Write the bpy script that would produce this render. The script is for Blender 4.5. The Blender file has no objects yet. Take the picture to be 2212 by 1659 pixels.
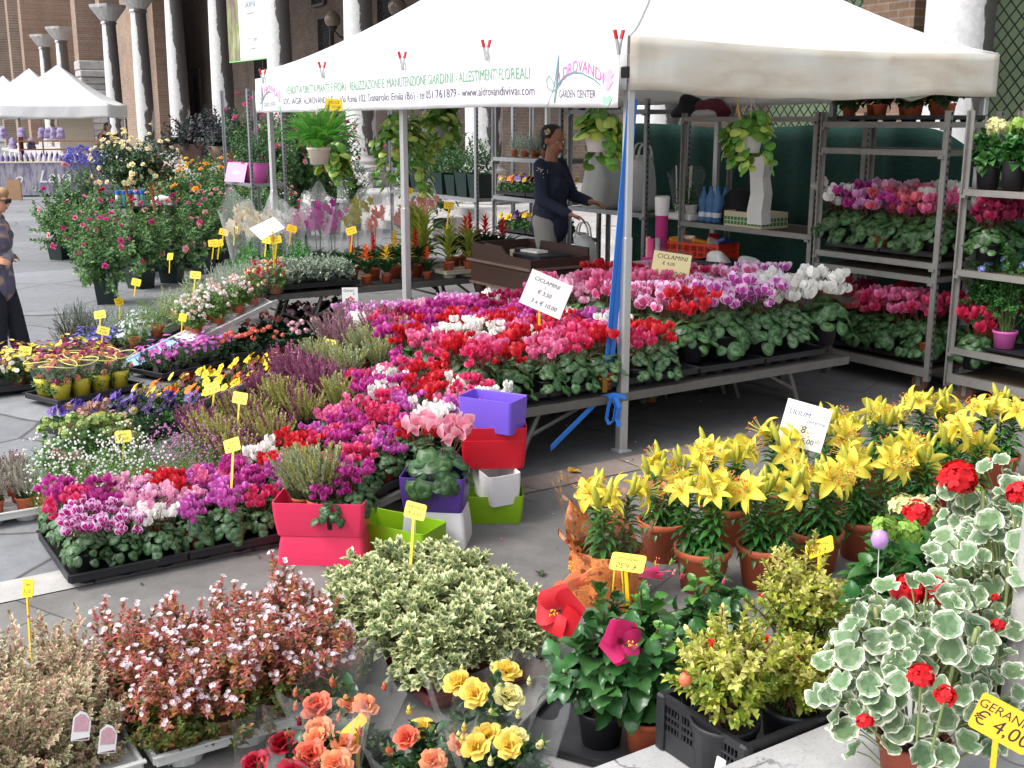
import bpy, math, random
import numpy as np
from mathutils import Vector, Matrix
PI = math.pi
R = math.radians
SC = bpy.context.scene
COL = SC.collection
# ------------------------------------------------------------------ camera, sky, sun, exposure
F, CX, CY, H = 2450.0, 1106.0, 829.5, 1.9
PITCH = math.atan((CY - 262) / F)
SP, CP = math.sin(PITCH), math.cos(PITCH)
cam = bpy.data.objects.new('camera', bpy.data.cameras.new('camera'))
COL.objects.link(cam)
cam.location = (0, 0, H)
cam.rotation_euler = (PI / 2 - PITCH, 0, 0)
cam.data.lens = F / 2212 * 36
cam.data.sensor_width = 36
cam.data.clip_start = 0.05
cam.data.clip_end = 2000
SC.camera = cam
SUN_EL, SUN_AZ = R(52), R(-112)          # azimuth measured from +Y towards +X
w = bpy.data.worlds.new('World')
SC.world = w
w.use_nodes = True
nt = w.node_tree
bgn = nt.nodes['Background']
sky = nt.nodes.new('ShaderNodeTexSky')
sky.sky_type = 'NISHITA'
sky.sun_disc = False
sky.sun_elevation = SUN_EL
sky.sun_rotation = SUN_AZ
sky.air_density = 1.0
sky.dust_density = 3.0
hs = nt.nodes.new('ShaderNodeHueSaturation')
hs.inputs['Saturation'].default_value = 0.32
nt.links.new(sky.outputs[0], hs.inputs['Color'])
nt.links.new(hs.outputs[0], bgn.inputs['Color'])
bgn.inputs['Strength'].default_value = 0.15
sun = bpy.data.objects.new('sun', bpy.data.lights.new('sun', 'SUN'))
COL.objects.link(sun)
sun.data.energy = 0.95
sun.data.angle = R(22)
sun.data.color = (1.0, 0.965, 0.91)
sdir = Vector((math.sin(SUN_AZ) * math.cos(SUN_EL), math.cos(SUN_AZ) * math.cos(SUN_EL), math.sin(SUN_EL)))
sun.rotation_euler = sdir.to_track_quat('Z', 'Y').to_euler()
SC.view_settings.view_transform = 'Standard'
SC.view_settings.look = 'None'
SC.view_settings.gamma = 1
SC.view_settings.exposure = 1.2
SC.render.engine = 'CYCLES'
SC.cycles.max_bounces = 6
SC.cycles.transparent_max_bounces = 16
SC.cycles.sample_clamp_indirect = 4

# ------------------------------------------------------------------ places
A = R(33)
E1 = Vector((-math.sin(A), math.cos(A), 0))      # along the arcade, away from the camera
E2 = Vector((math.cos(A), math.sin(A), 0))       # across the market, towards the arcade
def M(a, b, z=0.0):
    return E1 * a + E2 * b + Vector((0, 0, z))
def ray(px, py):
    u, v = (px - CX) / F, (py - CY) / F
    return Vector((u, CP - v * SP, -(SP + v * CP)))
def at(px, py, z=0.0):
    r = ray(px, py)
    return Vector((0, 0, H)) + r * ((z - H) / r.z)
def dep(px, py, y):
    r = ray(px, py)
    return Vector((0, 0, H)) + r * (y / r.y)
def onb(px, py, b):                               # point of that sight line on the plane b = const
    r = ray(px, py)
    return Vector((0, 0, H)) + r * (b / r.dot(E2))
def ona(px, py, a):
    r = ray(px, py)
    return Vector((0, 0, H)) + r * (a / r.dot(E1))
def ab(p):
    return p.dot(E1), p.dot(E2)

# ------------------------------------------------------------------ materials
MATS = {}
def lin(c):
    return tuple(((x / 255) / 12.92 if x / 255 <= 0.04045 else ((x / 255 + 0.055) / 1.055) ** 2.4) for x in c)
def mat(name, col, rough=0.6, isl=0.0, noise=0.0, nscale=8.0, trans=0.0, metal=0.0, spec=0.5, bump=0.0, bscale=60.0, alpha=1.0, hue=0.0, coat=0.0, objv=0.0):
    """procedural surface: base colour broken up per leaf (isl), by a noise (noise) and per object (objv)"""
    if name in MATS:
        return MATS[name]
    m = bpy.data.materials.new(name)
    m.use_nodes = True
    t = m.node_tree
    N, L = t.nodes, t.links
    p = N['Principled BSDF']
    out = N['Material Output']
    p.inputs['Roughness'].default_value = rough
    p.inputs['Metallic'].default_value = metal
    p.inputs['Specular IOR Level'].default_value = spec
    p.inputs['Coat Weight'].default_value = coat
    c4 = (col[0], col[1], col[2], 1)
    rgb = N.new('ShaderNodeRGB')
    rgb.outputs[0].default_value = c4
    src = rgb.outputs[0]
    if isl or noise or hue or objv:
        h = N.new('ShaderNodeHueSaturation')
        L.new(src, h.inputs['Color'])
        val = None
        def addv(sock, amp):
            nonlocal val
            k = N.new('ShaderNodeMath'); k.operation = 'MULTIPLY_ADD'
            L.new(sock, k.inputs[0]); k.inputs[1].default_value = 2 * amp
            if val is None:
                k.inputs[2].default_value = 1 - amp
            else:
                s = N.new('ShaderNodeMath'); s.operation = 'ADD'
                L.new(val, s.inputs[0]); s.inputs[1].default_value = -amp
                L.new(s.outputs[0], k.inputs[2])
            val = k.outputs[0]
        geo = N.new('ShaderNodeNewGeometry')
        if isl:
            addv(geo.outputs['Random Per Island'], isl)
        if objv:
            oi = N.new('ShaderNodeObjectInfo')
            addv(oi.outputs['Random'], objv)
        if noise:
            tc = N.new('ShaderNodeTexCoord')
            nz = N.new('ShaderNodeTexNoise'); nz.inputs['Scale'].default_value = nscale
            nz.inputs['Detail'].default_value = 5; nz.inputs['Roughness'].default_value = 0.6
            L.new(tc.outputs['Object'], nz.inputs['Vector'])
            addv(nz.outputs['Fac'], noise)
        L.new(val, h.inputs['Value']) if val else None
        if hue:
            k = N.new('ShaderNodeMath'); k.operation = 'MULTIPLY_ADD'
            mu = N.new('ShaderNodeMath'); mu.operation = 'MULTIPLY'
            L.new(geo.outputs['Random Per Island'], mu.inputs[0]); mu.inputs[1].default_value = 7.31
            fr = N.new('ShaderNodeMath'); fr.operation = 'FRACT'
            L.new(mu.outputs[0], fr.inputs[0])
            L.new(fr.outputs[0], k.inputs[0]); k.inputs[1].default_value = 2 * hue; k.inputs[2].default_value = 0.5 - hue
            L.new(k.outputs[0], h.inputs['Hue'])
        src = h.outputs[0]
    L.new(src, p.inputs['Base Color'])
    if bump:
        tc = N.new('ShaderNodeTexCoord')
        nz = N.new('ShaderNodeTexNoise'); nz.inputs['Scale'].default_value = bscale; nz.inputs['Detail'].default_value = 4
        L.new(tc.outputs['Object'], nz.inputs['Vector'])
        b = N.new('ShaderNodeBump'); b.inputs['Strength'].default_value = bump; b.inputs['Distance'].default_value = 0.01
        L.new(nz.outputs['Fac'], b.inputs['Height'])
        L.new(b.outputs[0], p.inputs['Normal'])
    sh = p.outputs[0]
    if trans:
        tr = N.new('ShaderNodeBsdfTranslucent')
        L.new(src, tr.inputs['Color'])
        mx = N.new('ShaderNodeMixShader'); mx.inputs[0].default_value = trans
        L.new(sh, mx.inputs[1]); L.new(tr.outputs[0], mx.inputs[2])
        sh = mx.outputs[0]
    if alpha < 1:
        ta = N.new('ShaderNodeBsdfTransparent')
        mx = N.new('ShaderNodeMixShader')
        fn = N.new('ShaderNodeLayerWeight'); fn.inputs[0].default_value = 0.35
        k = N.new('ShaderNodeMath'); k.operation = 'MULTIPLY_ADD'; k.use_clamp = True
        L.new(fn.outputs['Facing'], k.inputs[0]); k.inputs[1].default_value = 0.24; k.inputs[2].default_value = alpha
        L.new(k.outputs[0], mx.inputs[0])
        L.new(ta.outputs[0], mx.inputs[1]); L.new(sh, mx.inputs[2])
        sh = mx.outputs[0]
    L.new(sh, out.inputs['Surface'])
    MATS[name] = m
    return m
def leafm(name, rgb, isl=0.35, trans=0.22, rough=0.45, hue=0.012, **k):
    return mat(name, lin(rgb), rough=rough, isl=isl, trans=trans, hue=hue, **k)
def petm(name, rgb, isl=0.14, trans=0.3, rough=0.55, **k):
    return mat(name, lin(rgb), rough=rough, isl=isl, trans=trans, **k)

# ------------------------------------------------------------------ mesh collecting
class T:                                          # a template: vertices + faces + material index per face
    def __init__(s, V, Fc, m=None):
        s.V = np.array(V, float)
        s.L = np.array([i for f in Fc for i in f], np.int64)
        s.S = np.array([len(f) for f in Fc], np.int64)
        s.m = np.zeros(len(Fc), np.int64) if m is None else np.array(m, np.int64)
class MB:
    def __init__(s):
        s.V, s.L, s.S, s.m, s.n = [], [], [], [], 0
    def add(s, V, Fc, m=0):
        t = T(V, Fc)
        if not isinstance(m, int):
            t.m = np.array(m)
        else:
            t.m[:] = m
        s.V.append(t.V); s.L.append(t.L + s.n); s.S.append(t.S); s.m.append(t.m); s.n += len(t.V)
        return s
    def inst(s, t, Rm, P, sc=1.0, moff=0):
        Rm = np.asarray(Rm, float).reshape(-1, 3, 3); P = np.asarray(P, float).reshape(-1, 3)
        n = len(P)
        sc = np.asarray(sc, float)
        if sc.ndim == 2:
            VV = t.V[None] * sc[:, None, :]
        else:
            VV = t.V[None] * np.broadcast_to(sc.reshape(-1, 1, 1), (n, 1, 1))
        X = np.einsum('nij,nkj->nki', Rm, VV) + P[:, None, :]
        s.V.append(X.reshape(-1, 3))
        k = len(t.V)
        s.L.append((t.L[None] + (np.arange(n) * k)[:, None]).reshape(-1) + s.n)
        s.S.append(np.tile(t.S, n)); s.m.append(np.tile(t.m + moff, n)); s.n += n * k
        return s
    def box(s, c, d, m=0, M3=None, ch=0.0):
        x, y, z = d[0] / 2, d[1] / 2, d[2] / 2
        if ch:
            V = []
            for sx in (-1, 1):
                for sy in (-1, 1):
                    for sz in (-1, 1):
                        V += [(sx * (x - ch), sy * (y - ch), sz * z), (sx * (x - ch), sy * y, sz * (z - ch)), (sx * x, sy * (y - ch), sz * (z - ch))]
            def I(sx, sy, sz, k):
                return ((sx > 0) * 4 + (sy > 0) * 2 + (sz > 0)) * 3 + k
            Fc = []
            for q in (-1, 1):
                f = [I(-1, -1, q, 0), I(1, -1, q, 0), I(1, 1, q, 0), I(-1, 1, q, 0)]; Fc.append(f if q > 0 else f[::-1])
                f = [I(-1, q, -1, 1), I(1, q, -1, 1), I(1, q, 1, 1), I(-1, q, 1, 1)]; Fc.append(f if q < 0 else f[::-1])
                f = [I(q, -1, -1, 2), I(q, 1, -1, 2), I(q, 1, 1, 2), I(q, -1, 1, 2)]; Fc.append(f if q > 0 else f[::-1])
            for u in (-1, 1):
                for v in (-1, 1):
                    Fc.append([I(-1, u, v, 0), I(1, u, v, 0), I(1, u, v, 1), I(-1, u, v, 1)][::1 if u * v < 0 else -1])
                    Fc.append([I(u, -1, v, 0), I(u, 1, v, 0), I(u, 1, v, 2), I(u, -1, v, 2)][::1 if u * v > 0 else -1])
                    Fc.append([I(u, v, -1, 1), I(u, v, 1, 1), I(u, v, 1, 2), I(u, v, -1, 2)][::1 if u * v < 0 else -1])
                    for w_ in (-1, 1):
                        Fc.append([I(u, v, w_, 0), I(u, v, w_, 1), I(u, v, w_, 2)][::1 if u * v * w_ > 0 else -1])
        else:
            V = [(sx * x, sy * y, sz * z) for sx in (-1, 1) for sy in (-1, 1) for sz in (-1, 1)]
            Fc = [(0, 1, 3, 2), (4, 6, 7, 5), (0, 4, 5, 1), (2, 3, 7, 6), (0, 2, 6, 4), (1, 5, 7, 3)]
        V = np.array(V)
        if M3 is not None:
            V = V @ np.array(M3).T
        return s.add(V + np.array(c), Fc, m)
    def tube(s, pts, r, n=8, m=0, cap=True):
        pts = [Vector(p) for p in pts]
        rs = [r] * len(pts) if not hasattr(r, '__len__') else list(r)
        V, Fc = [], []
        u = None
        for i, p in enumerate(pts):
            d = (pts[min(i + 1, len(pts) - 1)] - pts[max(i - 1, 0)])
            d = d.normalized() if d.length > 1e-9 else Vector((0, 0, 1))
            if u is None:
                u = d.orthogonal().normalized()
            else:
                u = (u - d * u.dot(d))
                u = u.normalized() if u.length > 1e-6 else d.orthogonal().normalized()
            v = d.cross(u)
            for k in range(n):
                a = 2 * PI * k / n
                V.append(tuple(p + (u * math.cos(a) + v * math.sin(a)) * rs[i]))
        for i in range(len(pts) - 1):
            for k in range(n):
                k2 = (k + 1) % n
                Fc.append((i * n + k, i * n + k2, (i + 1) * n + k2, (i + 1) * n + k))
        if cap:
            Fc.append(tuple(range(n))[::-1]); Fc.append(tuple((len(pts) - 1) * n + k for k in range(n)))
        return s.add(V, Fc, m)
    def lathe(s, prof, n=20, m=0, c=(0, 0, 0), cap=False):
        V, Fc = [], []
        for r, z in prof:
            for k in range(n):
                a = 2 * PI * k / n
                V.append((c[0] + r * math.cos(a), c[1] + r * math.sin(a), c[2] + z))
        for i in range(len(prof) - 1):
            for k in range(n):
                k2 = (k + 1) % n
                Fc.append((i * n + k, i * n + k2, (i + 1) * n + k2, (i + 1) * n + k))
        if cap:
            Fc.append(tuple(range(n))[::-1]); Fc.append(tuple((len(prof) - 1) * n + k for k in range(n)))
        return s.add(V, Fc, m)
    def grid(s, P, m=0):                          # P[i][j] points
        ni, nj = len(P), len(P[0])
        V = [tuple(P[i][j]) for i in range(ni) for j in range(nj)]
        Fc = [(i * nj + j, i * nj + j + 1, (i + 1) * nj + j + 1, (i + 1) * nj + j) for i in range(ni - 1) for j in range(nj - 1)]
        return s.add(V, Fc, m)
    def prism(s, poly, z0, z1, m=0, M3=None, c=(0, 0, 0)):      # flat polygon given a thickness
        n = len(poly)
        V = np.array([(x, y, z0) for x, y in poly] + [(x, y, z1) for x, y in poly], float)
        if M3 is not None:
            V = V @ np.array(M3).T
        Fc = [tuple(range(n))[::-1], tuple(range(n, 2 * n))] + [(k, (k + 1) % n, n + (k + 1) % n, n + k) for k in range(n)]
        return s.add(V + np.array(c), Fc, m)
    def mesh(s, name, mats, smooth=True):
        me = bpy.data.meshes.new(name)
        V = np.concatenate(s.V); L = np.concatenate(s.L); S = np.concatenate(s.S); m = np.concatenate(s.m)
        me.vertices.add(len(V)); me.vertices.foreach_set('co', V.astype(np.float32).ravel())
        me.loops.add(len(L)); me.loops.foreach_set('vertex_index', L.astype(np.int32))
        me.polygons.add(len(S))
        st = np.concatenate([[0], np.cumsum(S)[:-1]]).astype(np.int32)
        me.polygons.foreach_set('loop_start', st)
        me.polygons.foreach_set('loop_total', S.astype(np.int32))
        me.polygons.foreach_set('material_index', m.astype(np.int32))
        me.polygons.foreach_set('use_smooth', np.full(len(S), smooth))
        for q in (mats if isinstance(mats, (list, tuple)) else [mats]):
            me.materials.append(q)
        me.update(); me.validate()
        return me
    def build(s, name, mats, parent=None, loc=(0, 0, 0), rotz=0.0, smooth=False, bevel=0.0):
        return new(name, s.mesh(name, mats, smooth), parent, loc, rotz, bevel)
def new(name, me, parent=None, loc=(0, 0, 0), rotz=0.0, bevel=0.0, sc=None, rot=None):
    o = bpy.data.objects.new(name, me)
    COL.objects.link(o)
    o.parent = parent
    o.location = loc
    o.rotation_euler = rot if rot is not None else (0, 0, rotz)
    if sc is not None:
        o.scale = sc if hasattr(sc, '__len__') else (sc, sc, sc)
    if bevel:
        b = o.modifiers.new('bevel', 'BEVEL'); b.width = bevel; b.segments = 2; b.limit_method = 'ANGLE'
    return o
LABELS = {}
def tag(o, label, cat, group=None):
    n = len(label.split())
    if not 4 <= n <= 16:
        print('LABEL LENGTH', n, label)
    if label in LABELS and not group:
        print('LABEL TWICE', label)
    LABELS[label] = 1
    o['label'] = label; o['category'] = cat; o['kind'] = 'thing'
    if group:
        o['group'] = group
    return o
def thing(name, label, cat, loc=(0, 0, 0), rotz=0.0, group=None, sc=1.0):
    o = new(name, None, None, loc, rotz, sc=sc)
    o.empty_display_size = 0.1
    return tag(o, label, cat, group)
def struct(o, kind='structure'):
    o['kind'] = kind
    return o
def setmat(o, mats):                              # per-object materials on a shared mesh
    for i, m in enumerate(mats):
        o.material_slots[i].link = 'OBJECT'
        o.material_slots[i].material = m
    return o
ORD = ['', 'first', 'second', 'third', 'fourth', 'fifth', 'sixth', 'seventh', 'eighth', 'ninth', 'tenth', 'eleventh', 'twelfth', 'thirteenth', 'fourteenth', 'fifteenth', 'sixteenth', 'seventeenth', 'eighteenth', 'nineteenth', 'twentieth']

# ------------------------------------------------------------------ rotations for many leaves at once
RNG = np.random.default_rng(7)
def nrm(v):
    return v / np.maximum(np.linalg.norm(v, axis=-1, keepdims=True), 1e-9)
def frames(y, z):                                 # columns x, y, z; y kept, z made square to it
    y = nrm(np.asarray(y, float)); z = np.asarray(z, float)
    x = nrm(np.cross(y, z)); z = np.cross(x, y)
    return np.stack([x, y, z], axis=-1)
def rdir(n, rng, zmin=-1.0, zmax=1.0):
    z = rng.uniform(zmin, zmax, n); a = rng.uniform(0, 2 * PI, n); r = np.sqrt(1 - z * z)
    return np.stack([r * np.cos(a), r * np.sin(a), z], -1)
def strip(rows, us, prof, a0, a1, cup=0.0, edge=False, length=1.0, wave=0.0):
    """leaf or petal along +y: width profile prof(t), bending from angle a0 to a1, cupped across"""
    V, Fc, m = [], [], []
    y = z = 0.0
    for i in range(rows + 1):
        t = i / rows
        if i:
            an = a0 + (a1 - a0) * (t - .5 / rows)
            y += math.cos(an) * length / rows; z += math.sin(an) * length / rows
        wd = max(prof(t), 0.004)
        an = a0 + (a1 - a0) * t
        for u in us:
            up = cup * u * u * wd + wave * abs(u) * math.sin(t * 17)
            V.append((u * wd, y - math.sin(an) * up, z + math.cos(an) * up))
    n = len(us)
    for i in range(rows):
        for j in range(n - 1):
            Fc.append((i * n + j, i * n + j + 1, (i + 1) * n + j + 1, (i + 1) * n + j))
            m.append(1 if edge and (j in (0, n - 2) or i == rows - 1) else 0)
    return T(V, Fc, m)
def disc(n, rings, outl, zf, ringm, jit=0.0):
    """round leaf centred on the origin, concentric rings r (0..1) of the outline, material per ring"""
    V, Fc, m = [(0, 0, zf(0, 0))], [], []
    for r in rings:
        for k in range(n):
            th = 2 * PI * k / n
            q = outl(th) * r * (1 + (jit * (math.sin(3 * th + 1) * .6 + math.sin(8 * th) * .5) if 0.5 < r < 0.99 else 0))
            V.append((q * math.cos(th), q * math.sin(th), zf(r, th)))
    for k in range(n):
        Fc.append((0, 1 + k, 1 + (k + 1) % n)); m.append(ringm[0])
    for i in range(1, len(rings)):
        for k in range(n):
            a, b = 1 + (i - 1) * n, 1 + i * n
            Fc.append((a + k, b + k, b + (k + 1) % n, a + (k + 1) % n)); m.append(ringm[i])
    return T(V, Fc, m)
def join(*parts):                                 # several (template, R, P, s) into one template
    b = MB()
    for t, Rm, P, s in parts:
        b.inst(t, Rm, P, s)
    x = T(np.concatenate(b.V), [(0, 1, 2)])
    x.L = np.concatenate(b.L); x.S = np.concatenate(b.S); x.m = np.concatenate(b.m)
    return x
def tube_t(pts, r, n=5):
    b = MB(); b.tube(pts, r, n)
    x = T(b.V[0], [(0, 1, 2)]); x.L, x.S, x.m = b.L[0], b.S[0], b.m[0]
    return x
# flat lettering: a text curve turned into a mesh that lies on what carries it
def text(name, s, size, m, parent, mw, align='CENTER', sx=1.0, shear=0.0, spacing=1.0, ext=0.0006):
    cu = bpy.data.curves.new(name, 'FONT')
    cu.body = s; cu.size = size; cu.align_x = align; cu.align_y = 'CENTER'; cu.shear = shear; cu.space_character = spacing
    cu.extrude = ext; cu.resolution_u = 3
    o = bpy.data.objects.new(name, cu); COL.objects.link(o)
    dg = bpy.context.evaluated_depsgraph_get()
    me = bpy.data.meshes.new_from_object(o.evaluated_get(dg))
    bpy.data.objects.remove(o); bpy.data.curves.remove(cu)
    me.transform(Matrix.Diagonal((sx, 1, 1, 1)))
    me.materials.clear(); me.materials.append(m)
    q = bpy.data.objects.new(name, me); COL.objects.link(q)
    q.parent = parent; q.matrix_local = mw
    return q
def frame(x, y, o):                               # matrix with given x, y axes (z = x cross y) at o
    x = Vector(x).normalized(); y = Vector(y); y = (y - x * y.dot(x)).normalized(); z = x.cross(y)
    return Matrix(((x.x, y.x, z.x, o[0]), (x.y, y.y, z.y, o[1]), (x.z, y.z, z.z, o[2]), (0, 0, 0, 1)))
# ------------------------------------------------------------------ node helpers for the large surfaces
def nodes(m):
    return m.node_tree.nodes, m.node_tree.links
def ramp(N, L, src, stops):
    r = N.new('ShaderNodeValToRGB')
    while len(r.color_ramp.elements) < len(stops):
        r.color_ramp.elements.new(0.5)
    for e, (p, c) in zip(r.color_ramp.elements, stops):
        e.position = p; e.color = (c[0], c[1], c[2], 1) if hasattr(c, '__len__') else (c, c, c, 1)
    L.new(src, r.inputs[0])
    return r.outputs[0]
def mulc(N, L, a, b, fac=1.0, mode='MULTIPLY'):
    x = N.new('ShaderNodeMix'); x.data_type = 'RGBA'; x.blend_type = mode
    x.inputs['Factor'].default_value = fac
    L.new(a, x.inputs[6]); L.new(b, x.inputs[7])
    return x.outputs[2]
def noise(N, L, vec, scale, detail=5, rough=0.6, out='Fac'):
    n = N.new('ShaderNodeTexNoise'); n.inputs['Scale'].default_value = scale
    n.inputs['Detail'].default_value = detail; n.inputs['Roughness'].default_value = rough
    L.new(vec, n.inputs['Vector'])
    return n.outputs[out]
def surf(name, rough=0.8):
    m = bpy.data.materials.new(name); m.use_nodes = True
    N, L = nodes(m)
    p = N['Principled BSDF']; p.inputs['Roughness'].default_value = rough
    tc = N.new('ShaderNodeTexCoord')
    return m, N, L, p, tc.outputs['Object']
def bumpn(N, L, p, h, s=0.3, d=0.01):
    b = N.new('ShaderNodeBump'); b.inputs['Strength'].default_value = s; b.inputs['Distance'].default_value = d
    L.new(h, b.inputs['Height']); L.new(b.outputs[0], p.inputs['Normal'])
def paving_mat():
    m, N, L, p, co = surf('stone_paving', 0.75)
    wv = noise(N, L, co, 1.3, 2, 0.5, 'Color')
    vm = N.new('ShaderNodeMix'); vm.data_type = 'VECTOR'; vm.inputs['Factor'].default_value = 0.13
    L.new(co, vm.inputs[4]); L.new(wv, vm.inputs[5])
    vs = []
    for f in ('DISTANCE_TO_EDGE', 'F1'):
        v = N.new('ShaderNodeTexVoronoi'); v.feature = f; v.inputs['Scale'].default_value = 0.85
        v.inputs['Randomness'].default_value = 0.8
        L.new(vm.outputs[1], v.inputs['Vector']); vs.append(v)
    base = ramp(N, L, noise(N, L, co, 9, 8, 0.7), [(0.25, (0.168, 0.174, 0.186)), (0.75, (0.262, 0.268, 0.278))])
    cell = ramp(N, L, vs[1].outputs['Color'], [(0.0, 0.80), (1.0, 1.12)])
    spots = ramp(N, L, noise(N, L, co, 60, 3, 0.7), [(0.30, 0.72), (0.48, 1.0)])
    big = ramp(N, L, noise(N, L, co, 0.5, 4, 0.6), [(0.3, 0.82), (0.7, 1.1)])
    joint = ramp(N, L, vs[0].outputs['Distance'], [(0.003, (0.36, 0.33, 0.30)), (0.011, (1, 1, 1))])
    c = mulc(N, L, base, cell); c = mulc(N, L, c, spots, 0.7); c = mulc(N, L, c, big); c = mulc(N, L, c, joint)
    L.new(c, p.inputs['Base Color'])
    bumpn(N, L, p, joint, 0.5, 0.006)
    return m
def concrete_mat(name, lo, hi, slab=None, rot=0.0, crack=True):
    m, N, L, p, co = surf(name, 0.8)
    base = ramp(N, L, noise(N, L, co, 5, 9, 0.72), [(0.25, lo), (0.75, hi)])
    spots = ramp(N, L, noise(N, L, co, 120, 2, 0.6), [(0.28, 0.7), (0.42, 1.0), (0.62, 1.0), (0.75, 1.22)])
    big = ramp(N, L, noise(N, L, co, 0.9, 5, 0.65), [(0.3, 0.78), (0.7, 1.12)])
    c = mulc(N, L, base, spots, 0.8); c = mulc(N, L, c, big)
    h = noise(N, L, co, 160, 4, 0.7)
    if crack:
        wv = noise(N, L, co, 2.4, 6, 0.6, 'Color')
        vm = N.new('ShaderNodeMix'); vm.data_type = 'VECTOR'; vm.inputs['Factor'].default_value = 0.35
        L.new(co, vm.inputs[4]); L.new(wv, vm.inputs[5])
        v = N.new('ShaderNodeTexVoronoi'); v.feature = 'DISTANCE_TO_EDGE'; v.inputs['Scale'].default_value = crack
        L.new(vm.outputs[1], v.inputs['Vector'])
        j = ramp(N, L, v.outputs['Distance'], [(0.0035, 0.35), (0.011, 1.0)])
        gate = ramp(N, L, noise(N, L, co, 1.1, 2, 0.5), [(0.5, 0.0), (0.56, 1.0)])
        x = N.new('ShaderNodeMix'); x.data_type = 'RGBA'; x.blend_type = 'MULTIPLY'
        L.new(gate, x.inputs['Factor']); L.new(c, x.inputs[6]); L.new(j, x.inputs[7])
        c = x.outputs[2]
    if slab:
        mp = N.new('ShaderNodeMapping'); mp.inputs['Rotation'].default_value = (0, 0, rot)
        L.new(co, mp.inputs['Vector'])
        b = N.new('ShaderNodeTexBrick'); b.inputs['Scale'].default_value = 1.0
        b.inputs['Brick Width'].default_value = slab[0]; b.inputs['Row Height'].default_value = slab[1]
        b.inputs['Mortar Size'].default_value = 0.006; b.inputs['Mortar Smooth'].default_value = 0.3
        b.inputs['Color1'].default_value = (0.93, 0.93, 0.93, 1); b.inputs['Color2'].default_value = (1.07, 1.06, 1.05, 1)
        b.inputs['Mortar'].default_value = (0.5, 0.48, 0.45, 1)
        L.new(mp.outputs[0], b.inputs['Vector'])
        c = mulc(N, L, c, b.outputs['Color'])
    L.new(c, p.inputs['Base Color'])
    bumpn(N, L, p, h, 0.25, 0.004)
    return m
def brick_mat(name, c1, c2, mort, sc=1.0, soot=0.5):
    m, N, L, p, co = surf(name, 0.9)
    sx = N.new('ShaderNodeSeparateXYZ'); L.new(co, sx.inputs[0])
    cx = N.new('ShaderNodeCombineXYZ'); L.new(sx.outputs[0], cx.inputs[0]); L.new(sx.outputs[2], cx.inputs[1])
    b = N.new('ShaderNodeTexBrick'); b.inputs['Scale'].default_value = sc
    b.inputs['Brick Width'].default_value = 0.30; b.inputs['Row Height'].default_value = 0.085
    b.inputs['Mortar Size'].default_value = 0.009; b.inputs['Mortar Smooth'].default_value = 0.2
    b.inputs['Color1'].default_value = (*c1, 1); b.inputs['Color2'].default_value = (*c2, 1); b.inputs['Mortar'].default_value = (*mort, 1)
    L.new(cx.outputs[0], b.inputs['Vector'])
    n1 = ramp(N, L, noise(N, L, co, 0.7, 6, 0.65), [(0.3, 1 - soot), (0.7, 1.15)])
    n2 = ramp(N, L, noise(N, L, co, 12, 4, 0.7), [(0.3, 0.75), (0.7, 1.15)])
    c = mulc(N, L, b.outputs['Color'], n1); c = mulc(N, L, c, n2)
    L.new(c, p.inputs['Base Color'])
    bumpn(N, L, p, b.outputs['Fac'], -0.4, 0.01)
    return m
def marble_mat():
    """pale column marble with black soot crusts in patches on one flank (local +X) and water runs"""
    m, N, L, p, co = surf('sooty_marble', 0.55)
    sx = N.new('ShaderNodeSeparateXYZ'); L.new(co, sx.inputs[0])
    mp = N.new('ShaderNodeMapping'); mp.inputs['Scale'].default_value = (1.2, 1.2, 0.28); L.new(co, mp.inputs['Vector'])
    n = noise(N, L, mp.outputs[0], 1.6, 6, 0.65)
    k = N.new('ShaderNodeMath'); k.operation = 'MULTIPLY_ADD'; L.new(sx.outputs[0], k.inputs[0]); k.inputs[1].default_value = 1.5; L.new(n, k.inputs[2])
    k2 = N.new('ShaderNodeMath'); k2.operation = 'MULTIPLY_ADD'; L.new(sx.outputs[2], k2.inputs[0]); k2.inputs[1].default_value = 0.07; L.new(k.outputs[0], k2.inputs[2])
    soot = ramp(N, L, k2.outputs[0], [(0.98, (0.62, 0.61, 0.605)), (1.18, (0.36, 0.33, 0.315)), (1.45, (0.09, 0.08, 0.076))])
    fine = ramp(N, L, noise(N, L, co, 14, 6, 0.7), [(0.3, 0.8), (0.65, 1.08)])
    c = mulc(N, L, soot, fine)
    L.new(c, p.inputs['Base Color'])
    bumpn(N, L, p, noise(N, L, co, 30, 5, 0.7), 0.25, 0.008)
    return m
PAVE = paving_mat()
CONC = concrete_mat('grey_paving', (0.122, 0.118, 0.112), (0.222, 0.214, 0.202), (1.9, 1.25), A, 1.1)
STEP = concrete_mat('step_stone', (0.34, 0.34, 0.345), (0.50, 0.49, 0.485), None, 0, 2.2)
PALE = concrete_mat('pale_stone', (0.36, 0.345, 0.33), (0.55, 0.53, 0.52), None, 0, 0.8)
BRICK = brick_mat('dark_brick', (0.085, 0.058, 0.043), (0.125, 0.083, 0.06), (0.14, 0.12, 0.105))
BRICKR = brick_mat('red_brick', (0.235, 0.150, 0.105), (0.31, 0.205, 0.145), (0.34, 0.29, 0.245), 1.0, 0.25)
MARB = marble_mat()
IRON = mat('wrought_iron', (0.02, 0.02, 0.022), 0.55, metal=0.3)
GALV = mat('galvanised_steel', lin((150, 152, 155)), 0.48, metal=0.6, noise=0.25, nscale=14)
GALVD = mat('dull_steel', lin((112, 110, 106)), 0.55, metal=0.5, noise=0.3, nscale=10)
ALU = mat('aluminium', lin((196, 196, 196)), 0.38, metal=0.55, noise=0.08, nscale=6)

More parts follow.
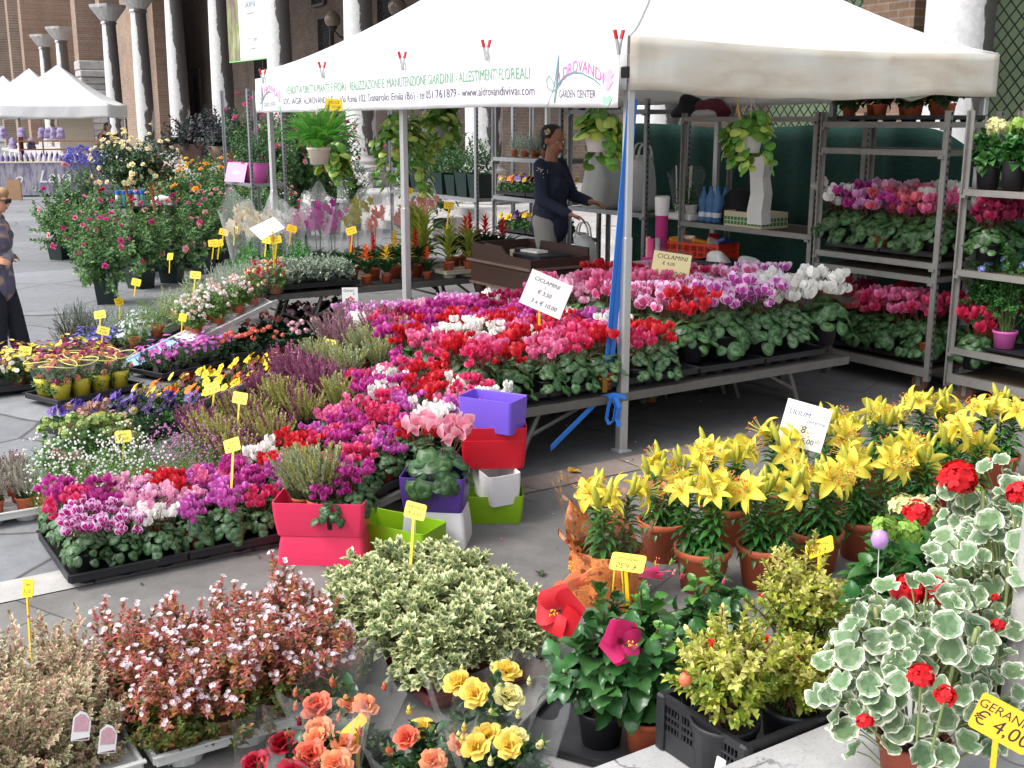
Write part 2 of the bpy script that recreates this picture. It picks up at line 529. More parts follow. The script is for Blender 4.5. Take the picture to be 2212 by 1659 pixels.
# ------------------------------------------------------------------ ground
g = MB().add([(-400, -60, 0), (300, -60, 0), (300, 500, 0), (-400, 500, 0)], [(0, 1, 2, 3)]).build('square', PAVE)
struct(g)
def quad_ab(a0, a1, b0, b1, z):
    return [tuple(M(a0, b0, z)), tuple(M(a0, b1, z)), tuple(M(a1, b1, z)), tuple(M(a1, b0, z))]
struct(MB().add(quad_ab(-3, 4.69, -6, 14, 0.004), [(0, 1, 2, 3)]).build('pavement', CONC))
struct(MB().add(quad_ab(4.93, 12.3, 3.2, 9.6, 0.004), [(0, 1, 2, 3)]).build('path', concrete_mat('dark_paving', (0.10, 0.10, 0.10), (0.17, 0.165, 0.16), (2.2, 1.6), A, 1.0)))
rd = np.random.default_rng(17); db = MB()
for k in range(420):
    p_ = M(rd.uniform(2.5, 8.6), rd.uniform(-1.5, 6.5), 0.0105); a_ = rd.uniform(0, 6.28); l_ = rd.uniform(0.005, 0.016)
    u_ = np.array([math.cos(a_), math.sin(a_), 0]) * l_; v_ = np.array([-math.sin(a_), math.cos(a_), 0]) * l_ * 0.45; c_ = np.array(p_)
    db.add([c_ - u_, c_ - v_, c_ + u_, c_ + v_ + np.array([0, 0, 0.003])], [(0, 1, 2, 3)], int(rd.integers(0, 4)))
struct(db.build('fallen_petals', [mat('petal_litter', lin((196, 120, 150)), .8), mat('leaf_litter', lin((92, 84, 50)), .9), mat('soil_litter', lin((54, 42, 34)), .95), mat('pale_litter', lin((206, 202, 192)), .8)]), 'stuff')
rs = random.Random(4)
kb = MB(); kb2 = MB()
b = -5.2
while b < 13:
    ln = rs.uniform(0.75, 1.15)
    t = kb if b < 2.6 else kb2
    t.add([tuple(M(4.695, b, 0.007)), tuple(M(4.695, b + ln - 0.008, 0.007)), tuple(M(4.925, b + ln - 0.008, 0.007)), tuple(M(4.925, b, 0.007))], [(0, 1, 2, 3)])
    b += ln
ks = concrete_mat('kerb_stone', (0.36, 0.35, 0.335), (0.52, 0.50, 0.47), None, 0, 1.6)
kp = concrete_mat('pink_kerb_stone', (0.20, 0.155, 0.135), (0.31, 0.25, 0.22), None, 0, 2.6)
struct(kb.build('kerb', ks)); struct(kb2.build('kerb', kp))
# the stair the photograph is taken from: three treads rising towards the camera
for i, a1 in enumerate((2.42, 2.07, 1.72)):
    z = 0.15 * (i + 1)
    s_ = MB().box((0, 0, 0), (9.5, a1 + 2.2, z - 0.002 * i), 0, ch=0.012)
    o = s_.build('stair_step', STEP, None, M((a1 - 2.2) / 2, 5.3, z / 2), A)
    struct(o)

# ------------------------------------------------------------------ arcade
COLS = [(2055, 11.7), (1420, 16.0), (1045, 20.5), (780, 25.6), (610, 30.4), (485, 35.3), (390, 40.2), (315, 45.0), (251, 50.4), (147, 62.0), (110, 67.5)]
CP_ = [Vector(((px - CX) / F * d, 1.0265 * d, 0)) for px, d in COLS]
DB = (CP_[8] - CP_[0]).normalized()               # along the arcade, away
NB = Vector((DB.y, -DB.x, 0))                     # into the building
if NB.x < 0:
    NB = -NB
ROTB = math.atan2(DB.y, DB.x)
def BP(s, n, z=0.0):
    return CP_[0] + DB * s + NB * n + Vector((0, 0, z))
SB = [(p - CP_[0]).dot(DB) for p in CP_]
def wallbox(mb, s0, s1, n0, n1, z0, z1):          # in the arcade's own axes (local x along, y = left of it)
    mb.box(((s0 + s1) / 2, -(n0 + n1) / 2, (z0 + z1) / 2), (s1 - s0, n1 - n0, z1 - z0))
org = CP_[0]
def bld(mb, name, mats, parent=None, **k):
    return mb.build(name, mats, parent, org if parent is None else (0, 0, 0), ROTB if parent is None else 0, **k)
# stepped stone base under the columns
st = MB()
for i in range(3):
    wallbox(st, -14, 78, -1.75 + 0.38 * i, 7, 0.15 * i, 0.15 * (i + 1))
struct(bld(st, 'arcade_steps', PALE, smooth=False))
colw = ['rightmost, behind the tent roof', 'behind the bags under the tent', 'with red paint runs behind the racks', 'left of the white tent roof', 'right half hidden by a hanging poster', 'left of the hanging poster', 'behind the large urn', 'second left of the urn', 'nearest the broken stone pier', 'first beyond the broken stone pier', 'farthest beyond the broken stone pier']
shaft = [(0.335, 0.0), (0.340, 0.9), (0.335, 2.0), (0.315, 3.6), (0.29, 4.9), (0.29, 4.95), (0.33, 4.98), (0.34, 5.03), (0.30, 5.08)]
base = [(0.52, 0.0), (0.545, 0.05), (0.54, 0.11), (0.46, 0.145), (0.43, 0.18), (0.45, 0.21), (0.44, 0.26), (0.36, 0.30), (0.345, 0.36)]
me_sh = MB().lathe(shaft, 28).mesh('shaft', MARB)
me_ba = MB().lathe(base, 28).mesh('base', PALE)
me_pl = MB().box((0, 0, 0), (1.12, 1.12, 0.34), ch=0.015).mesh('plinth', PALE, False)
cp = MB()
prof = [(0.29, 0), (0.36, 0.10), (0.52, 0.38), (0.60, 0.55), (0.62, 0.60), (0.62, 0.72)]
V = []
for r, z in prof:                                  # round at the neck, eight-sided block at the top
    for k in range(16):
        a = 2 * PI * k / 16
        q = (z / 0.72)
        sq = 1.0 / max(abs(math.cos(a)), abs(math.sin(a)))
        rr = r * ((1 - q) + q * min(sq, 1.25))
        V.append((rr * math.cos(a), rr * math.sin(a), z))
cp.add(V, [(i * 16 + k, i * 16 + (k + 1) % 16, (i + 1) * 16 + (k + 1) % 16, (i + 1) * 16 + k) for i in range(5) for k in range(16)])
cp.add([V[80 + k] for k in range(16)], [tuple(range(16))])
me_cp = cp.mesh('capital', concrete_mat('capital_stone', (0.30, 0.29, 0.28), (0.50, 0.48, 0.47)), False)
for i, p in enumerate(CP_):
    t = thing('marble_column', 'sooty pale marble column, ' + colw[i], 'column', p + Vector((0, 0, 0.45)), R(-28), 'columns of the arcade')
    new('plinth', me_pl, t, (0, 0, 0.17)); new('base', me_ba, t, (0, 0, 0.34)); new('shaft', me_sh, t, (0, 0, 0.60))
    new('capital', me_cp, t, (0, 0, 5.66))
# brick arches carried by the columns
aw = MB()
order = list(range(len(SB)))
for i in range(8):
    s0, s1 = SB[i] + 0.45, SB[i + 1] - 0.45
    c_, r_ = (s0 + s1) / 2, (s1 - s0) / 2
    n = 18
    for y in (-0.42, 0.42):
        low = [(c_ - r_ * math.cos(PI * k / n), y, 6.84 + r_ * math.sin(PI * k / n)) for k in range(n + 1)]
        up = [(x, y, 11.0) for x, _, _ in low]
        aw.grid([low, up])
    aw.grid([[(c_ - r_ * math.cos(PI * k / n), y, 6.84 + r_ * math.sin(PI * k / n)) for k in range(n + 1)] for y in (-0.42, 0.42)])
for s in SB[:9]:
    wallbox(aw, s - 0.45, s + 0.45, -0.42, 0.42, 6.84, 11.0)
tag(bld(aw, 'arcade_arches', BRICKR), 'brick arches carried by the row of marble columns', 'arches')
# unseen slab, added over the passage to darken it
vs = MB(); wallbox(vs, -14, SB[8] + 3, 0.5, 7.2, 9.6, 9.9)
tag(bld(vs, 'arcade_shade_slab', mat('plaster', (0.32, 0.27, 0.22), 0.9, noise=0.2, nscale=2)), 'unseen ceiling slab added to darken the arcade passage', 'ceiling')
# back wall with grilled windows
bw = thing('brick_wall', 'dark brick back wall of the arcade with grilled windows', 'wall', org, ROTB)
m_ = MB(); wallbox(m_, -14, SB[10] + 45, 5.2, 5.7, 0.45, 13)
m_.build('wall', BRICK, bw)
dark = mat('dark_glass', (0.012, 0.012, 0.014), 0.25)
frm = mat('dark_wood_frame', (0.05, 0.035, 0.025), 0.6)
gr = MB()
for k in range(-8, 9):                             # one lattice grille, reused for each window
    for sgn in (-1, 1):
        x0 = k * 0.16
        pts = []
        for tt in np.linspace(-1.1, 1.1, 23):
            x = x0 + sgn * tt * 0.72
            if abs(x) <= 0.6:
                pts.append((x, 0, tt))
        if len(pts) > 1:
            gr.tube([pts[0], pts[-1]], 0.012, 4)
me_gr = gr.mesh('grille', IRON)
fr = MB()
for x in (-0.64, 0.64):
    fr.box((x, 0, 0), (0.09, 0.12, 2.34))
for z in (-1.14, 1.14):
    fr.box((0, 0, z), (1.19, 0.12, 0.09))
me_fr = fr.mesh('frame', frm, False)
me_gl = MB().box((0, 0, 0), (1.18, 0.03, 2.18)).mesh('pane', dark, False)
for i, (px, py) in enumerate(((708, 108), (690, -60), (840, 60), (1290, 60), (565, 150), (430, 200))):
    r = ray(px, py); o0 = Vector((0, 0, H))
    tt = ((org - o0).dot(NB) + 5.2) / r.dot(NB)
    q = o0 + r * tt
    s = (q - org).dot(DB)
    wn = new('window', me_gl, bw, (s, -5.175, q.z))
    new('frame', me_fr, wn, (0, 0.06, 0)); new('grille', me_gr, wn, (0, 0.11, 0))
# lit far part of the arcade beyond the broken pier
pier = MB()
rs = random.Random(9)
z = 0.45
sp = (SB[8] + SB[9]) / 2 - 1.6
while z < 4.6:
    h = rs.uniform(0.3, 0.45)
    wdt = rs.uniform(0.62, 0.95)
    pier.box((sp + rs.uniform(-0.1, 0.1), rs.uniform(-0.06, 0.06), z + h / 2), (wdt * 1.9, rs.uniform(1.3, 1.55), h - 0.015), 0, ch=0.04)
    z += h
while z < 11:
    pier.box((sp, 0, z + 0.4), (1.25, 1.25, 0.8), 1); z += 0.8
tag(bld(pier, 'broken_pier', [PALE, BRICKR]), 'arcade pier of broken pale stone blocks below and brick above', 'pier')
fw = MB(); wallbox(fw, SB[8] + 3.2, SB[10] + 45, 2.6, 3.2, 0.0, 14.0)
for s in (SB[10] + 6, SB[10] + 13, SB[10] + 22):
    wallbox(fw, s, s + 1.3, -0.5, 2.6, 0, 14)
tag(bld(fw, 'red_brick_wall', BRICKR), 'sunlit red brick wall with brick buttresses at the far end', 'wall')
# brick house closing the square at the far left, with a tiled eave
hs_ = thing('brick_house', 'old brick house with tiled eave at the far left edge', 'house', dep(-160, 262, 105), R(8))
MB().box((0, 0, 5.4), (26, 6, 10.8)).build('wall', BRICKR, hs_)
rf = MB()
for k in range(70):
    x = -13.2 + k * 0.38
    rf.tube([(x, -3.5, 10.75), (x, 0.4, 12.0)], 0.15, 6)
rf.box((0, -1.5, 11.1), (26.6, 4.2, 0.12), M3=Matrix.Rotation(R(17.7), 3, 'X'))
rf.build('roof', mat('roof_tile', lin((150, 118, 92)), 0.9, isl=0.25), hs_)
# ------------------------------------------------------------------ chain-link screen and wall piers at the right, between the columns
gp = mat('green_panel', lin((104, 122, 92)), 0.8, noise=0.35, nscale=1.4)
cl = thing('chain_link_fence', 'chain link fence across the right arcade bay with green sheeting behind', 'fence', org, ROTB)
s0, s1 = -9.0, SB[1] - 0.5
mm = MB()
for k in range(int((s1 - s0) / 0.15) + 40):
    for sg in (-1, 1):
        xs = s0 - 3 + k * 0.15
        pts = []
        for t_ in np.linspace(0, 6.4, 33):
            x = xs + (t_ * 0.9 if sg > 0 else 5.8 - t_ * 0.9)
            if s0 < x < s1:
                pts.append((x, -0.9, 0.5 + t_))
        if len(pts) > 1:
            mm.tube([pts[0], pts[-1]], 0.008, 4, cap=False)
mm.build('mesh', IRON, cl)
for k, s in enumerate((-9.0, -4.5, -1.6, 2.6, SB[1] - 0.5)):
    MB().tube([(s, -0.9, 0.45), (s, -0.9, 6.9)], 0.05, 8).build('post', IRON, cl)
MB().box(((s0 + s1) / 2, -1.6, 3.4), (s1 - s0, 0.03, 6.0)).build('sheeting', gp, cl)
pr = MB(); pr.box((0, 0, 3.2), (0.75, 0.5, 6.4))
q = onb(1935, 100, 11.0)
tag(pr.build('brick_pier', brick_mat('brown_brick', (0.16, 0.09, 0.055), (0.24, 0.14, 0.085), (0.24, 0.2, 0.17)), None, BP(1.15, 0.45, 0.45), ROTB), 'narrow brown brick pier left of the rightmost column', 'pier')
# globe lamps on iron arms
for px, py, lb in ((718, 42, 'left'), (858, 15, 'right')):
    n_ = 4.3
    r = ray(px, py); o0 = Vector((0, 0, H)); tt = ((org - o0).dot(NB) + n_) / r.dot(NB); q = o0 + r * tt
    l_ = thing('wall_lamp', 'smoked glass globe lamp on an iron arm, %s one of two' % lb, 'lamp', q, ROTB, 'globe lamps of the arcade')
    MB().lathe([(0.0, -0.28), (0.12, -0.26), (0.24, -0.14), (0.28, 0), (0.24, 0.14), (0.12, 0.26), (0.05, 0.29)], 18).build('globe', mat('smoked_glass', lin((120, 108, 96)), 0.12), l_, smooth=True)
    MB().lathe([(0.0, -0.36), (0.06, -0.36), (0.16, -0.27), (0.17, -0.18)], 14).build('cup', IRON, l_, smooth=True)
    MB().tube([(0, 0, -0.3), (0, -0.25, -0.55), (0, -0.6, -0.62), (0, -0.88, -0.5)], 0.03, 8).build('arm', IRON, l_, smooth=True)
# hanging poster between two columns
m_poster = mat('poster_white', lin((226, 232, 240)), 0.6)
m_pic, N, L, p, co = surf('poster_picture', 0.6)
mp = N.new('ShaderNodeMapping'); mp.inputs['Scale'].default_value = (3.0, 1, 0.7); L.new(co, mp.inputs['Vector'])
L.new(ramp(N, L, noise(N, L, mp.outputs[0], 1.4, 6, 0.65), [(0.30, (0.03, 0.03, 0.03)), (0.45, (0.19, 0.13, 0.11)), (0.56, (0.20, 0.26, 0.06)), (0.66, (0.42, 0.36, 0.32)), (0.8, (0.10, 0.07, 0.06))]), p.inputs['Base Color'])
d_ = 31.6 * 1.0265
pl, pr_ = dep(497, 140, d_ + 1.2), dep(581, 133, d_ - 1.2)
ex = (pr_ - pl); ex.z = 0; wd = ex.length; rz = math.atan2(ex.y, ex.x)
zb = 3.55
po = thing('hanging_poster', 'white hanging poster with a picture strip on its left edge', 'poster', Vector((pl.x, pl.y, zb)), rz)
cut = wd * 0.31
MB().box((cut / 2 + wd / 2, 0, 2.0), (wd - cut - 0.004, 0.03, 4.0)).build('panel', m_poster, po)
MB().box((cut / 2 - 0.002, 0, 2.0), (cut - 0.002, 0.03, 4.0)).build('picture', m_pic, po)
MB().box((wd / 2, -0.001, -0.015), (wd, 0.034, 0.026)).build('hem', mat('poster_green', lin((120, 200, 110)), 0.6), po)
GREYT = mat('print_grey', lin((120, 120, 126)), 0.7)
for s_, sz, z_, sp_ in (('CRIPTORISOM', 0.24, 1.72, .8), ('GIARDINPENSILI', 0.22, 1.42, .8), ('Palazzo della Provincia', 0.09, 1.2, 1), ('m', 0.36, 0.52, 1), ('ODUMFO', 0.13, 0.50, .8), ('Rassegna documenti illustri', 0.075, 0.28, 1), ('\u2022', 0.2, 0.84, 1)):
    x_ = cut + (wd - cut) * 0.45
    if s_ == 'm': x_ -= 0.16
    if s_ == 'ODUMFO': x_ += 0.24
    text('lettering', s_, sz, GREYT, po, frame((1, 0, 0), (0, 0, 1), (x_, -0.018, z_)), sx=0.62, spacing=sp_)
# ------------------------------------------------------------------ big white tent
def canvas(name, col, trans, stain=None):
    m, N, L, p, co = surf(name, 0.75)
    rgb = N.new('ShaderNodeRGB'); rgb.outputs[0].default_value = (*col, 1); c = rgb.outputs[0]
    if stain:
        mp = N.new('ShaderNodeMapping'); mp.inputs['Scale'].default_value = (1.0, 1.0, 3.5); L.new(co, mp.inputs['Vector'])
        n = noise(N, L, mp.outputs[0], 1.7, 4, 0.55)
        c = mulc(N, L, c, ramp(N, L, n, [(0.36, (1, 1, 1)), (0.50, (0.94, 0.89, 0.82)), (0.62, (0.80, 0.71, 0.60)), (0.75, (0.93, 0.88, 0.82))]), stain)
    L.new(c, p.inputs['Base Color'])
    mp2 = N.new('ShaderNodeMapping'); mp2.inputs['Scale'].default_value = (1, 1, 0.5); L.new(co, mp2.inputs['Vector'])
    bumpn(N, L, p, noise(N, L, mp2.outputs[0], 4, 3, 0.5), 0.35, 0.05)
    tr = N.new('ShaderNodeBsdfTranslucent'); L.new(c, tr.inputs['Color'])
    mx = N.new('ShaderNodeMixShader'); mx.inputs[0].default_value = trans
    L.new(p.outputs[0], mx.inputs[1]); L.new(tr.outputs[0], mx.inputs[2]); L.new(mx.outputs[0], N['Material Output'].inputs['Surface'])
    return m
CANV = canvas('white_canvas', (0.86, 0.86, 0.85), 0.28)
CANVD = canvas('stained_canvas', (0.86, 0.82, 0.75), 0.22, 0.8)
BLUE = mat('blue_strap', lin((44, 116, 205)), 0.6)
def add_solid(o, th):
    s = o.modifiers.new('thickness', 'SOLIDIFY'); s.thickness = th; s.offset = 0
    return o
def make_canopy(la, lb, z0, z1, ridge, vh, seed, parent, mc, mv, pw=1.3, sag=0.10):
    """hipped canopy on a la x lb plan (local x = width lb, y = length la), ridge points inset from both ends"""
    Pk = [Vector((lb / 2, ridge, z1)), Vector((lb / 2, la - ridge, z1))]
    Cn = [Vector((0, 0, z0)), Vector((lb, 0, z0)), Vector((lb, la, z0)), Vector((0, la, z0))]
    def hip(c, p, v):
        q = c.lerp(p, v); q.z = z0 + (z1 - z0) * v ** pw
        return q
    cm = MB()
    for c0, c1, p0, p1 in ((Cn[0], Cn[1], Pk[0], Pk[0]), (Cn[1], Cn[2], Pk[0], Pk[1]), (Cn[2], Cn[3], Pk[1], Pk[1]), (Cn[3], Cn[0], Pk[1], Pk[0])):
        G = []
        nv, nu = 14, 24
        for i in range(nv + 1):
            v = i / nv
            a_, b_ = hip(c0, p0, v), hip(c1, p1, v)
            row = []
            for j in range(nu + 1):
                u = j / nu
                q = a_.lerp(b_, u)
                q.z -= sag * math.sin(PI * u) * (math.sin(PI * min(v * 1.05, 1)) + 0.25 * (1 - v))
                row.append(q)
            G.append(row)
        cm.grid(G)
    o = cm.build('canopy', mc, parent, smooth=True)
    add_solid(o, 0.002)
    for c0, p0 in ((Cn[0], Pk[0]), (Cn[1], Pk[0]), (Cn[2], Pk[1]), (Cn[3], Pk[1])):
        MB().tube([hip(c0, p0, v) + Vector((0, 0, 0.003)) for v in np.linspace(0, 1, 15)], 0.007, 6).build('seam', mc, parent, smooth=True)
    rs = random.Random(seed)
    for k, (c0, c1, m_) in enumerate(((Cn[0], Cn[1], mv), (Cn[1], Cn[2], mc), (Cn[2], Cn[3], mc), (Cn[3], Cn[0], mc))):
        d = (c1 - c0); L_ = d.length; d.normalize(); nn = Vector((d.y, -d.x, 0))
        nu = int(L_ / 0.07)
        ph = [rs.uniform(0, 6) for _ in range(4)]
        G = []
        for i in range(7):
            t_ = i / 6
            row = []
            for j in range(nu + 1):
                u = j / nu
                w_ = math.sin(u * L_ * 5 + ph[0]) * 0.5 + math.sin(u * L_ * 11 + ph[1] + t_ * 2) * 0.3 + math.sin(u * L_ * 2.1 + ph[2])
                env = min(1, u * 9, (1 - u) * 9)
                q = c0 + d * (u * L_) + nn * (0.012 + 0.018 * w_ * (0.25 + t_) * env)
                q.z = z0 - sag * 0.25 * math.sin(PI * u) - vh * t_ + 0.012 * env * w_ * t_
                row.append(q)
            G.append(row)
        add_solid(MB().grid(G).build('valance', m_, parent, smooth=True), 0.002)
LA, LB = 5.43, 3.25
tent = thing('market_tent', 'large white market tent with a banner, sheltering the cyclamen benches', 'tent', M(5.0, 4.0), A)
make_canopy(LA, LB, 2.35, 3.32, 1.55, 0.285, 3, tent, CANV, CANVD)
def pole_bm(h):
    m_ = MB()
    m_.box((0, 0, h * 0.28), (0.058, 0.058, h * 0.56), ch=0.008)
    m_.box((0, 0, h * 0.5), (0.050, 0.050, h), ch=0.007)
    m_.box((0, 0, 0.008), (0.09, 0.09, 0.016), ch=0.004)
    m_.box((0, 0, h - 0.10), (0.075, 0.075, 0.09), ch=0.006)
    return m_
pme = pole_bm(2.26).mesh('pole', ALU, False)
for x in (0.045, LB - 0.045):
    for y in (0.045, LA / 2, LA - 0.045):
        new('pole', pme, tent, (x, y, 0))
knob = mat('black_plastic', lin((28, 28, 30)), 0.5)
for x in (0.0, 0.095):
    MB().box((x - 0.006, 0.02, 2.16), (0.03, 0.05, 0.06), ch=0.005).build('bracket', knob, tent)
for y0_, y1_, x in ((0.045, LA / 2, 0.045), (LA / 2, LA - 0.045, 0.045)):
    tr_ = MB()
    tr_.tube([(x, y0_, 2.2), (x, (y0_ + y1_) / 2, 2.0), (x, y1_, 2.2)], 0.013, 6)
    tr_.tube([(x, y0_, 2.02), (x, (y0_ + y1_) / 2, 2.24), (x, y1_, 2.02)], 0.013, 6)
    tr_.build('truss', ALU, tent)
tr_ = MB()
for y in (0.06, LA - 0.06):
    tr_.tube([(0.05, y, 2.2), (LB * 0.25, y, 2.07), (LB * 0.5, y, 2.2), (LB * 0.75, y, 2.04), (LB - 0.05, y, 2.2)], 0.014, 6)
    tr_.tube([(0.05, y, 2.08), (LB * 0.25, y, 2.2), (LB * 0.5, y, 2.06), (LB * 0.75, y, 2.2), (LB - 0.05, y, 2.08)], 0.014, 6)
tr_.build('truss', ALU, tent)
# blue ratchet strap tied to the near pole: a band from the roof to the bench edge, a bow, and a tail to the bench leg
npole = M(5.045, 4.045)
def band(mb, pts, wd, side, th=0.002):
    P = [Vector(p) for p in pts]
    side = Vector(side).normalized() * wd / 2
    n = Vector((0, 0, 0))
    for i in range(len(P) - 1):
        d = (P[i + 1] - P[i]).normalized(); nn = d.cross(side).normalized() * th
        V = [P[i] - side + nn, P[i] + side + nn, P[i + 1] + side + nn, P[i + 1] - side + nn, P[i] - side - nn, P[i] + side - nn, P[i + 1] + side - nn, P[i + 1] - side - nn]
        mb.add([tuple(v) for v in V], [(0, 1, 2, 3), (7, 6, 5, 4), (0, 4, 5, 1), (2, 6, 7, 3), (1, 5, 6, 2), (0, 3, 7, 4)])
sb = MB()
ps = dep(1361, 215, 6.42); pe = dep(1306, 848, 6.38); pt = dep(1372, 215, 6.45); pu = dep(1320, 800, 6.40)
band(sb, [ps, pe], 0.042, E2 * 0.9 + E1 * 0.2); band(sb, [pt, pu], 0.042, E2 * 0.9 + E1 * 0.2)
q0 = dep(1300, 858, 6.36); q1 = dep(1190, 968, 6.05)
band(sb, [q0, q1], 0.035, (0, 0, 1))
q2 = dep(1352, 858, 6.33)
band(sb, [q0, dep(1328, 853, 6.32), q2], 0.026, (0, 0, 1))
lo = [dep(1322, 856, 6.31)] + [dep(x, y, 6.30) for x, y in ((1314, 880), (1310, 905), (1316, 917), (1326, 908), (1331, 880), (1326, 858))]
band(sb, lo, 0.022, E2)
band(sb, [dep(1330, 858, 6.3), dep(1338, 880, 6.29), dep(1333, 905, 6.29), dep(1338, 922, 6.28)], 0.03, E2)
tag(sb.build('ratchet_strap', BLUE), 'blue strap tied with a bow to the near tent pole', 'strap')
rb_ = MB(); c_ = dep(1305, 830, 6.37)
rb_.box(c_, (0.035, 0.03, 0.10), ch=0.006, M3=Matrix.Rotation(A, 3, 'Z')); rb_.tube([c_ + Vector((-.03, 0, .03)), c_ + Vector((.03, 0, .03))], 0.012, 8)
tag(rb_.build('strap_ratchet', mat('brass', lin((168, 128, 54)), 0.4, metal=0.7)), 'brass coloured ratchet buckle on the blue strap', 'buckle')
# banner clipped along the long valance
BANW = canvas('banner_vinyl', (0.84, 0.84, 0.85), 0.12)
bb = 3.90
tp = [(555, 171), (575, 168), (700, 156), (868, 137), (1050, 115), (1200, 103), (1346, 100)]
bt = [(556, 243), (577, 243), (700, 241), (868, 237), (1050, 231), (1200, 232), (1330, 233)]
def poly_at(pts, t):
    x = pts[0][0] + (pts[-1][0] - pts[0][0]) * t
    for (x0, y0), (x1, y1) in zip(pts, pts[1:]):
        if x <= x1:
            break
    f = (x - x0) / (x1 - x0)
    return x, y0 + (y1 - y0) * f
A_far, A_near = ab(onb(555, 200, bb))[0], ab(onb(1341, 165, bb))[0]
def ban(s, h):                                     # s 0 far .. 1 near, h 0 bottom .. 1 top
    a_ = A_far + (A_near - A_far) * s
    q = M(a_, bb)
    px = CX + F * q.x / (q.y * CP)                 # near enough for reading the edge heights
    def zz(pts):
        t = min(max((px - pts[0][0]) / (pts[-1][0] - pts[0][0]), 0), 1)
        return onb(px, poly_at(pts, t)[1], bb).z
    z = zz(bt) + (zz(tp) - zz(bt)) * h
    wv = 0.010 * math.sin(a_ * 7) + 0.006 * math.sin(a_ * 15 + h * 3)
    return M(a_, bb - 0.012 + wv * (1 - abs(h - 0.4)), z)
origin_b = M((A_far + A_near) / 2, bb, 2.1)
banner = thing('banner', 'long white vinyl banner with green and grey lettering clipped to the tent valance', 'banner', origin_b, 0)
add_solid(MB().grid([[ban(s, h) - origin_b for s in np.linspace(0, 1, 90)] for h in np.linspace(0, 1, 9)]).build('sheet', BANW, banner, smooth=True), 0.0015)
def ban_text(s, a_l, a_r, h_mid, hgt, m, arc=0.0, shear=0.0, name='lettering'):
    """lettering laid on the banner cloth: x runs from a_l (left end) to a_r"""
    o = text(name, s, 1.0, m, banner, Matrix(), align='LEFT', shear=shear, ext=0.0)
    me = o.data
    n = len(me.vertices)
    co = np.empty(n * 3); me.vertices.foreach_get('co', co); co = co.reshape(-1, 3)
    x0, x1 = co[:, 0].min(), co[:, 0].max(); y0, y1 = co[:, 1].min(), co[:, 1].max()
    out = []
    for x, y, z in co:
        u = (x - x0) / (x1 - x0); v = (y - y0) / (y1 - y0) - 0.5
        a_ = a_l + (a_r - a_l) * u
        s_ = (a_ - A_far) / (A_near - A_far)
        h = h_mid + arc * (1 - (2 * u - 1) ** 2) + v * hgt * (1 if not arc else 1)
        out.append(ban(s_, h) - E2 * 0.004 - origin_b)
    me.vertices.foreach_set('co', np.array([c for q in out for c in q]))
    me.update()
    return o
TGRN = mat('print_green', lin((112, 160, 128)), 0.7); TGRY = mat('print_dark', lin((92, 82, 104)), 0.7); TPNK = mat('print_pink', lin((214, 96, 168)), 0.7); TTEAL = mat('print_teal', lin((104, 138, 140)), 0.7)
def apx(px):
    return ab(onb(px, 200, bb))[0]
ban_text('VENDITA DIRETTA PIANTE E FIORI - REALIZZAZIONE E MANUTENZIONE GIARDINI - ALLESTIMENTI FLOREALI', apx(622), apx(1147), 0.60, 0.21, TGRN)
ban_text('SOC. AGR. ALDROVANDI S.S. - Via Roma 102, Granarolo Emilia (Bo) - tel 051.761879 - www.aldrovandivivai.com', apx(615), apx(1159), 0.27, 0.225, TGRY)
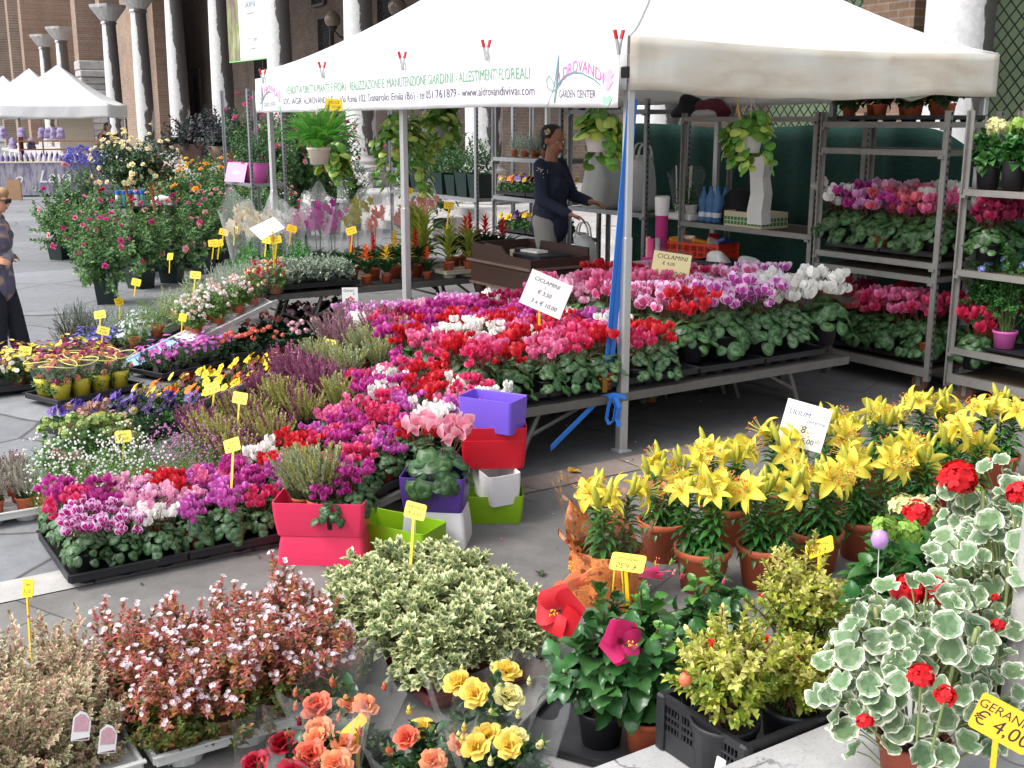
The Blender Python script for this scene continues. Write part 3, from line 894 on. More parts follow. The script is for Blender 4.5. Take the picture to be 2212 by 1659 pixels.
for l, r in ((apx(1178), apx(1328)), (apx(558), apx(610))):
    W_ = r - l
    def q_(u, h):
        return ban((l + W_ * u - A_far) / (A_near - A_far), h) - E2 * 0.005 - origin_b
    ban_text('LDROVANDI', l + W_ * 0.22, l + W_ * 0.88, 0.48, 0.20, TPNK, arc=0.21)
    ban_text('GARDEN CENTER', l + W_ * 0.22, l + W_ * 0.78, 0.23, 0.13, TGRY)
    lg = MB()
    for pts, rr in (([(0.02, 0.02), (0.06, 0.06), (0.13, 0.30), (0.19, 0.62), (0.235, 0.90), (0.215, 0.70), (0.185, 0.40), (0.15, 0.08)], [.2, .4, .5, .8, .3, 1.3, 1.4, 1.0]),
                    ([(0.25, 0.42), (0.2, 0.33), (0.12, 0.27), (0.055, 0.33), (0.04, 0.46), (0.08, 0.54), (0.12, 0.46), (0.15, 0.36)], [.5] * 8),
                    ([(0.20, 0.38), (0.3, 0.52), (0.45, 0.585), (0.6, 0.57), (0.75, 0.48), (0.86, 0.36)], [.9, .9, .8, .7, .6, .3])):
        P_ = []
        for k in range(len(pts) - 1):
            for t_ in (0, 0.33, 0.66):
                P_.append((pts[k][0] + (pts[k + 1][0] - pts[k][0]) * t_, pts[k][1] + (pts[k + 1][1] - pts[k][1]) * t_, rr[k]))
        P_.append((*pts[-1], rr[-1]))
        for (u0, h0, r0), (u1, h1, r1) in zip(P_, P_[1:]):
            d = Vector((u1 - u0, (h1 - h0) * 0.5)); d = d.normalized() if d.length else Vector((1, 0))
            nx, nh = -d.y, d.x
            w0, w1 = 0.009 * r0, 0.009 * r1
            lg.add([tuple(q_(u0 + nx * w0, h0 + nh * w0 * 2)), tuple(q_(u0 - nx * w0, h0 - nh * w0 * 2)), tuple(q_(u1 - nx * w1, h1 - nh * w1 * 2)), tuple(q_(u1 + nx * w1, h1 + nh * w1 * 2))], [(0, 1, 2, 3)])
    lg.build('emblem', TTEAL, banner)
    fl = MB()
    for cx_, ch_, s_, mi in ((0.93, 0.50, 0.045, 0), (0.965, 0.56, 0.04, 0), (0.955, 0.43, 0.04, 0), (0.93, 0.34, 0.03, 0), (0.90, 0.14, 0.03, 1), (0.94, 0.10, 0.035, 1), (0.965, 0.15, 0.03, 1)):
        fl.add([tuple(q_(cx_ + s_ * math.cos(t_ * PI / 5) * (1 + .25 * math.cos(3 * t_)), ch_ + s_ * 2 * math.sin(t_ * PI / 5))) for t_ in range(10)], [tuple(range(10))], mi)
    fl.build('emblem', [mat('print_rose', lin((232, 170, 214)), 0.7), mat('print_leaf', lin((150, 205, 170)), 0.7)], banner)
# spring clips
RED = mat('red_grip', lin((196, 40, 52)), 0.5)
for i, (px, py) in enumerate(((568, 170), (696, 157), (869, 138), (1050, 116), (1336, 100))):
    q = onb(px, py, bb - 0.03)
    c_ = thing('spring_clip', 'red handled metal spring clip on the banner edge, %s from left' % ORD[i + 1], 'clip', q, A, 'spring clips on the banner')
    mt = MB()
    for s_ in (-1, 1):
        mt.box((s_ * 0.008, -0.002, 0.0), (0.011, 0.018, 0.085), M3=Matrix.Rotation(s_ * 0.2, 3, 'Y'))
        MB().box((s_ * 0.022, -0.002, 0.06), (0.015, 0.022, 0.05), M3=Matrix.Rotation(s_ * 0.28, 3, 'Y'), ch=0.003).build('grip', RED, c_)
    mt.build('jaw', ALU, c_)
# ------------------------------------------------------------------ small white tents far left
def far_tent(px, py_peak, y, wd, label, rz=-0.42):
    pk = dep(px, py_peak, y)
    t = thing('market_tent', label, 'tent', (0, 0, 0), rz)
    base = Vector((pk.x, pk.y, 0)) - Matrix.Rotation(rz, 3, 'Z') @ Vector((wd / 2, wd / 2, 0))
    t.location = base
    zt = 2.36
    make_canopy(wd, wd, zt, pk.z, wd / 2, 0.36, int(px), t, CANV, CANV, 1.25, 0.10)
    me_ = MB().box((0, 0, zt / 2), (0.05, 0.05, zt)).mesh('pole', GALVD, False)
    for x in (0.04, wd - 0.04):
        for y_ in (0.04, wd - 0.04):
            new('pole', me_, t, (x, y_, 0))
    return t
ft = far_tent(124, 140, 33.0, 3.1, 'white peaked tent over the lavender stall', 0.17)
far_tent(62, 148, 38.5, 3.2, 'white peaked tent right behind the lavender stall tent', 0.17)
far_tent(6, 164, 44.5, 3.2, 'farthest white peaked tent cut by the left photo edge', 0.17)
# ------------------------------------------------------------------ plant trolleys
STEELM = mat('trolley_steel', lin((140, 137, 132)), 0.5, metal=0.35, noise=0.3, nscale=9)
PLY = mat('plywood_deck', (0.11, 0.075, 0.05), 0.8, noise=0.3, nscale=5)
RUB = mat('brown_rubber', lin((112, 78, 58)), 0.8, noise=0.3, nscale=12)
def trolley(a0, a1, b0, shelves, label, h=1.97, depth=0.56, wheels=True, m=None, group='plant trolleys along the back of the tent'):
    m = m or STEELM
    L_ = a1 - a0
    t = thing('plant_trolley', label, 'trolley', M(a0, b0), A, group)
    pm = MB()
    z0 = 0.1 if wheels else 0.0
    pm.box((0, 0.0, (h + z0) / 2), (0.034, 0.012, h - z0)); pm.box((-0.014, 0.018, (h + z0) / 2), (0.008, 0.034, h - z0))
    k = z0 + 0.05
    while k < h:
        pm.box((0.002, -0.0075, k), (0.013, 0.004, 0.022), 1); k += 0.05
    me_ = pm.mesh('post', [m, knob], False)
    for x, y in ((0, 0), (depth, 0), (0, L_), (depth, L_)):
        o = new('post', me_, t, (x, y, 0), PI if y else 0)
    for i, z in enumerate(shelves):
        s = MB()
        s.box((depth / 2, L_ / 2, z), (depth - 0.05, L_ - 0.05, 0.016), 1)
        s.box((0.0, L_ / 2, z - 0.004), (0.03, L_ - 0.03, 0.042), 0); s.box((depth, L_ / 2, z - 0.004), (0.03, L_ - 0.03, 0.042), 0)
        for y in (0.03, L_ - 0.03):
            s.box((depth / 2, y, z - 0.004), (depth - 0.032, 0.024, 0.038), 0)
            s.box((-0.012, y, z - 0.03), (0.05, 0.04, 0.02), 0)
        s.build('shelf', [m, PLY], t)
    if wheels:
        fr_ = MB(); fr_.box((depth / 2, L_ / 2, 0.165), (depth - 0.05, L_ - 0.05, 0.02), 1)
        for x in (0, depth):
            fr_.box((x, L_ / 2, 0.16), (0.04, L_ - 0.036, 0.06), 0)
        fr_.build('deck', [m, PLY], t)
        for x in (0.07, depth - 0.07):
            for y in (0.12, L_ - 0.12):
                wq = MB(); wq.tube([(x - 0.016, y, 0.062), (x + 0.016, y, 0.062)], 0.062, 16)
                wo = wq.build('wheel', RUB, t)
                fo = MB(); fo.box((x - 0.024, y, 0.09), (0.006, 0.035, 0.10)); fo.box((x + 0.024, y, 0.09), (0.006, 0.035, 0.10)); fo.box((x, y, 0.137), (0.055, 0.06, 0.008))
                fo.build('fork', m, wo)
    return t
trolley(3.45, 4.83, 6.75, (1.44, 0.90, 0.36), 'steel plant trolley at the right edge with hydrangeas on its upper shelf')
trolley(4.97, 6.09, 6.75, (1.88, 1.69, 0.92, 0.82), 'steel plant trolley with a cyclamen row on its middle shelf')
trolley(6.17, 7.72, 6.80, (1.92, 1.02), 'steel trolley carrying water bottles and a white carton tray')
trolley(8.2, 9.42, 6.80, (1.05, 1.99), 'steel trolley with white carrier bags behind the brown desk', 2.1, 0.5, True, GALV)
trolley(9.55, 10.85, 6.80, (1.50, 1.08, 0.68), 'galvanised rack with pansy trays left of the saleswoman', 2.1, 0.5, True, GALV)
trolley(11.2, 13.35, 6.8, (1.02,), 'galvanised rack carrying dark green square pots', 2.2, 0.5, False, GALV)
trolley(14.2, 15.2, 5.25, (1.10,), 'galvanised rack holding pink pots and a pink sign', 2.3, 0.45, False, GALV)
# green shade net hung behind the trolleys
def netm():
    m, N, L, p, co = surf('green_net', 0.9)
    mp = N.new('ShaderNodeMapping'); mp.inputs['Scale'].default_value = (1, 1, 5); L.new(co, mp.inputs['Vector'])
    c = ramp(N, L, noise(N, L, mp.outputs[0], 16, 5, 0.8), [(0.3, (0.004, 0.022, 0.017)), (0.7, (0.012, 0.075, 0.055))])
    L.new(c, p.inputs['Base Color'])
    return m
G = []
for i in range(15):
    t_ = i / 14
    row = []
    for j in range(70):
        a_ = 4.35 + 5.15 * j / 69
        zt_ = 1.86 + 0.02 * math.sin(a_ * 2.2) - 0.38 * math.exp(-((a_ - 5.0) / 0.45) ** 2)
        row.append(M(a_, 7.62 + 0.04 * math.sin(a_ * 6) * t_ + 0.03 * math.sin(a_ * 13 + 2 * t_), 0.05 + (zt_ - 0.05) * t_))
    G.append(row)
add_solid(tag(MB().grid(G).build('shade_net', netm(), smooth=True), 'dark green shade net hung behind the trolleys', 'net'), 0.003)
# ------------------------------------------------------------------ display benches and sloping racks
WOODD = mat('weathered_board', lin((78, 70, 66)), 0.85, noise=0.35, nscale=7)
def bench(label, a0, a1, b0, b1, z, boards):
    t = thing('display_bench', label, 'bench', M(a0, b0), A)
    da, db = a1 - a0, b1 - b0
    w_ = da / boards
    for k in range(boards):
        m_ = MB(); m_.box((db / 2, w_ * (k + .5), z - 0.02), (db, w_ - 0.015, 0.04), 0)
        m_.box((db / 2, w_ * (k + .5) - w_ / 2 + 0.002, z - 0.022), (db + 0.01, 0.012, 0.05), 1)
        m_.build('top', [WOODD, GALVD], t)
        for x, sl in ((0.5, -0.18), (db - 0.5, 0.12)):
            for y in (w_ * k + 0.06, w_ * (k + 1) - 0.08):
                MB().tube([(x, y, z - 0.045), (x + sl, y - 0.02, 0.0)], 0.018, 8).build('leg', GALVD, t)
            br = MB(); br.tube([(x + sl * .6, w_ * k + 0.06, z * .4), (x + sl * .6, w_ * (k + 1) - 0.08, z * .4)], 0.012, 6); br.tube([(x + sl * .5, w_ * k + 0.05, z * .5), (x - sl * 1.6, w_ * k + 0.05, z - 0.05)], 0.012, 6)
            br.build('brace', GALVD, t)
    return t
bench('low weathered bench full of cyclamens under the tent', 5.02, 7.22, 2.98, 5.95, 0.36, 3)
bench('weathered bench of bromeliads and orchids along the far side of the tent', 9.06, 10.7, 3.45, 6.0, 0.47, 2)
def slope_rack(label, a0, a1, b0, b1, z0, z1, rails, m):
    t = thing('sloping_rack', label, 'rack', M(a0, b0), A)
    n = rails
    for k in range(n):
        y = (a1 - a0) * k / (n - 1)
        MB().box(((b1 - b0) / 2, y, (z0 + z1) / 2), (math.hypot(b1 - b0, z1 - z0), 0.035, 0.03), M3=Matrix.Rotation(-math.atan2(z1 - z0, b1 - b0), 3, 'Y')).build('rail', m, t)
    for k in range(5):
        f = (k + .5) / 5
        MB().box(((b1 - b0) * f, (a1 - a0) / 2, z0 + (z1 - z0) * f - 0.03), (0.03, a1 - a0, 0.02)).build('crossbar', m, t)
    return t
slope_rack('sloping steel rack of cyclamens and heathers rising to the bench', 4.60, 7.05, 1.80, 2.97, 0.03, 0.335, 6, GALVD)
slope_rack('sloping aluminium rack of herbs at the far end', 8.86, 10.0, 2.30, 3.44, 0.02, 0.45, 4, ALU)
# ================================================================== plant library
def lanc(w, p=0.8):
    return lambda t: w * math.sin(PI * min(max(t, 0), 1) ** p) ** 0.9
LF = strip(3, [-1, 0, 1], lanc(0.30), 0.25, -0.5, 0.35)            # plain small leaf
LFS = strip(2, [-1, 0, 1], lanc(0.26), 0.2, -0.3, 0.3)             # cheaper still
LFN = strip(3, [-1, 0, 1], lanc(0.11), 0.3, -0.6, 0.4)             # narrow leaf
LFE = strip(3, [-1, -0.62, 0, 0.62, 1], lanc(0.30, 0.75), 0.3, -0.35, 0.35, True)   # leaf with a pale margin
LFL = strip(5, [-1, -0.5, 0, 0.5, 1], lanc(0.36, 0.62), 0.35, -0.7, 0.25, False, 1.0, 0.03)  # large leaf
ROSEL = strip(3, [-1, 0, 1], lanc(0.33, 0.7), 0.3, -0.6, 0.4)
def heart_out(th):
    d = (th + PI / 2 + PI) % (2 * PI) - PI
    e = (th - PI / 2 + PI) % (2 * PI) - PI
    return 0.5 * (1 - 0.5 * math.exp(-(d / 0.32) ** 2) + 0.16 * math.exp(-(e / 0.4) ** 2) + 0.07 * math.cos(2 * th + PI))
HEART = disc(14, [0.38, 0.70, 1.0], heart_out, lambda r, th: -0.28 * r * r * 0.5 + 0.035 * r * math.sin(4 * th + 1), [0, 1, 0])
def scal_out(th):
    d = (th + PI / 2 + PI) % (2 * PI) - PI
    return 0.5 * (1 + 0.045 * abs(math.sin(th * 5)) ** 0.6 + 0.02 * math.cos(7 * th) - 0.5 * math.exp(-(d / 0.17) ** 2))
GERL = disc(40, [0.30, 0.66, 0.89, 1.0], scal_out, lambda r, th: 0.10 * r * r + 0.055 * r * r * math.sin(5 * th) + 0.03 * r ** 3 * math.cos(12 * th), [0, 0, 1, 2], 0.10)
GERS = disc(14, [0.55, 1.0], scal_out, lambda r, th: 0.10 * r * r + 0.05 * r * r * math.sin(4 * th), [0, 1])
def around(n, tilt0=0.0, jit=0.0, seed=0):
    rg = random.Random(seed)
    return [np.array(Matrix.Rotation(2 * PI * k / n + tilt0 + rg.uniform(-jit, jit), 3, 'Z')) for k in range(n)]
CPET = strip(3, [-1, -0.8, 0, 0.8, 1], lambda t: 0.36 * math.sin(PI * (0.12 + 0.80 * t)) ** 0.8, 0.75, 2.05, -0.25, True)
def cyc_flower(seed):
    rg = random.Random(seed)
    ps = []
    for k in range(5):
        Rm = Matrix.Rotation(2 * PI * k / 5 + rg.uniform(-0.15, 0.15), 3, 'Z') @ Matrix.Rotation(rg.uniform(-0.25, 0.2), 3, 'X') @ Matrix.Rotation(rg.uniform(0.2, 0.7), 3, 'Y')
        ps.append((CPET, np.array(Rm), np.array(Rm) @ np.array([0, 0.07, 0]), rg.uniform(0.9, 1.08)))
    return join(*ps)
CYF = [cyc_flower(s) for s in range(4)]
def rosette(n, rings, seed=0, cupw=-0.35):
    rg = random.Random(seed); ps = []
    for cnt, r0, a0, a1, sc in rings:
        pt = strip(3, [-1, -0.5, 0, 0.5, 1], lambda t: 0.46 * math.sin(PI * (0.10 + 0.72 * t)) ** 0.75, a0, a1, cupw)
        off = rg.uniform(0, 6)
        for k in range(cnt):
            Rm = np.array(Matrix.Rotation(2 * PI * k / cnt + off + rg.uniform(-0.2, 0.2), 3, 'Z') @ Matrix.Rotation(rg.uniform(-0.15, 0.15), 3, 'X'))
            ps.append((pt, Rm, Rm @ np.array([0, r0, 0]), sc * rg.uniform(0.92, 1.08)))
    return join(*ps)
ROSE = [rosette(0, [(5, 0.02, 0.55, 0.0, 0.62), (5, 0.03, 0.85, 0.5, 0.55), (5, 0.02, 1.1, 1.0, 0.48), (4, 0.015, 1.3, 1.5, 0.42), (3, 0.005, 1.45, 1.8, 0.38)], s, -0.3) for s in range(3)]
ROSES_ = [rosette(0, [(5, 0.02, 0.5, 0.0, 0.6), (5, 0.02, 1.0, 0.8, 0.48), (3, 0.01, 1.4, 1.6, 0.4)], s, -0.3) for s in range(2)]
def pom_t(npet, r, seed, petal=0.42):
    """round head of little five-petalled florets, unit radius"""
    rg = np.random.default_rng(seed)
    fl = join(*[(strip(2, [-1, 0, 1], lambda t: 0.42 * math.sin(PI * (0.1 + 0.75 * t)), 0.35, -0.1, -0.1), a, (0, 0, 0), 1.0) for a in around(5)])
    d = rdir(npet, rg, -0.55, 1.0)
    return join(*[(fl, frames(nrm(np.cross(d[i], rg.normal(size=3)))[None], d[i][None])[0], d[i] * r * rg.uniform(0.6, 1.12), petal * rg.uniform(0.85, 1.15)) for i in range(npet)])
GERH = [pom_t(46, 0.72, s, 0.33) for s in range(2)]
def shoots(mb, rng, tips, dirs, tpl, n, size, length, ang=(0.5, 1.2), groups=((0, 1.0),), droop=0.0, whorl=2.4):
    N = len(tips)
    s = (np.arange(n) + 0.5) / n
    az = (np.arange(n)[None] * whorl + rng.uniform(0, 6.28, N)[:, None])
    d = nrm(np.asarray(dirs, float))
    ref = np.where(np.abs(d[:, 2:3]) < 0.9, np.array([[0, 0, 1.0]]), np.array([[1.0, 0, 0]]))
    u = nrm(np.cross(d, ref)); v = np.cross(d, u)
    an = ang[1] + (ang[0] - ang[1]) * s[None] + rng.normal(0, 0.15, (N, n))
    pr = np.cos(az)[..., None] * u[:, None] + np.sin(az)[..., None] * v[:, None]
    y = d[:, None] * np.cos(an)[..., None] + pr * np.sin(an)[..., None]
    y[..., 2] -= droop
    P = np.asarray(tips)[:, None] - d[:, None] * (length * (1 - s))[None, :, None]
    z = d[:, None] * 1.0 + np.array([0, 0, 0.6]) + rng.normal(0, 0.15, (N, n, 3))
    Rm = frames(y.reshape(-1, 3), z.reshape(-1, 3)); P = P.reshape(-1, 3)
    sc = size * rng.uniform(0.7, 1.2, N * n) * np.tile(1.1 - 0.45 * s, N)
    w_ = np.array([g[1] for g in groups]); pick = rng.choice(len(groups), N * n, p=w_ / w_.sum())
    for k, g in enumerate(groups):
        q = pick == k
        if q.any():
            mb.inst(tpl, Rm[q], P[q], sc[q], g[0])
def dome(rng, N, Rr, Hh, zmin=0.05, lo=0.8, hi=1.05, up=0.5):
    d = rdir(N, rng, zmin, 1.0)
    q = rng.uniform(lo, hi, N)[:, None]
    lump = 1 + 0.12 * np.sin(d[:, :1] * 5 + 1) * np.sin(d[:, 1:2] * 6)
    P = d * q * lump * np.array([Rr, Rr, Hh])
    D = nrm(d * np.array([1, 1, 1]) + np.array([0, 0, up]) + rng.normal(0, 0.25, (N, 3)))
    return P, D
def stems(mb, rng, tips, base_r, r=0.002, n=4, m=0, zb=0.0):
    for t in tips:
        b = np.array([rng.normal(0, base_r), rng.normal(0, base_r), zb])
        t = np.asarray(t)
        mid = b * 0.45 + t * 0.55 + np.array([0, 0, 0.18 * (t[2] - zb)])
        mb.tube([b, mid, t], [r * 1.3, r, r * 0.7], n, m, cap=False)
def pot_mb(r, h, rim=True, taper=0.78, th=0.004, soil=0.86):
    m_ = MB()
    rb = r * taper
    pr = [(0, 0), (rb, 0.0), (rb + (r - rb) * 0.78 * 0.96, h * 0.80)]
    if rim:
        pr += [(r * 0.975, h * 0.82), (r * 1.03, h * 0.85), (r * 1.05, h * 0.99), (r * 1.02, h * 1.0)]
    else:
        pr += [(r, h * 0.98), (r * 1.02, h)]
    pr += [(r * 0.95, h * 0.995), (r * 0.93, h * soil)]
    m_.lathe(pr, 20)
    return m_
def soil_mb(r, h, soil=0.86):
    m_ = MB()
    rg = random.Random(3)
    V = [(0, 0, h * soil + 0.004)]; 
    for ri in (0.5, 0.95):
        for k in range(16):
            V.append((r * ri * math.cos(k * PI / 8), r * ri * math.sin(k * PI / 8), h * soil + rg.uniform(-0.004, 0.005) * r * 8))
    Fc = [(0, 1 + k, 1 + (k + 1) % 16) for k in range(16)] + [(1 + k, 17 + k, 17 + (k + 1) % 16, 1 + (k + 1) % 16) for k in range(16)]
    return m_.add(V, Fc)
# ---- colours
TERRA = mat('terracotta_plastic', lin((182, 92, 58)), 0.6, noise=0.10, nscale=9, objv=0.12)
TERRAD = mat('dark_terracotta', lin((150, 70, 46)), 0.65, noise=0.15, nscale=9)
BLK = mat('black_pot_plastic', lin((36, 36, 40)), 0.45, noise=0.2, nscale=9)
DKGRN = mat('dark_green_plastic', lin((22, 42, 40)), 0.45)
SOIL = mat('potting_soil', lin((48, 34, 26)), 0.95, noise=0.5, nscale=60)
WHP = mat('white_plastic', lin((222, 222, 218)), 0.4, noise=0.06, nscale=5)
CREAMP = mat('cream_plastic', lin((214, 204, 184)), 0.45)
STEM = leafm('stem_green', (92, 112, 58), 0.2, 0.05)
STEMR = leafm('stem_red', (112, 70, 52), 0.2, 0.05)
WOODY = mat('twig_wood', lin((92, 66, 44)), 0.85, isl=0.2)
CYG = leafm('cyclamen_leaf', (50, 84, 42), 0.35, 0.12, 0.40)
CYS = leafm('cyclamen_leaf_silver', (76, 108, 70), 0.30, 0.12, 0.45)
CYG2 = leafm('cyclamen_leaf_pale', (58, 92, 54), 0.35, 0.12, 0.42)
CYS2 = leafm('cyclamen_leaf_pale_silver', (94, 120, 84), 0.25, 0.12, 0.45)
CYCOL = {'red': (204, 20, 36), 'deep pink': (216, 36, 96), 'magenta': (186, 34, 138), 'violet pink': (196, 74, 172), 'pink': (226, 96, 148), 'pale pink': (234, 164, 196), 'white': (240, 238, 232), 'salmon pink': (228, 92, 110), 'crimson': (158, 16, 72), 'lilac pink': (222, 150, 208), 'cherry': (200, 24, 70)}
CYP, CYE = {}, {}
for k_, c_ in CYCOL.items():
    CYP[k_] = petm('cyclamen_petal_' + k_.replace(' ', '_'), c_, 0.22)
    e = tuple(int(x + (255 - x) * (0.10 if k_ in ('red', 'crimson', 'cherry') else 0.22)) for x in c_)
    CYE[k_] = petm('cyclamen_edge_' + k_.replace(' ', '_'), e, 0.15)
CYE_W = petm('cyclamen_edge_whitish', (242, 206, 236), 0.1)
# ---- cyclamens: leaves and blossoms as two shared meshes per variant
def cyc_leaves(seed, Rr, Hh, n, size, pot_h):
    rg = np.random.default_rng(seed); b = MB()
    rho = np.sqrt(rg.uniform(0, 1, n)); th = rg.uniform(0, 6.28, n)
    P = np.stack([rho * Rr * np.cos(th), rho * Rr * np.sin(th), pot_h + Hh * (1 - 0.75 * rho ** 2) * rg.uniform(0.55, 1.0, n) - 0.55 * Hh * np.clip(rho - 0.7, 0, 1) / 0.3], -1)
    out = np.stack([np.cos(th), np.sin(th), np.zeros(n)], -1)
    up = np.array([0, 0, 1.0])
    tl = rho * 1.25 + rg.normal(0, 0.25, n)
    y = out * np.cos(tl)[:, None] - up * np.sin(tl)[:, None]
    y = y + rg.normal(0, 0.35, (n, 3)) * np.array([1, 1, 0.2])
    z = up * np.cos(tl)[:, None] + out * np.sin(tl)[:, None]
    b.inst(HEART, frames(y, z), P, size * rg.uniform(0.65, 1.15, n))
    for i in range(0, n, 3):
        b.tube([(0, 0, pot_h * 0.9), tuple(P[i] * np.array([0.6, 0.6, 1])), tuple(P[i])], 0.0018, 4, 2, cap=False)
    return b
def cyc_flowers(seed, Rr, zlo, zhi, n, size, pot_h):
    rg = np.random.default_rng(seed); b = MB()
    rho = np.sqrt(rg.uniform(0, 1, n)) * Rr; th = rg.uniform(0, 6.28, n)
    P = np.stack([rho * np.cos(th), rho * np.sin(th), rg.uniform(zlo, zhi, n)], -1)
    for i in range(n):
        tilt = Matrix.Rotation(rg.uniform(0, 6.28), 3, 'Z') @ Matrix.Rotation(rg.uniform(-0.1, 0.7), 3, 'X') @ Matrix.Rotation(rg.uniform(0, 6.28), 3, 'Z')
        b.inst(CYF[i % 4], np.array(tilt), P[i], size * rg.uniform(0.8, 1.15))
        q = P[i]
        b.tube([(q[0] * 0.2, q[1] * 0.2, pot_h), (q[0] * 0.7, q[1] * 0.7, q[2] * 0.8 + pot_h * 0.2), tuple(q + np.array([0, 0, -0.002]))], 0.0017, 4, 2, cap=False)
    return b
NV = 4
MINI_L = [cyc_leaves(s, 0.105, 0.095, 64, 0.052, 0.075).mesh('leaves', [CYG, CYS, STEM]) for s in range(NV)]
MINI_F = [cyc_flowers(s, 0.09, 0.15, 0.235, 20, 0.036, 0.085).mesh('blossoms', [CYP['red'], CYE['red'], STEMR]) for s in range(10, 10 + NV)]
BIG_L = [cyc_leaves(s, 0.15, 0.135, 76, 0.074, 0.095).mesh('leaves', [CYG, CYS, STEM]) for s in range(20, 20 + NV)]
BIG_F = [cyc_flowers(s, 0.125, 0.235, 0.345, 18, 0.053, 0.11).mesh('blossoms', [CYP['red'], CYE['red'], STEMR]) for s in range(30, 30 + NV)]
POT_S = pot_mb(0.052, 0.085).mesh('pot', TERRA)
POT_B = pot_mb(0.07, 0.11).mesh('pot', TERRA)
RS = random.Random(77)
def cyclamen(p, col, big, label, group, edge=False, pale=None, sc=1.0, potm=None):
    t = thing('cyclamen', label, 'cyclamen', p, RS.uniform(0, 6.28), group, sc * RS.uniform(0.92, 1.08))
    k = RS.randrange(NV)
    po = new('pot', POT_B if big else POT_S, t)
    if potm or RS.random() < 0.6: setmat(po, [potm or BLK])
    lv = new('leaves', (BIG_L if big else MINI_L)[k], t)
    if pale or (pale is None and RS.random() < 0.35):
        setmat(lv, [CYG2, CYS2, STEM])
    f = new('blossoms', (BIG_F if big else MINI_F)[RS.randrange(NV)], t, (0, 0, 0), RS.uniform(0, 6.28))
    setmat(f, [CYP[col], CYE_W if edge else CYE[col], STEMR])
    return t
# ---- generic trays
def tray_mb(L_, W_, nx, ny, rim=0.038, cup_h=0.045, r=0.045):
    """plug tray: a rim sheet with drop cups under it, origin on the ground at the centre, local x long"""
    m_ = MB()
    z = cup_h
    m_.box((0, -W_ / 2, z + rim / 2 - 0.01), (L_, 0.012, rim), ch=0.003); m_.box((0, W_ / 2, z + rim / 2 - 0.01), (L_, 0.012, rim), ch=0.003)
    m_.box((-L_ / 2, 0, z + rim / 2 - 0.0095), (0.012, W_ - 0.013, rim), ch=0.003); m_.box((L_ / 2, 0, z + rim / 2 - 0.0095), (0.012, W_ - 0.013, rim), ch=0.003)
    m_.box((0, -W_ / 2 - 0.008, z + rim - 0.012), (L_ + 0.02, 0.018, 0.006)); m_.box((0, W_ / 2 + 0.008, z + rim - 0.012), (L_ + 0.02, 0.018, 0.006))
    m_.box((0, 0, z), (L_ - 0.014, W_ - 0.014, 0.004))
    for i in range(nx):
        for j in range(ny):
            m_.lathe([(0.001, 0.0), (r * 0.8, 0.0), (r, z)], 14, 0, (L_ * ((i + .5) / nx - .5), W_ * ((j + .5) / ny - .5), 0))
    return m_
def tray(p, rot, L_, W_, nx, ny, m, label, group='plant trays', **k):
    key = (L_, W_, nx, ny, m.name, tuple(k.items()))
    if key not in TRAYS:
        TRAYS[key] = tray_mb(L_, W_, nx, ny, **k).mesh('plant_tray', m, False)
    o = new('plant_tray', TRAYS[key], None, p, 0, rot=rot if hasattr(rot, '__len__') else (0, 0, rot))
    return tag(o, label, 'tray', group)
TRAYS = {}
# ---- price tags
YEL = mat('yellow_card', lin((244, 200, 24)), 0.5)
YELP = mat('pale_yellow_card', lin((246, 226, 92)), 0.5)
INK = mat('black_ink', lin((34, 30, 34)), 0.7)
def price_tag(p, h, facing, label, lines=(), cw=0.085, ch_=0.055, lean=0.0, roll=0.0, m=None, back=0.35, rev=False):
    """yellow stake with a card; p = foot, facing = direction the card looks at (rotz), back = tilt from upright"""
    m = m or YEL
    t = thing('price_tag', label, 'price tag', p, facing, 'yellow price tags')
    b = MB()
    top = Vector((lean, 0, h))
    b.box(top / 2, (0.011, 0.004, top.length), M3=Vector((0, 0, 1)).rotation_difference(top).to_matrix())
    b.build('stake', m, t)
    c = MB()
    n = 6; r_ = 0.008; poly = []
    for cx_, cy_, a0 in ((cw / 2 - r_, ch_ / 2 - r_, 0), (-cw / 2 + r_, ch_ / 2 - r_, PI / 2), (-cw / 2 + r_, -ch_ / 2 + r_, PI), (cw / 2 - r_, -ch_ / 2 + r_, 1.5 * PI)):
        for k in range(4):
            a_ = a0 + k * PI / 6
            poly.append((cx_ + r_ * math.cos(a_), cy_ + r_ * math.sin(a_)))
    Mx = Matrix.Rotation(roll, 3, 'Y') @ Matrix.Rotation(PI / 2 - back, 3, 'X')
    roll += random.Random(int(p.x * 977 + p.y * 331)).uniform(-0.22, 0.22); Mx = Matrix.Rotation(roll, 3, 'Y') @ Matrix.Rotation(PI / 2 - back, 3, 'X')
    c.prism(poly, -0.0012, 0.0012, 0, Mx, top + Mx @ Vector((0, ch_ / 2 - 0.005, 0)))
    card = c.build('card', m, t)
    for i, (s_, y_, sz) in enumerate(lines):
        o = Mx @ Vector((0, y_ * ch_, 0.0016)) + top + Mx @ Vector((0, ch_ / 2 - 0.005, 0))
        text('writing', s_, sz, INK, card, Matrix.Translation(o) @ Mx.to_4x4() @ (Matrix.Rotation(PI, 4, 'Z') if rev else Matrix()), shear=0.15, ext=0.0)
    return t
def face_cam(p):
    return math.atan2(p.y, p.x) - PI / 2
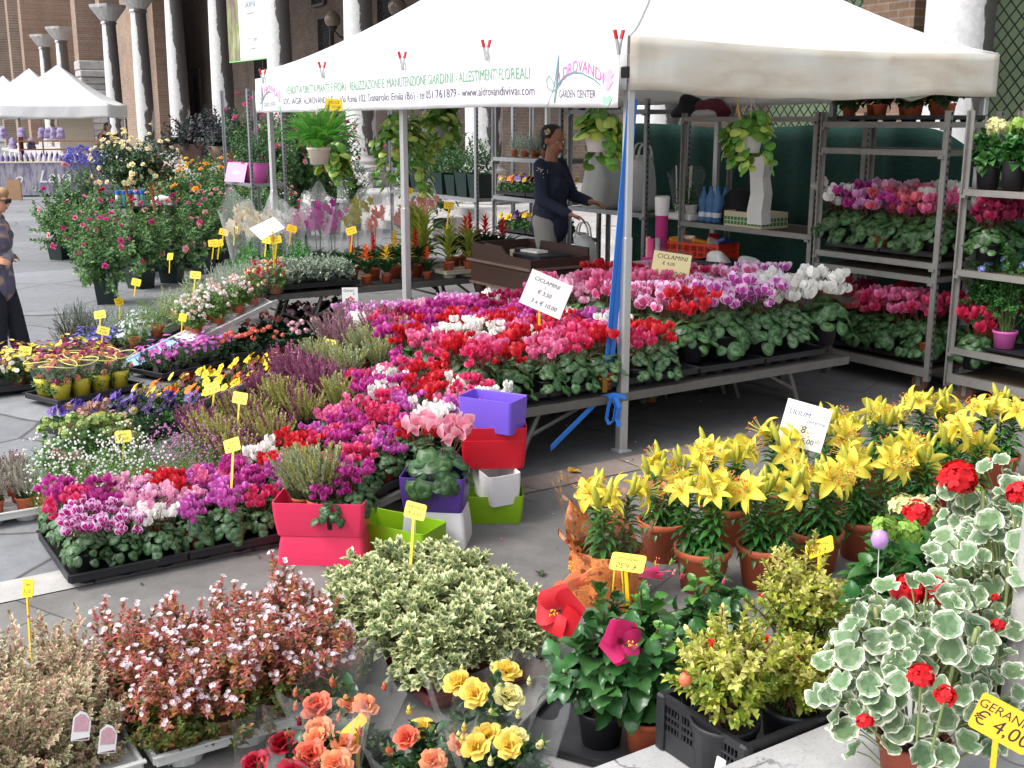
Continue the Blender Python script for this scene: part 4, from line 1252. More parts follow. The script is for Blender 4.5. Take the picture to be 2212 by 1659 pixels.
# ================================================================== cyclamen displays
def col_of(c):
    return c.rstrip('*')
def word(c):
    return ('white edged ' + c[:-1]) if c.endswith('*') else c
def nth(i):
    return ORD[i + 1]
def row_word(i, n):
    return 'front row' if i == 0 else 'back row' if i == n - 1 else nth(i) + ' row from front'
ZB = lambda b: 0.05 + (b - 1.80) * (0.335 - 0.03) / 1.17
rows = [['magenta*', 'magenta*', 'white', 'violet pink', 'violet pink', 'deep pink'],
        ['magenta*', 'magenta*', 'pale pink', 'pale pink', 'violet pink', 'magenta'],
        ['deep pink', 'magenta', 'magenta*', 'red', 'pink', 'magenta'],
        ['magenta', 'magenta', 'pale pink', 'red', 'violet pink', 'magenta']]
for i, r_ in enumerate(rows):
    for j, c in enumerate(r_):
        cyclamen(M(4.76 + 0.155 * i + RS.uniform(-.012, .012), 0.95 + 0.155 * j + RS.uniform(-.012, .012), 0.045), col_of(c), False,
                 '%s cyclamen in the ground tray, %s, %s from left' % (word(c), row_word(i, 4), nth(j)), 'small cyclamens in the ground trays', c.endswith('*'))
tray(M(4.98, 1.10), A, 0.49, 0.62, 3, 4, BLK, 'black tray under the white edged magenta cyclamens at front left')
tray(M(4.98, 1.60), A, 0.49, 0.62, 3, 4, BLK, 'black tray on the ground left of the pink planter')
W1 = ['magenta'] * 7 + ['red'] * 3 + ['violet pink'] * 6 + ['pink'] * 4 + ['white'] * 1 + ['deep pink'] * 4 + ['pale pink'] * 2
W2 = ['violet pink'] * 3 + ['magenta'] * 4 + ['pink'] * 4 + ['deep pink'] * 4 + ['red'] * 3 + ['white'] * 2
R5 = random.Random(12)
for j in range(8):
    for i in range(4 if j < 3 else 5 if j < 5 else 7):
        b_ = 1.90 + 0.148 * j; a_ = 4.70 + 0.165 * i
        c = R5.choice(W1 if j < 4 else W2)
        if (i, j) in ((3, 0), (1, 5), (0, 7), (2, 7)): c = 'white'
        if (i, j) in ((2, 0), (2, 1), (3, 1), (1, 1), (3, 7), (3, 6)): c = 'red'
        cyclamen(M(a_ + R5.uniform(-.012, .012), b_ + R5.uniform(-.012, .012), ZB(b_) + 0.02), c, False,
                 '%s cyclamen on the sloping rack, %s, %s from the low end' % (c, row_word(i, 9), nth(j)), 'small cyclamens on the sloping rack')
for k in range(3):
    b_ = 1.92 + 0.40 * k
    tray(M(4.96, b_ + 0.12, ZB(b_ + .12) - 0.03), (0, -math.atan2(0.305, 1.17), A), 0.39, 0.66, 3, 4, BLK, 'black tray on the sloping rack, %s from the low end' % nth(k), 'trays on the sloping rack')
# bench, left block
LB_ = [['deep pink', 'red', 'pink', 'deep pink', 'red', 'deep pink', 'red'],
       ['red', 'pink', 'red', 'pink', 'deep pink', 'pink', 'red'],
       ['deep pink', 'white', 'red', 'white', 'deep pink', 'red', 'white'],
       ['pink', 'red', 'white', 'pink', 'red', 'pink', 'violet pink'],
       ['red', 'white', 'white', 'red', 'violet pink', 'red', 'magenta'],
       ['magenta', 'violet pink', 'red', 'magenta', 'red', 'magenta', 'white'],
       ['deep pink', 'red', 'magenta', 'red', 'magenta', 'magenta', 'magenta'],
       ['pink', 'crimson', 'magenta', 'magenta', 'magenta', 'crimson', 'white'],
       ['lilac pink', 'lilac pink', 'crimson', 'magenta', 'lilac pink', 'crimson', 'crimson'],
       ['lilac pink', 'lilac pink', 'lilac pink', 'pale pink', 'lilac pink', 'lilac pink', 'white']]
for i, r_ in enumerate(LB_):
    for j, c in enumerate(r_):
        a_, b_ = 5.13 + 0.205 * i, 3.12 + 0.212 * j
        if i > 5 and j == 0:
            b_ += 0.08
        cyclamen(M(a_ + R5.uniform(-.02, .02), b_ + R5.uniform(-.02, .02), 0.385), c, True,
                 '%s cyclamen, left bench block, %s, %s from left' % (c, row_word(i, 10), nth(j)), 'cyclamens on the bench', False, None, 0.95 if i < 2 else 0.86)
RB_ = [['red', 'violet pink', 'violet pink', 'white', 'white'],
       ['pink', 'pink', 'violet pink', 'white', 'white'],
       ['pink', 'deep pink', 'pink', 'pink', 'violet pink'],
       ['pink', 'pink', 'salmon pink', 'deep pink', 'pink'],
       ['pale pink', 'salmon pink', 'pink', 'cherry', 'white'],
       ['pale pink', 'pink', 'deep pink', 'deep pink', 'pink'],
       ['pink', 'pale pink', 'red', 'cherry', 'pale pink']]
for i, r_ in enumerate(RB_):
    for j, c in enumerate(r_):
        cyclamen(M(5.20 + 0.285 * i + R5.uniform(-.03, .03), 4.70 + 0.285 * j + R5.uniform(-.03, .03), 0.44 if i == 0 else 0.42), c, True,
                 '%s tall cyclamen, right bench block, %s, %s from left' % (c, row_word(i, 7), nth(j)), 'tall cyclamens on the bench', c in ('violet pink', 'pink') and i < 3, None, 1.28 if i < 4 else 1.08, BLK if j != 1 else None)
for k in range(5):
    tray(M(5.27, 3.25 + 0.56 * k, 0.362), A, 0.54, 0.42, 4, 3, BLK, 'black tray at the bench front edge, %s from left' % nth(k), 'trays on the bench')
# trolley rows
S1 = ['white', 'magenta', 'lilac pink', 'salmon pink', 'magenta', 'salmon pink', 'pink', 'crimson']
S0 = ['lilac pink', 'white', 'pale pink', 'pale pink', 'salmon pink', 'white', 'white', 'crimson']
B1 = ['magenta', 'salmon pink', 'salmon pink', 'deep pink', 'pink', 'pink', 'deep pink', 'cherry']
B0 = ['magenta', 'crimson', 'red', 'cherry', 'red', 'crimson', 'cherry', 'crimson']
for z, F_, Bk, nm in ((0.945, S1, S0, 'middle shelf'), (0.19, B1, B0, 'bottom deck')):
    for row, cs in ((0, F_), (1, Bk)):
        for j, c in enumerate(cs):
            a_ = 6.02 - 0.150 * j if j < 7 else 4.72
            cyclamen(M(a_ + R5.uniform(-.02, .02), 6.90 + 0.25 * row, z + 0.03), c, True,
                     '%s cyclamen on the trolley %s, %s row, %s from left' % (c, nm, 'back' if row else 'front', nth(j)), 'cyclamens on the plant trolley', False, False, 1.22, BLK if j % 3 else None)
    for k in range(2):
        tray(M(5.80 - 0.52 * k, 7.03, z), A + PI / 2, 0.5, 0.42, 3, 2, BLK, 'black tray on the trolley %s, %s one' % (nm, 'left' if k == 0 else 'right'), 'trays on the plant trolley', cup_h=0.03, rim=0.04)
for k, (px, py) in enumerate(((1500, 862), (1560, 838), (1440, 858), (1390, 880), (1478, 905))):
    cyclamen(at(px, py, 0.03) + E1 * 0.5 + E2 * 0.12, R5.choice(['crimson', 'deep pink', 'magenta']), True, 'cyclamen standing in the shade under the bench, %s from the front' % nth(k), 'cyclamens under the bench', False, False, 0.9)
for k, (px, py) in enumerate(((1210, 915), (1400, 880))):
    tray(at(px, py, 0.0) + E1 * 0.35, A + 0.1, 0.5, 0.34, 3, 2, WHP, 'white tray on the ground under the bench, %s one' % ('left' if k == 0 else 'right'), 'trays under the bench')
# ================================================================== heathers
def spike_t(seed, nr=13, m_lo=0, m_hi=1, split=0.3):
    rg = np.random.default_rng(seed)
    V, Fc, m = [], [], []
    for i in range(nr):
        t = (i + 0.5) / nr
        for k in range(3):
            a = rg.uniform(0, 6.28); c, s = math.cos(a), math.sin(a)
            r = 0.055 * (1.0 - 0.55 * t); h = 0.075
            n = len(V)
            V += [(0.008 * -s, t, 0.008 * c), (r * c, t + h * 0.4, r * s), (r * 1.15 * c + 0.02 * -s, t + h, r * 1.15 * s + 0.02 * c), (0.0, t + h * 1.1, 0.0)]
            Fc.append((n, n + 1, n + 2, n + 3)); m.append(m_lo if t < split else m_hi)
    n = len(V)
    V += [(0.006, 0, 0), (-0.004, 0, 0.005), (-0.004, 0, -0.005), (0, 1, 0)]
    Fc += [(n, n + 1, n + 3), (n + 1, n + 2, n + 3), (n + 2, n, n + 3)]; m += [2, 2, 2]
    return T(V, Fc, m)
SPK = [spike_t(s) for s in range(4)]
HEA_W = mat('heather_twig', lin((96, 84, 56)), 0.85)
HC = {'lime': (174, 172, 98), 'purple': (146, 80, 112), 'green': (166, 172, 132), 'brown': (150, 124, 122), 'grey': (168, 160, 148), 'rose': (170, 106, 136), 'white': (214, 214, 190), 'foliage': (78, 96, 58)}
HM = {k: leafm('heather_' + k, c, 0.3, 0.2, 0.7) for k, c in HC.items()}
def heather_mesh(seed, lo, cols, n=120, Rr=0.12, Hh=0.27, spread=0.55, wd=1.0):
    rg = np.random.default_rng(seed); b = MB()
    th = rg.uniform(0, 6.28, n); rho = np.sqrt(rg.uniform(0, 1, n))
    base = np.stack([rho * 0.035 * np.cos(th), rho * 0.035 * np.sin(th), np.full(n, 0.07)], -1)
    y = np.stack([np.cos(th) * rho * spread, np.sin(th) * rho * spread, np.ones(n)], -1) + rg.normal(0, 0.08, (n, 3))
    sc = Hh * rg.uniform(0.65, 1.12, n) * (1 - 0.15 * rho)
    z = rg.normal(size=(n, 3))
    Rm = frames(y, z)
    mats = [HM[lo]] + [HM[c] for c in cols] + [HEA_W]
    for k in range(4):
        q = np.arange(n) % 4 == k
        t = SPK[k]; t2 = T(t.V * np.array([wd, 1, wd]), [(0, 1, 2)]); t2.L, t2.S = t.L, t.S
        t2.m = np.where(t.m == 2, len(mats) - 1, np.where(t.m == 1, 1 + (k % len(cols)), 0))
        b.inst(t2, Rm[q], base[q], sc[q])
    return b.mesh('flower_spikes', mats)
HEK = {'yellow green and purple': [heather_mesh(s, 'foliage', ['lime', 'purple', 'lime']) for s in (1, 2)],
       'yellow green': [heather_mesh(s, 'lime', ['lime', 'lime', 'green']) for s in (3, 4)],
       'purple': [heather_mesh(s, 'foliage', ['purple', 'purple', 'rose']) for s in (5, 6)],
       'pale green': [heather_mesh(s, 'foliage', ['green', 'green', 'lime']) for s in (7, 8)],
       'brownish mauve': [heather_mesh(s, 'foliage', ['brown', 'rose', 'brown'], 130, 0.12, 0.31, 0.6, 0.7) for s in (9, 10)],
       'greyish white': [heather_mesh(s, 'foliage', ['grey', 'white', 'grey'], 90, 0.11, 0.16) for s in (11, 12)],
       'rose pink': [heather_mesh(s, 'foliage', ['rose', 'rose', 'purple'], 80, 0.1, 0.15) for s in (13, 14)]}
def heather(p, kind, label, group, sc=1.0, rot=None):
    t = thing('heather', label, 'heather', p, RS.uniform(0, 6.28), group, sc * RS.uniform(0.92, 1.1))
    new('pot', POT_S, t)
    new('flower_spikes', HEK[kind][RS.randrange(2)], t)
    return t
n_ = {}
for i in range(9):
    for j in range(7):
        a_, b_ = 5.46 + 0.205 * i, 1.86 + 0.225 * j
        lim = 6.05 + (b_ - 1.8) * 0.62
        if a_ > lim or (b_ > 3.05 and a_ < 6.15) or (b_ > 2.25 and a_ < 5.6) or (b_ > 2.6 and a_ < 5.92):
            continue
        d_ = (b_ - 1.86) / 0.225 + (a_ - 5.46) * 0.35
        k = 'yellow green and purple' if j < 2 else 'yellow green and purple' if (j == 2 and i < 4) else 'purple' if j in (2, 3) and i >= 2 else 'yellow green' if j == 3 else 'pale green' if j == 4 else 'brownish mauve' if i > 4 else 'pale green'
        if j == 0 and i > 2: k = 'purple' if i % 2 else 'yellow green and purple'
        heather(M(a_ + R5.uniform(-.02, .02), b_ + R5.uniform(-.02, .02), min(ZB(b_), 0.385) + 0.02), k,
                '%s heather on the rack, %s row from cyclamens, %s from low end' % (k, nth(i), nth(j)), 'heathers on the sloping rack', 0.84)
for k in range(3):
    b_ = 1.98 + 0.42 * k
    tray(M(5.82, b_, ZB(b_) - 0.03), (0, -math.atan2(0.305, 1.17), A), 0.40, 0.80, 3, 4, BLK, 'black tray under the heathers, %s from the low end' % nth(k), 'trays on the sloping rack')
# greyish heathers in a white tray at the left edge
for i in range(4):
    for j in range(5):
        k = 'rose pink' if i >= 2 and (i + j) % 2 else 'greyish white'
        heather(M(5.74 + 0.13 * i, 0.30 + 0.145 * j, 0.035), k, '%s heather in the white left tray, %s, %s from left' % (k, row_word(i, 4), nth(j)), 'heathers in the white tray', 0.9)
tray(M(5.93, 0.42), A, 0.42, 0.56, 2, 3, WHP, 'white tray of greyish heathers, left half', 'trays of greyish heathers', r=0.07)
tray(M(5.93, 0.80), A, 0.34, 0.56, 2, 3, WHP, 'white tray of greyish heathers, right half', 'trays of greyish heathers', r=0.07)
# ================================================================== pansies
def ppet(w, l, a0):
    return strip(2, [-1, -0.4, 0.4, 1], lambda t: w * math.sin(PI * (0.14 + 0.76 * t)) ** 0.6, a0, a0 - 0.2, 0.0)
def pansy_t():
    ps = []
    for rz, s_, lift in ((0.0, 1.05, 0.0), (1.15, 0.95, 0.01), (-1.15, 0.95, 0.012), (2.45, 1.0, -0.01), (-2.45, 1.0, -0.012)):
        Rm = np.array(Matrix.Rotation(rz, 3, 'Z'))
        ps.append((ppet(0.54, 1, 0.1), Rm, np.array([0, 0, lift]), 0.52 * s_))
    t = join(*ps)
    n = len(t.V)
    bl = strip(2, [-1, 0, 1], lambda u: 0.3 * math.sin(PI * (0.2 + 0.7 * u)), 0.1, 0.0)
    b = MB(); b.inst(t, np.eye(3), (0, 0, 0)); 
    for rz in (0.0, 1.15, -1.15):
        b.inst(bl, np.array(Matrix.Rotation(rz, 3, 'Z')), (0, 0, 0.03), 0.27, 1)
    b.inst(disc(8, [1.0], lambda th: 0.5, lambda r, th: 0.0, [0]), np.eye(3), (0, 0, 0.045), 0.13, 2)
    x = T(np.concatenate(b.V), [(0, 1, 2)]); x.L = np.concatenate(b.L); x.S = np.concatenate(b.S); x.m = np.concatenate(b.m)
    return x
PANT = pansy_t()
PAL = leafm('pansy_leaf', (72, 112, 62), 0.35, 0.15)
PEYE = mat('pansy_eye', lin((246, 196, 40)), 0.6)
PBL = petm('pansy_blotch', (44, 16, 40), 0.1)
PC = {'violet': ((112, 84, 176), (50, 24, 96)), 'dark purple': ((58, 22, 98), (28, 8, 52)), 'yellow': ((244, 206, 30), (196, 150, 20)), 'orange': ((238, 128, 22), (222, 96, 12)), 'pale yellow': ((240, 222, 110), (226, 186, 50)), 'dark red': ((118, 18, 30), (48, 8, 18)), 'white': ((236, 236, 232), (220, 214, 160)), 'yellow and red': ((240, 196, 20), (120, 18, 18))}
PMT = {k: (petm('pansy_' + k.replace(' ', '_'), c[0], 0.15), petm('pansy_blotch_' + k.replace(' ', '_'), c[1], 0.1)) for k, c in PC.items()}
def pansy_meshes(seed):
    rg = np.random.default_rng(seed)
    b = MB()
    P, D = dome(rg, 26, 0.065, 0.07, 0.0)
    P[:, 2] += 0.02
    shoots(b, rg, P, D, LF, 6, 0.036, 0.03, (0.6, 1.3))
    f = MB(); n = 5
    th = rg.uniform(0, 6.28, n); rho = np.sqrt(rg.uniform(0, 1, n)) * 0.06
    Q = np.stack([rho * np.cos(th), rho * np.sin(th), rg.uniform(0.10, 0.155, n)], -1)
    for i in range(n):
        tilt = Matrix.Rotation(-A - 0.6 + rg.normal(0, 0.5), 3, 'Z') @ Matrix.Rotation(rg.uniform(0.5, 1.25), 3, 'X')
        f.inst(PANT, np.array(tilt), Q[i], rg.uniform(0.050, 0.064))
        f.tube([(Q[i][0] * .5, Q[i][1] * .5, 0.03), tuple(Q[i] - np.array([0, 0, 0.003]))], 0.0014, 4, 3, cap=False)
    return b.mesh('leaves', [PAL]), f.mesh('blossoms', [PMT['violet'][0], PMT['violet'][1], PEYE, STEM])
PAN = [pansy_meshes(s) for s in range(4)]
def pansy(p, col, label, group, sc=1.0, rot=None):
    t = thing('pansy', label, 'pansy', p, RS.uniform(-0.4, 0.4) + (rot or 0), group, sc * RS.uniform(0.9, 1.1))
    k = RS.randrange(4)
    new('leaves', PAN[k][0], t); f = new('blossoms', PAN[k][1], t)
    setmat(f, [PMT[col][0], PMT[col][1], PEYE, STEM])
    return t
o_ = at(232, 958, 0.05); e_ = at(735, 808, 0.05)
d_ = (e_ - o_); Lp = d_.length; d_.normalize(); n2 = Vector((-d_.y, d_.x, 0)); rp = math.atan2(d_.y, d_.x)
npan = int(Lp / 0.155)
for i in range(4):
    for j in range(npan):
        f = j / npan
        if f < 0.22: c = 'dark purple' if i < 2 else 'violet'
        elif f < 0.30: c = 'pale yellow' if i > 1 else 'violet'
        elif f < 0.62: c = R5.choice(['orange', 'orange', 'yellow']) if i < 2 else R5.choice(['pale yellow', 'yellow', 'dark red', 'orange'])
        elif f < 0.82: c = R5.choice(['orange', 'yellow and red', 'yellow']) if i < 2 else R5.choice(['yellow', 'dark red', 'yellow and red'])
        else: c = R5.choice(['white', 'dark red', 'yellow'])
        pansy(o_ + d_ * (0.07 + 0.155 * j) + n2 * (0.16 * i), c, '%s pansy in the ground trays, %s, %s from left' % (c, row_word(i, 4), nth(j)), 'pansies in the ground trays', 1.12)
for k in range(4):
    tray(o_ + d_ * (Lp * (k + .5) / 4) + n2 * 0.24 - Vector((0, 0, 0.05)), rp, Lp / 4 - 0.02, 0.66, 4, 4, BLK, 'black pansy tray on the ground, %s from left' % nth(k), 'pansy trays', r=0.05)
for z, nm in ((1.10, 'upper shelf'), (0.70, 'middle shelf'), (0.19, 'bottom deck')):
    for j in range(8):
        for i in range(2):
            c = R5.choice(['violet', 'yellow', 'orange', 'dark purple', 'yellow', 'white'])
            pansy(M(10.75 - 0.145 * j, 6.88 + 0.17 * i, z + 0.04), c, '%s pansy on the back rack %s, %s row, %s from left' % (c, nm, 'back' if i else 'front', nth(j)), 'pansies on the back rack', 1.2, -0.1)
    for k in range(2):
        tray(M(10.53 - 0.60 * k, 7.0, z), A + PI / 2, 0.58, 0.36, 4, 2, BLK, 'black pansy tray on the back rack %s, %s one' % (nm, 'left' if k == 0 else 'right'), 'pansy trays on the back rack', cup_h=0.025, rim=0.04)
# ================================================================== planters
def rring(L_, D_, r, z, n=6):
    V = []
    for cx_, cy_, a0 in ((L_ / 2 - r, D_ / 2 - r, 0), (-L_ / 2 + r, D_ / 2 - r, PI / 2), (-L_ / 2 + r, -D_ / 2 + r, PI), (L_ / 2 - r, -D_ / 2 + r, 1.5 * PI)):
        for k in range(n):
            a_ = a0 + k * PI / 2 / (n - 1)
            V.append((cx_ + r * math.cos(a_), cy_ + r * math.sin(a_), z))
    return V
def planter_mb(L_, D_, h, taper=0.86, lip=None):
    m_ = MB(); V = []; n = 24
    prof = [(taper, 0, 0)] + [(taper + (1 - taper) * (1 - (1 - t) ** 1.7), t * h, 0) for t in (0.25, 0.5, 0.75, 1.0)]
    for s_, z, _ in prof:
        V += rring(L_ - D_ * (1 - s_), D_ * s_, 0.018, z)
    for s_, z in ((0.965, h), (0.95, h * 0.97), (taper * 0.95, 0.008)):
        V += rring(L_ - D_ * (1 - s_) - 0.002, D_ * s_, 0.016, z)
    k = len(V) // n
    Fc = [(i * n + j, i * n + (j + 1) % n, (i + 1) * n + (j + 1) % n, (i + 1) * n + j) for i in range(k - 1) for j in range(n)]
    Fc += [tuple(range(n))[::-1], tuple((k - 1) * n + j for j in range(n))]
    return m_.add(V, Fc)
def plas(name, rgb):
    return mat(name, lin(rgb), 0.42, noise=0.06, nscale=3.0, bump=0.06, bscale=400)
PK, GR_, VI, RD, PU, WHI = plas('pink_plastic', (228, 52, 94)), plas('lime_plastic', (132, 176, 20)), plas('violet_plastic', (118, 88, 208)), plas('red_plastic', (196, 14, 38)), plas('purple_plastic', (84, 52, 140)), plas('white_planter_plastic', (226, 224, 226))
def planter(p, rot, L_, D_, h, m, label, upside=False, tilt=0.0, group='plastic planters', taper=0.86):
    me = planter_mb(L_, D_, h, taper).mesh('planter', m, False)
    rx = PI if upside else 0
    o = new('planter', me, None, p + Vector((0, 0, h if upside else 0)), rot=(rx + tilt, 0, rot))
    b = o.modifiers.new('bevel', 'BEVEL'); b.width = 0.003; b.segments = 2; b.limit_method = 'ANGLE'; b.angle_limit = R(50)
    return tag(o, label, 'planter', group)
q = at(1042, 1120, 0.0)
planter(q, 0.03, 0.40, 0.20, 0.145, GR_, 'lime green planter at the bottom of the planter stack')
planter(q + Vector((0.065, 0.02, 0.105)), -1.18, 0.30, 0.165, 0.155, WHI, 'white planter sitting crosswise in the lime planter', False, 0.05)
planter(q + Vector((0.055, 0.06, 0.262)), 0.04, 0.315, 0.20, 0.145, RD, 'lower of two nested red planters in the stack')
planter(q + Vector((0.055, 0.06, 0.325)), 0.04, 0.318, 0.203, 0.145, RD, 'upper of two nested red planters in the stack')
planter(q + Vector((0.055, 0.05, 0.445)), -0.52, 0.30, 0.17, 0.165, VI, 'violet planter on top of the planter stack', False, 0.03)
q2 = at(705, 1205, 0.0)
planter(q2, -0.06, 0.39, 0.21, 0.135, PK, 'pink planter standing upside down on the ground', True)
planter(q2 + Vector((-0.005, 0, 0.136)), -0.06, 0.405, 0.22, 0.155, PK, 'pink planter with heather and cyclamens on the upturned pink one')
HB = q2 + Vector((0, 0, 0.20))
heather(HB + Vector((-0.02, -0.02, 0)), 'pale green', 'pale green heather planted in the pink planter', 'plants in the pink planter', 1.0)
heather(HB + Vector((-0.10, 0.03, 0)), 'pale green', 'pale green heather at the left end of the pink planter', 'plants in the pink planter', 0.85)
cyclamen(HB + Vector((0.13, 0.0, 0.0)), 'magenta', False, 'magenta cyclamen at the right end of the pink planter', 'plants in the pink planter', False, False, 1.0)
cyclamen(HB + Vector((0.04, -0.07, -0.03)), 'magenta', False, 'magenta cyclamen at the front of the pink planter', 'plants in the pink planter', False, False, 0.8)
q3 = at(862, 1192, 0.0)
planter(q3, -0.5, 0.40, 0.20, 0.15, GR_, 'lime green planter on the ground behind the pink planters')
q4 = at(945, 1166, 0.0)
planter(q4, -0.12, 0.30, 0.21, 0.165, WHI, 'white planter upside down under the purple planter', True)
planter(q4 + Vector((-0.005, 0.0, 0.166)), -0.12, 0.30, 0.21, 0.165, PU, 'purple planter holding a pale pink cyclamen')
t = thing('cyclamen', 'large pale pink cyclamen with broad leaves in the purple planter', 'cyclamen', q4 + Vector((0, 0, 0.285)), 0.4, None, 1.0)
new('leaves', cyc_leaves(91, 0.17, 0.13, 62, 0.095, 0.05).mesh('leaves', [CYG, CYS, STEM]), t)
rg = np.random.default_rng(5)
for i, (x, y, z) in enumerate(((-0.11, -0.05, 0.26), (-0.06, -0.02, 0.28), (-0.02, -0.04, 0.27), (0.04, -0.06, 0.22), (0.06, -0.02, 0.27), (0.10, -0.04, 0.23), (0.12, 0.0, 0.25), (0.15, -0.03, 0.27))):
    b = MB()
    til = Matrix.Rotation(rg.uniform(-0.9, 0.9), 3, 'Z') @ Matrix.Rotation(rg.uniform(0.2, 0.8), 3, 'X') @ Matrix.Rotation(rg.uniform(0, 6), 3, 'Z')
    b.inst(CYF[i % 4], np.array(til), (x, y, z), 0.078)
    b.tube([(x * .3, y * .3, 0.05), (x * .8, y * .8, z * .7), (x, y, z)], 0.0026, 5, 2, cap=False)
    o = b.build('bloom', [petm('big_pink_petal', (238, 156, 178), 0.12), petm('big_pink_edge', (242, 186, 200), 0.1), STEMR], t, smooth=True)
    o.rotation_euler = (0, 0, -0.4)
# ================================================================== variegated euonymus in maroon trays
EUG = leafm('euonymus_green', (112, 140, 100), 0.3, 0.15, 0.4)
EUC = leafm('euonymus_cream', (216, 218, 164), 0.15, 0.2, 0.45)
TW = leafm('green_twig', (92, 96, 52), 0.2, 0.0, 0.8)
def euonymus_mesh(seed):
    rg = np.random.default_rng(seed); b = MB()
    P, D = dome(rg, 125, 0.16, 0.19, -0.15, 0.62, 1.06, 0.9)
    P[:, 2] += 0.085
    shoots(b, rg, P, D, LFE, 10, 0.050, 0.040, (0.25, 1.15))
    stems(b, rg, P[::5], 0.02, 0.002, 4, 2, 0.06)
    return b.mesh('foliage', [EUG, EUC, TW])
EU = [euonymus_mesh(s) for s in range(3)]
POT_M = pot_mb(0.075, 0.10).mesh('pot', mat('brown_pot', lin((132, 84, 66)), 0.6, noise=0.1))
SOIL_M = soil_mb(0.075, 0.10).mesh('soil', SOIL)
MAROON = mat('maroon_plastic', lin((112, 34, 42)), 0.45)
for i in range(4):
    for j in range(3):
        t = thing('euonymus', 'cream variegated euonymus, %s, %s from left' % (row_word(i, 4), nth(j)), 'shrub', M(3.10 + 0.185 * i + RS.uniform(-.02, .02), 1.67 + 0.165 * j + 0.02 * (i == 0) + RS.uniform(-.02, .02), 0.045), RS.uniform(0, 6.28), 'variegated euonymus in maroon trays', RS.uniform(0.93, 1.05))
        p_ = new('pot', POT_M, t); new('soil', SOIL_M, p_)
        new('foliage', EU[RS.randrange(3)], t)
for k, (a_, b_) in enumerate(((3.10, 1.84), (3.38, 1.83), (3.66, 1.82))):
    tray(M(a_, b_), A, 0.46, 0.26, 3, 2, MAROON, 'maroon plant tray under the euonymus, %s from front' % nth(k), 'maroon trays', r=0.06)
# ================================================================== abelias in white trays
ABG = leafm('abelia_green', (96, 112, 52), 0.35, 0.2)
ABB = leafm('abelia_bronze', (172, 118, 66), 0.3, 0.2)
ABR = leafm('abelia_calyx', (206, 118, 116), 0.3, 0.25)
ABW = petm('abelia_white', (244, 234, 240), 0.08)
ABV = leafm('abelia_variegated_green', (140, 144, 104), 0.3, 0.2)
ABC = leafm('abelia_variegated_cream', (206, 198, 160), 0.2, 0.2)
ABP = leafm('abelia_variegated_pink', (198, 138, 132), 0.3, 0.2)
TRUMP = join(*[(strip(2, [-1, 0, 1], lambda t: 0.10 + 0.26 * t * t, 1.25, 0.35, 0.2), a, (0, 0, 0), 1.0) for a in around(5)])
def abelia_mesh(seed, kind):
    rg = np.random.default_rng(seed); b = MB(); f = MB()
    P, D = dome(rg, 130, 0.165, 0.31, -0.12, 0.6, 1.08, 0.8)
    P[:, 2] += 0.09
    if kind == 'red':
        low = P[:, 2] < 0.19
        for q, g in ((low, ((0, 3.0), (1, 0.6))), (~low, ((0, .8), (1, 1.5), (2, 0.7)))):
            shoots(b, rg, P[q], D[q], LF, 13, 0.030, 0.085, (0.5, 1.2), g)
        top = P[~low]; dt = D[~low]
        shoots(f, rg, top, dt, LFN, 18, 0.027, 0.035, (0.3, 1.3), ((0, 1),))
        sel = rg.choice(len(top), int(len(top) * 0.75), replace=False)
        for i in sel:
            for _ in range(2):
                d = nrm(dt[i] + rg.normal(0, 0.6, 3)); z = d
                u = nrm(np.cross(d, rg.normal(size=3)))
                f.inst(TRUMP, np.stack([u, np.cross(z, u), z], -1), top[i] + d * 0.010, 0.0135, 1)
        return b.mesh('foliage', [ABG, ABB, ABR, TW]), f.mesh('blossoms', [ABR, ABW])
    for q, g in ((P[:, 2] < 0.2, 0), (P[:, 2] >= 0.2, 1)):
        shoots(b, rg, P[q], D[q], LFE, 14, 0.031, 0.10, (0.5, 1.25), ((0, 1.0), (2, 1.1 if g else 0.45)))
    shoots(f, rg, P[::3], D[::3], LFN, 8, 0.02, 0.025, (0.3, 1.2))
    return b.mesh('foliage', [ABV, ABC, ABP, ABC]), f.mesh('blossoms', [ABP])
AB_R = [abelia_mesh(s, 'red') for s in range(3)]
AB_V = [abelia_mesh(s, 'var') for s in range(5, 8)]
for i in range(3):
    for j in range(7):
        v = j < 3
        a_ = (3.22 if v else 3.16) + 0.18 * i
        b_ = 0.24 + 0.175 * j + (0.05 if not v else 0)
        nm = 'pink and cream variegated abelia' if v else 'reddish abelia with white flowers'
        t = thing('abelia', '%s, %s, %s from left' % (nm, row_word(i, 3), nth(j if v else j - 3)), 'shrub', M(a_ + RS.uniform(-.02, .02), b_ + RS.uniform(-.02, .02), 0.04), RS.uniform(0, 6.28), 'variegated abelias' if v else 'reddish abelias', RS.uniform(0.80, 0.90))
        new('pot', POT_M, t)
        fo, bl = (AB_V if v else AB_R)[RS.randrange(3)]
        new('foliage', fo, t); new('blossoms', bl, t)
for k in range(4):
    tray(M(3.24 if k % 2 == 0 else 3.52, 0.42 if k < 2 else 1.06), A, 0.60, 0.27, 3, 2, WHP, 'white tray of %s abelias, %s one' % ('variegated' if k < 2 else 'reddish', 'front' if k % 2 == 0 else 'back'), 'white abelia trays', r=0.075)
CARD = mat('white_card', lin((236, 234, 230)), 0.5)
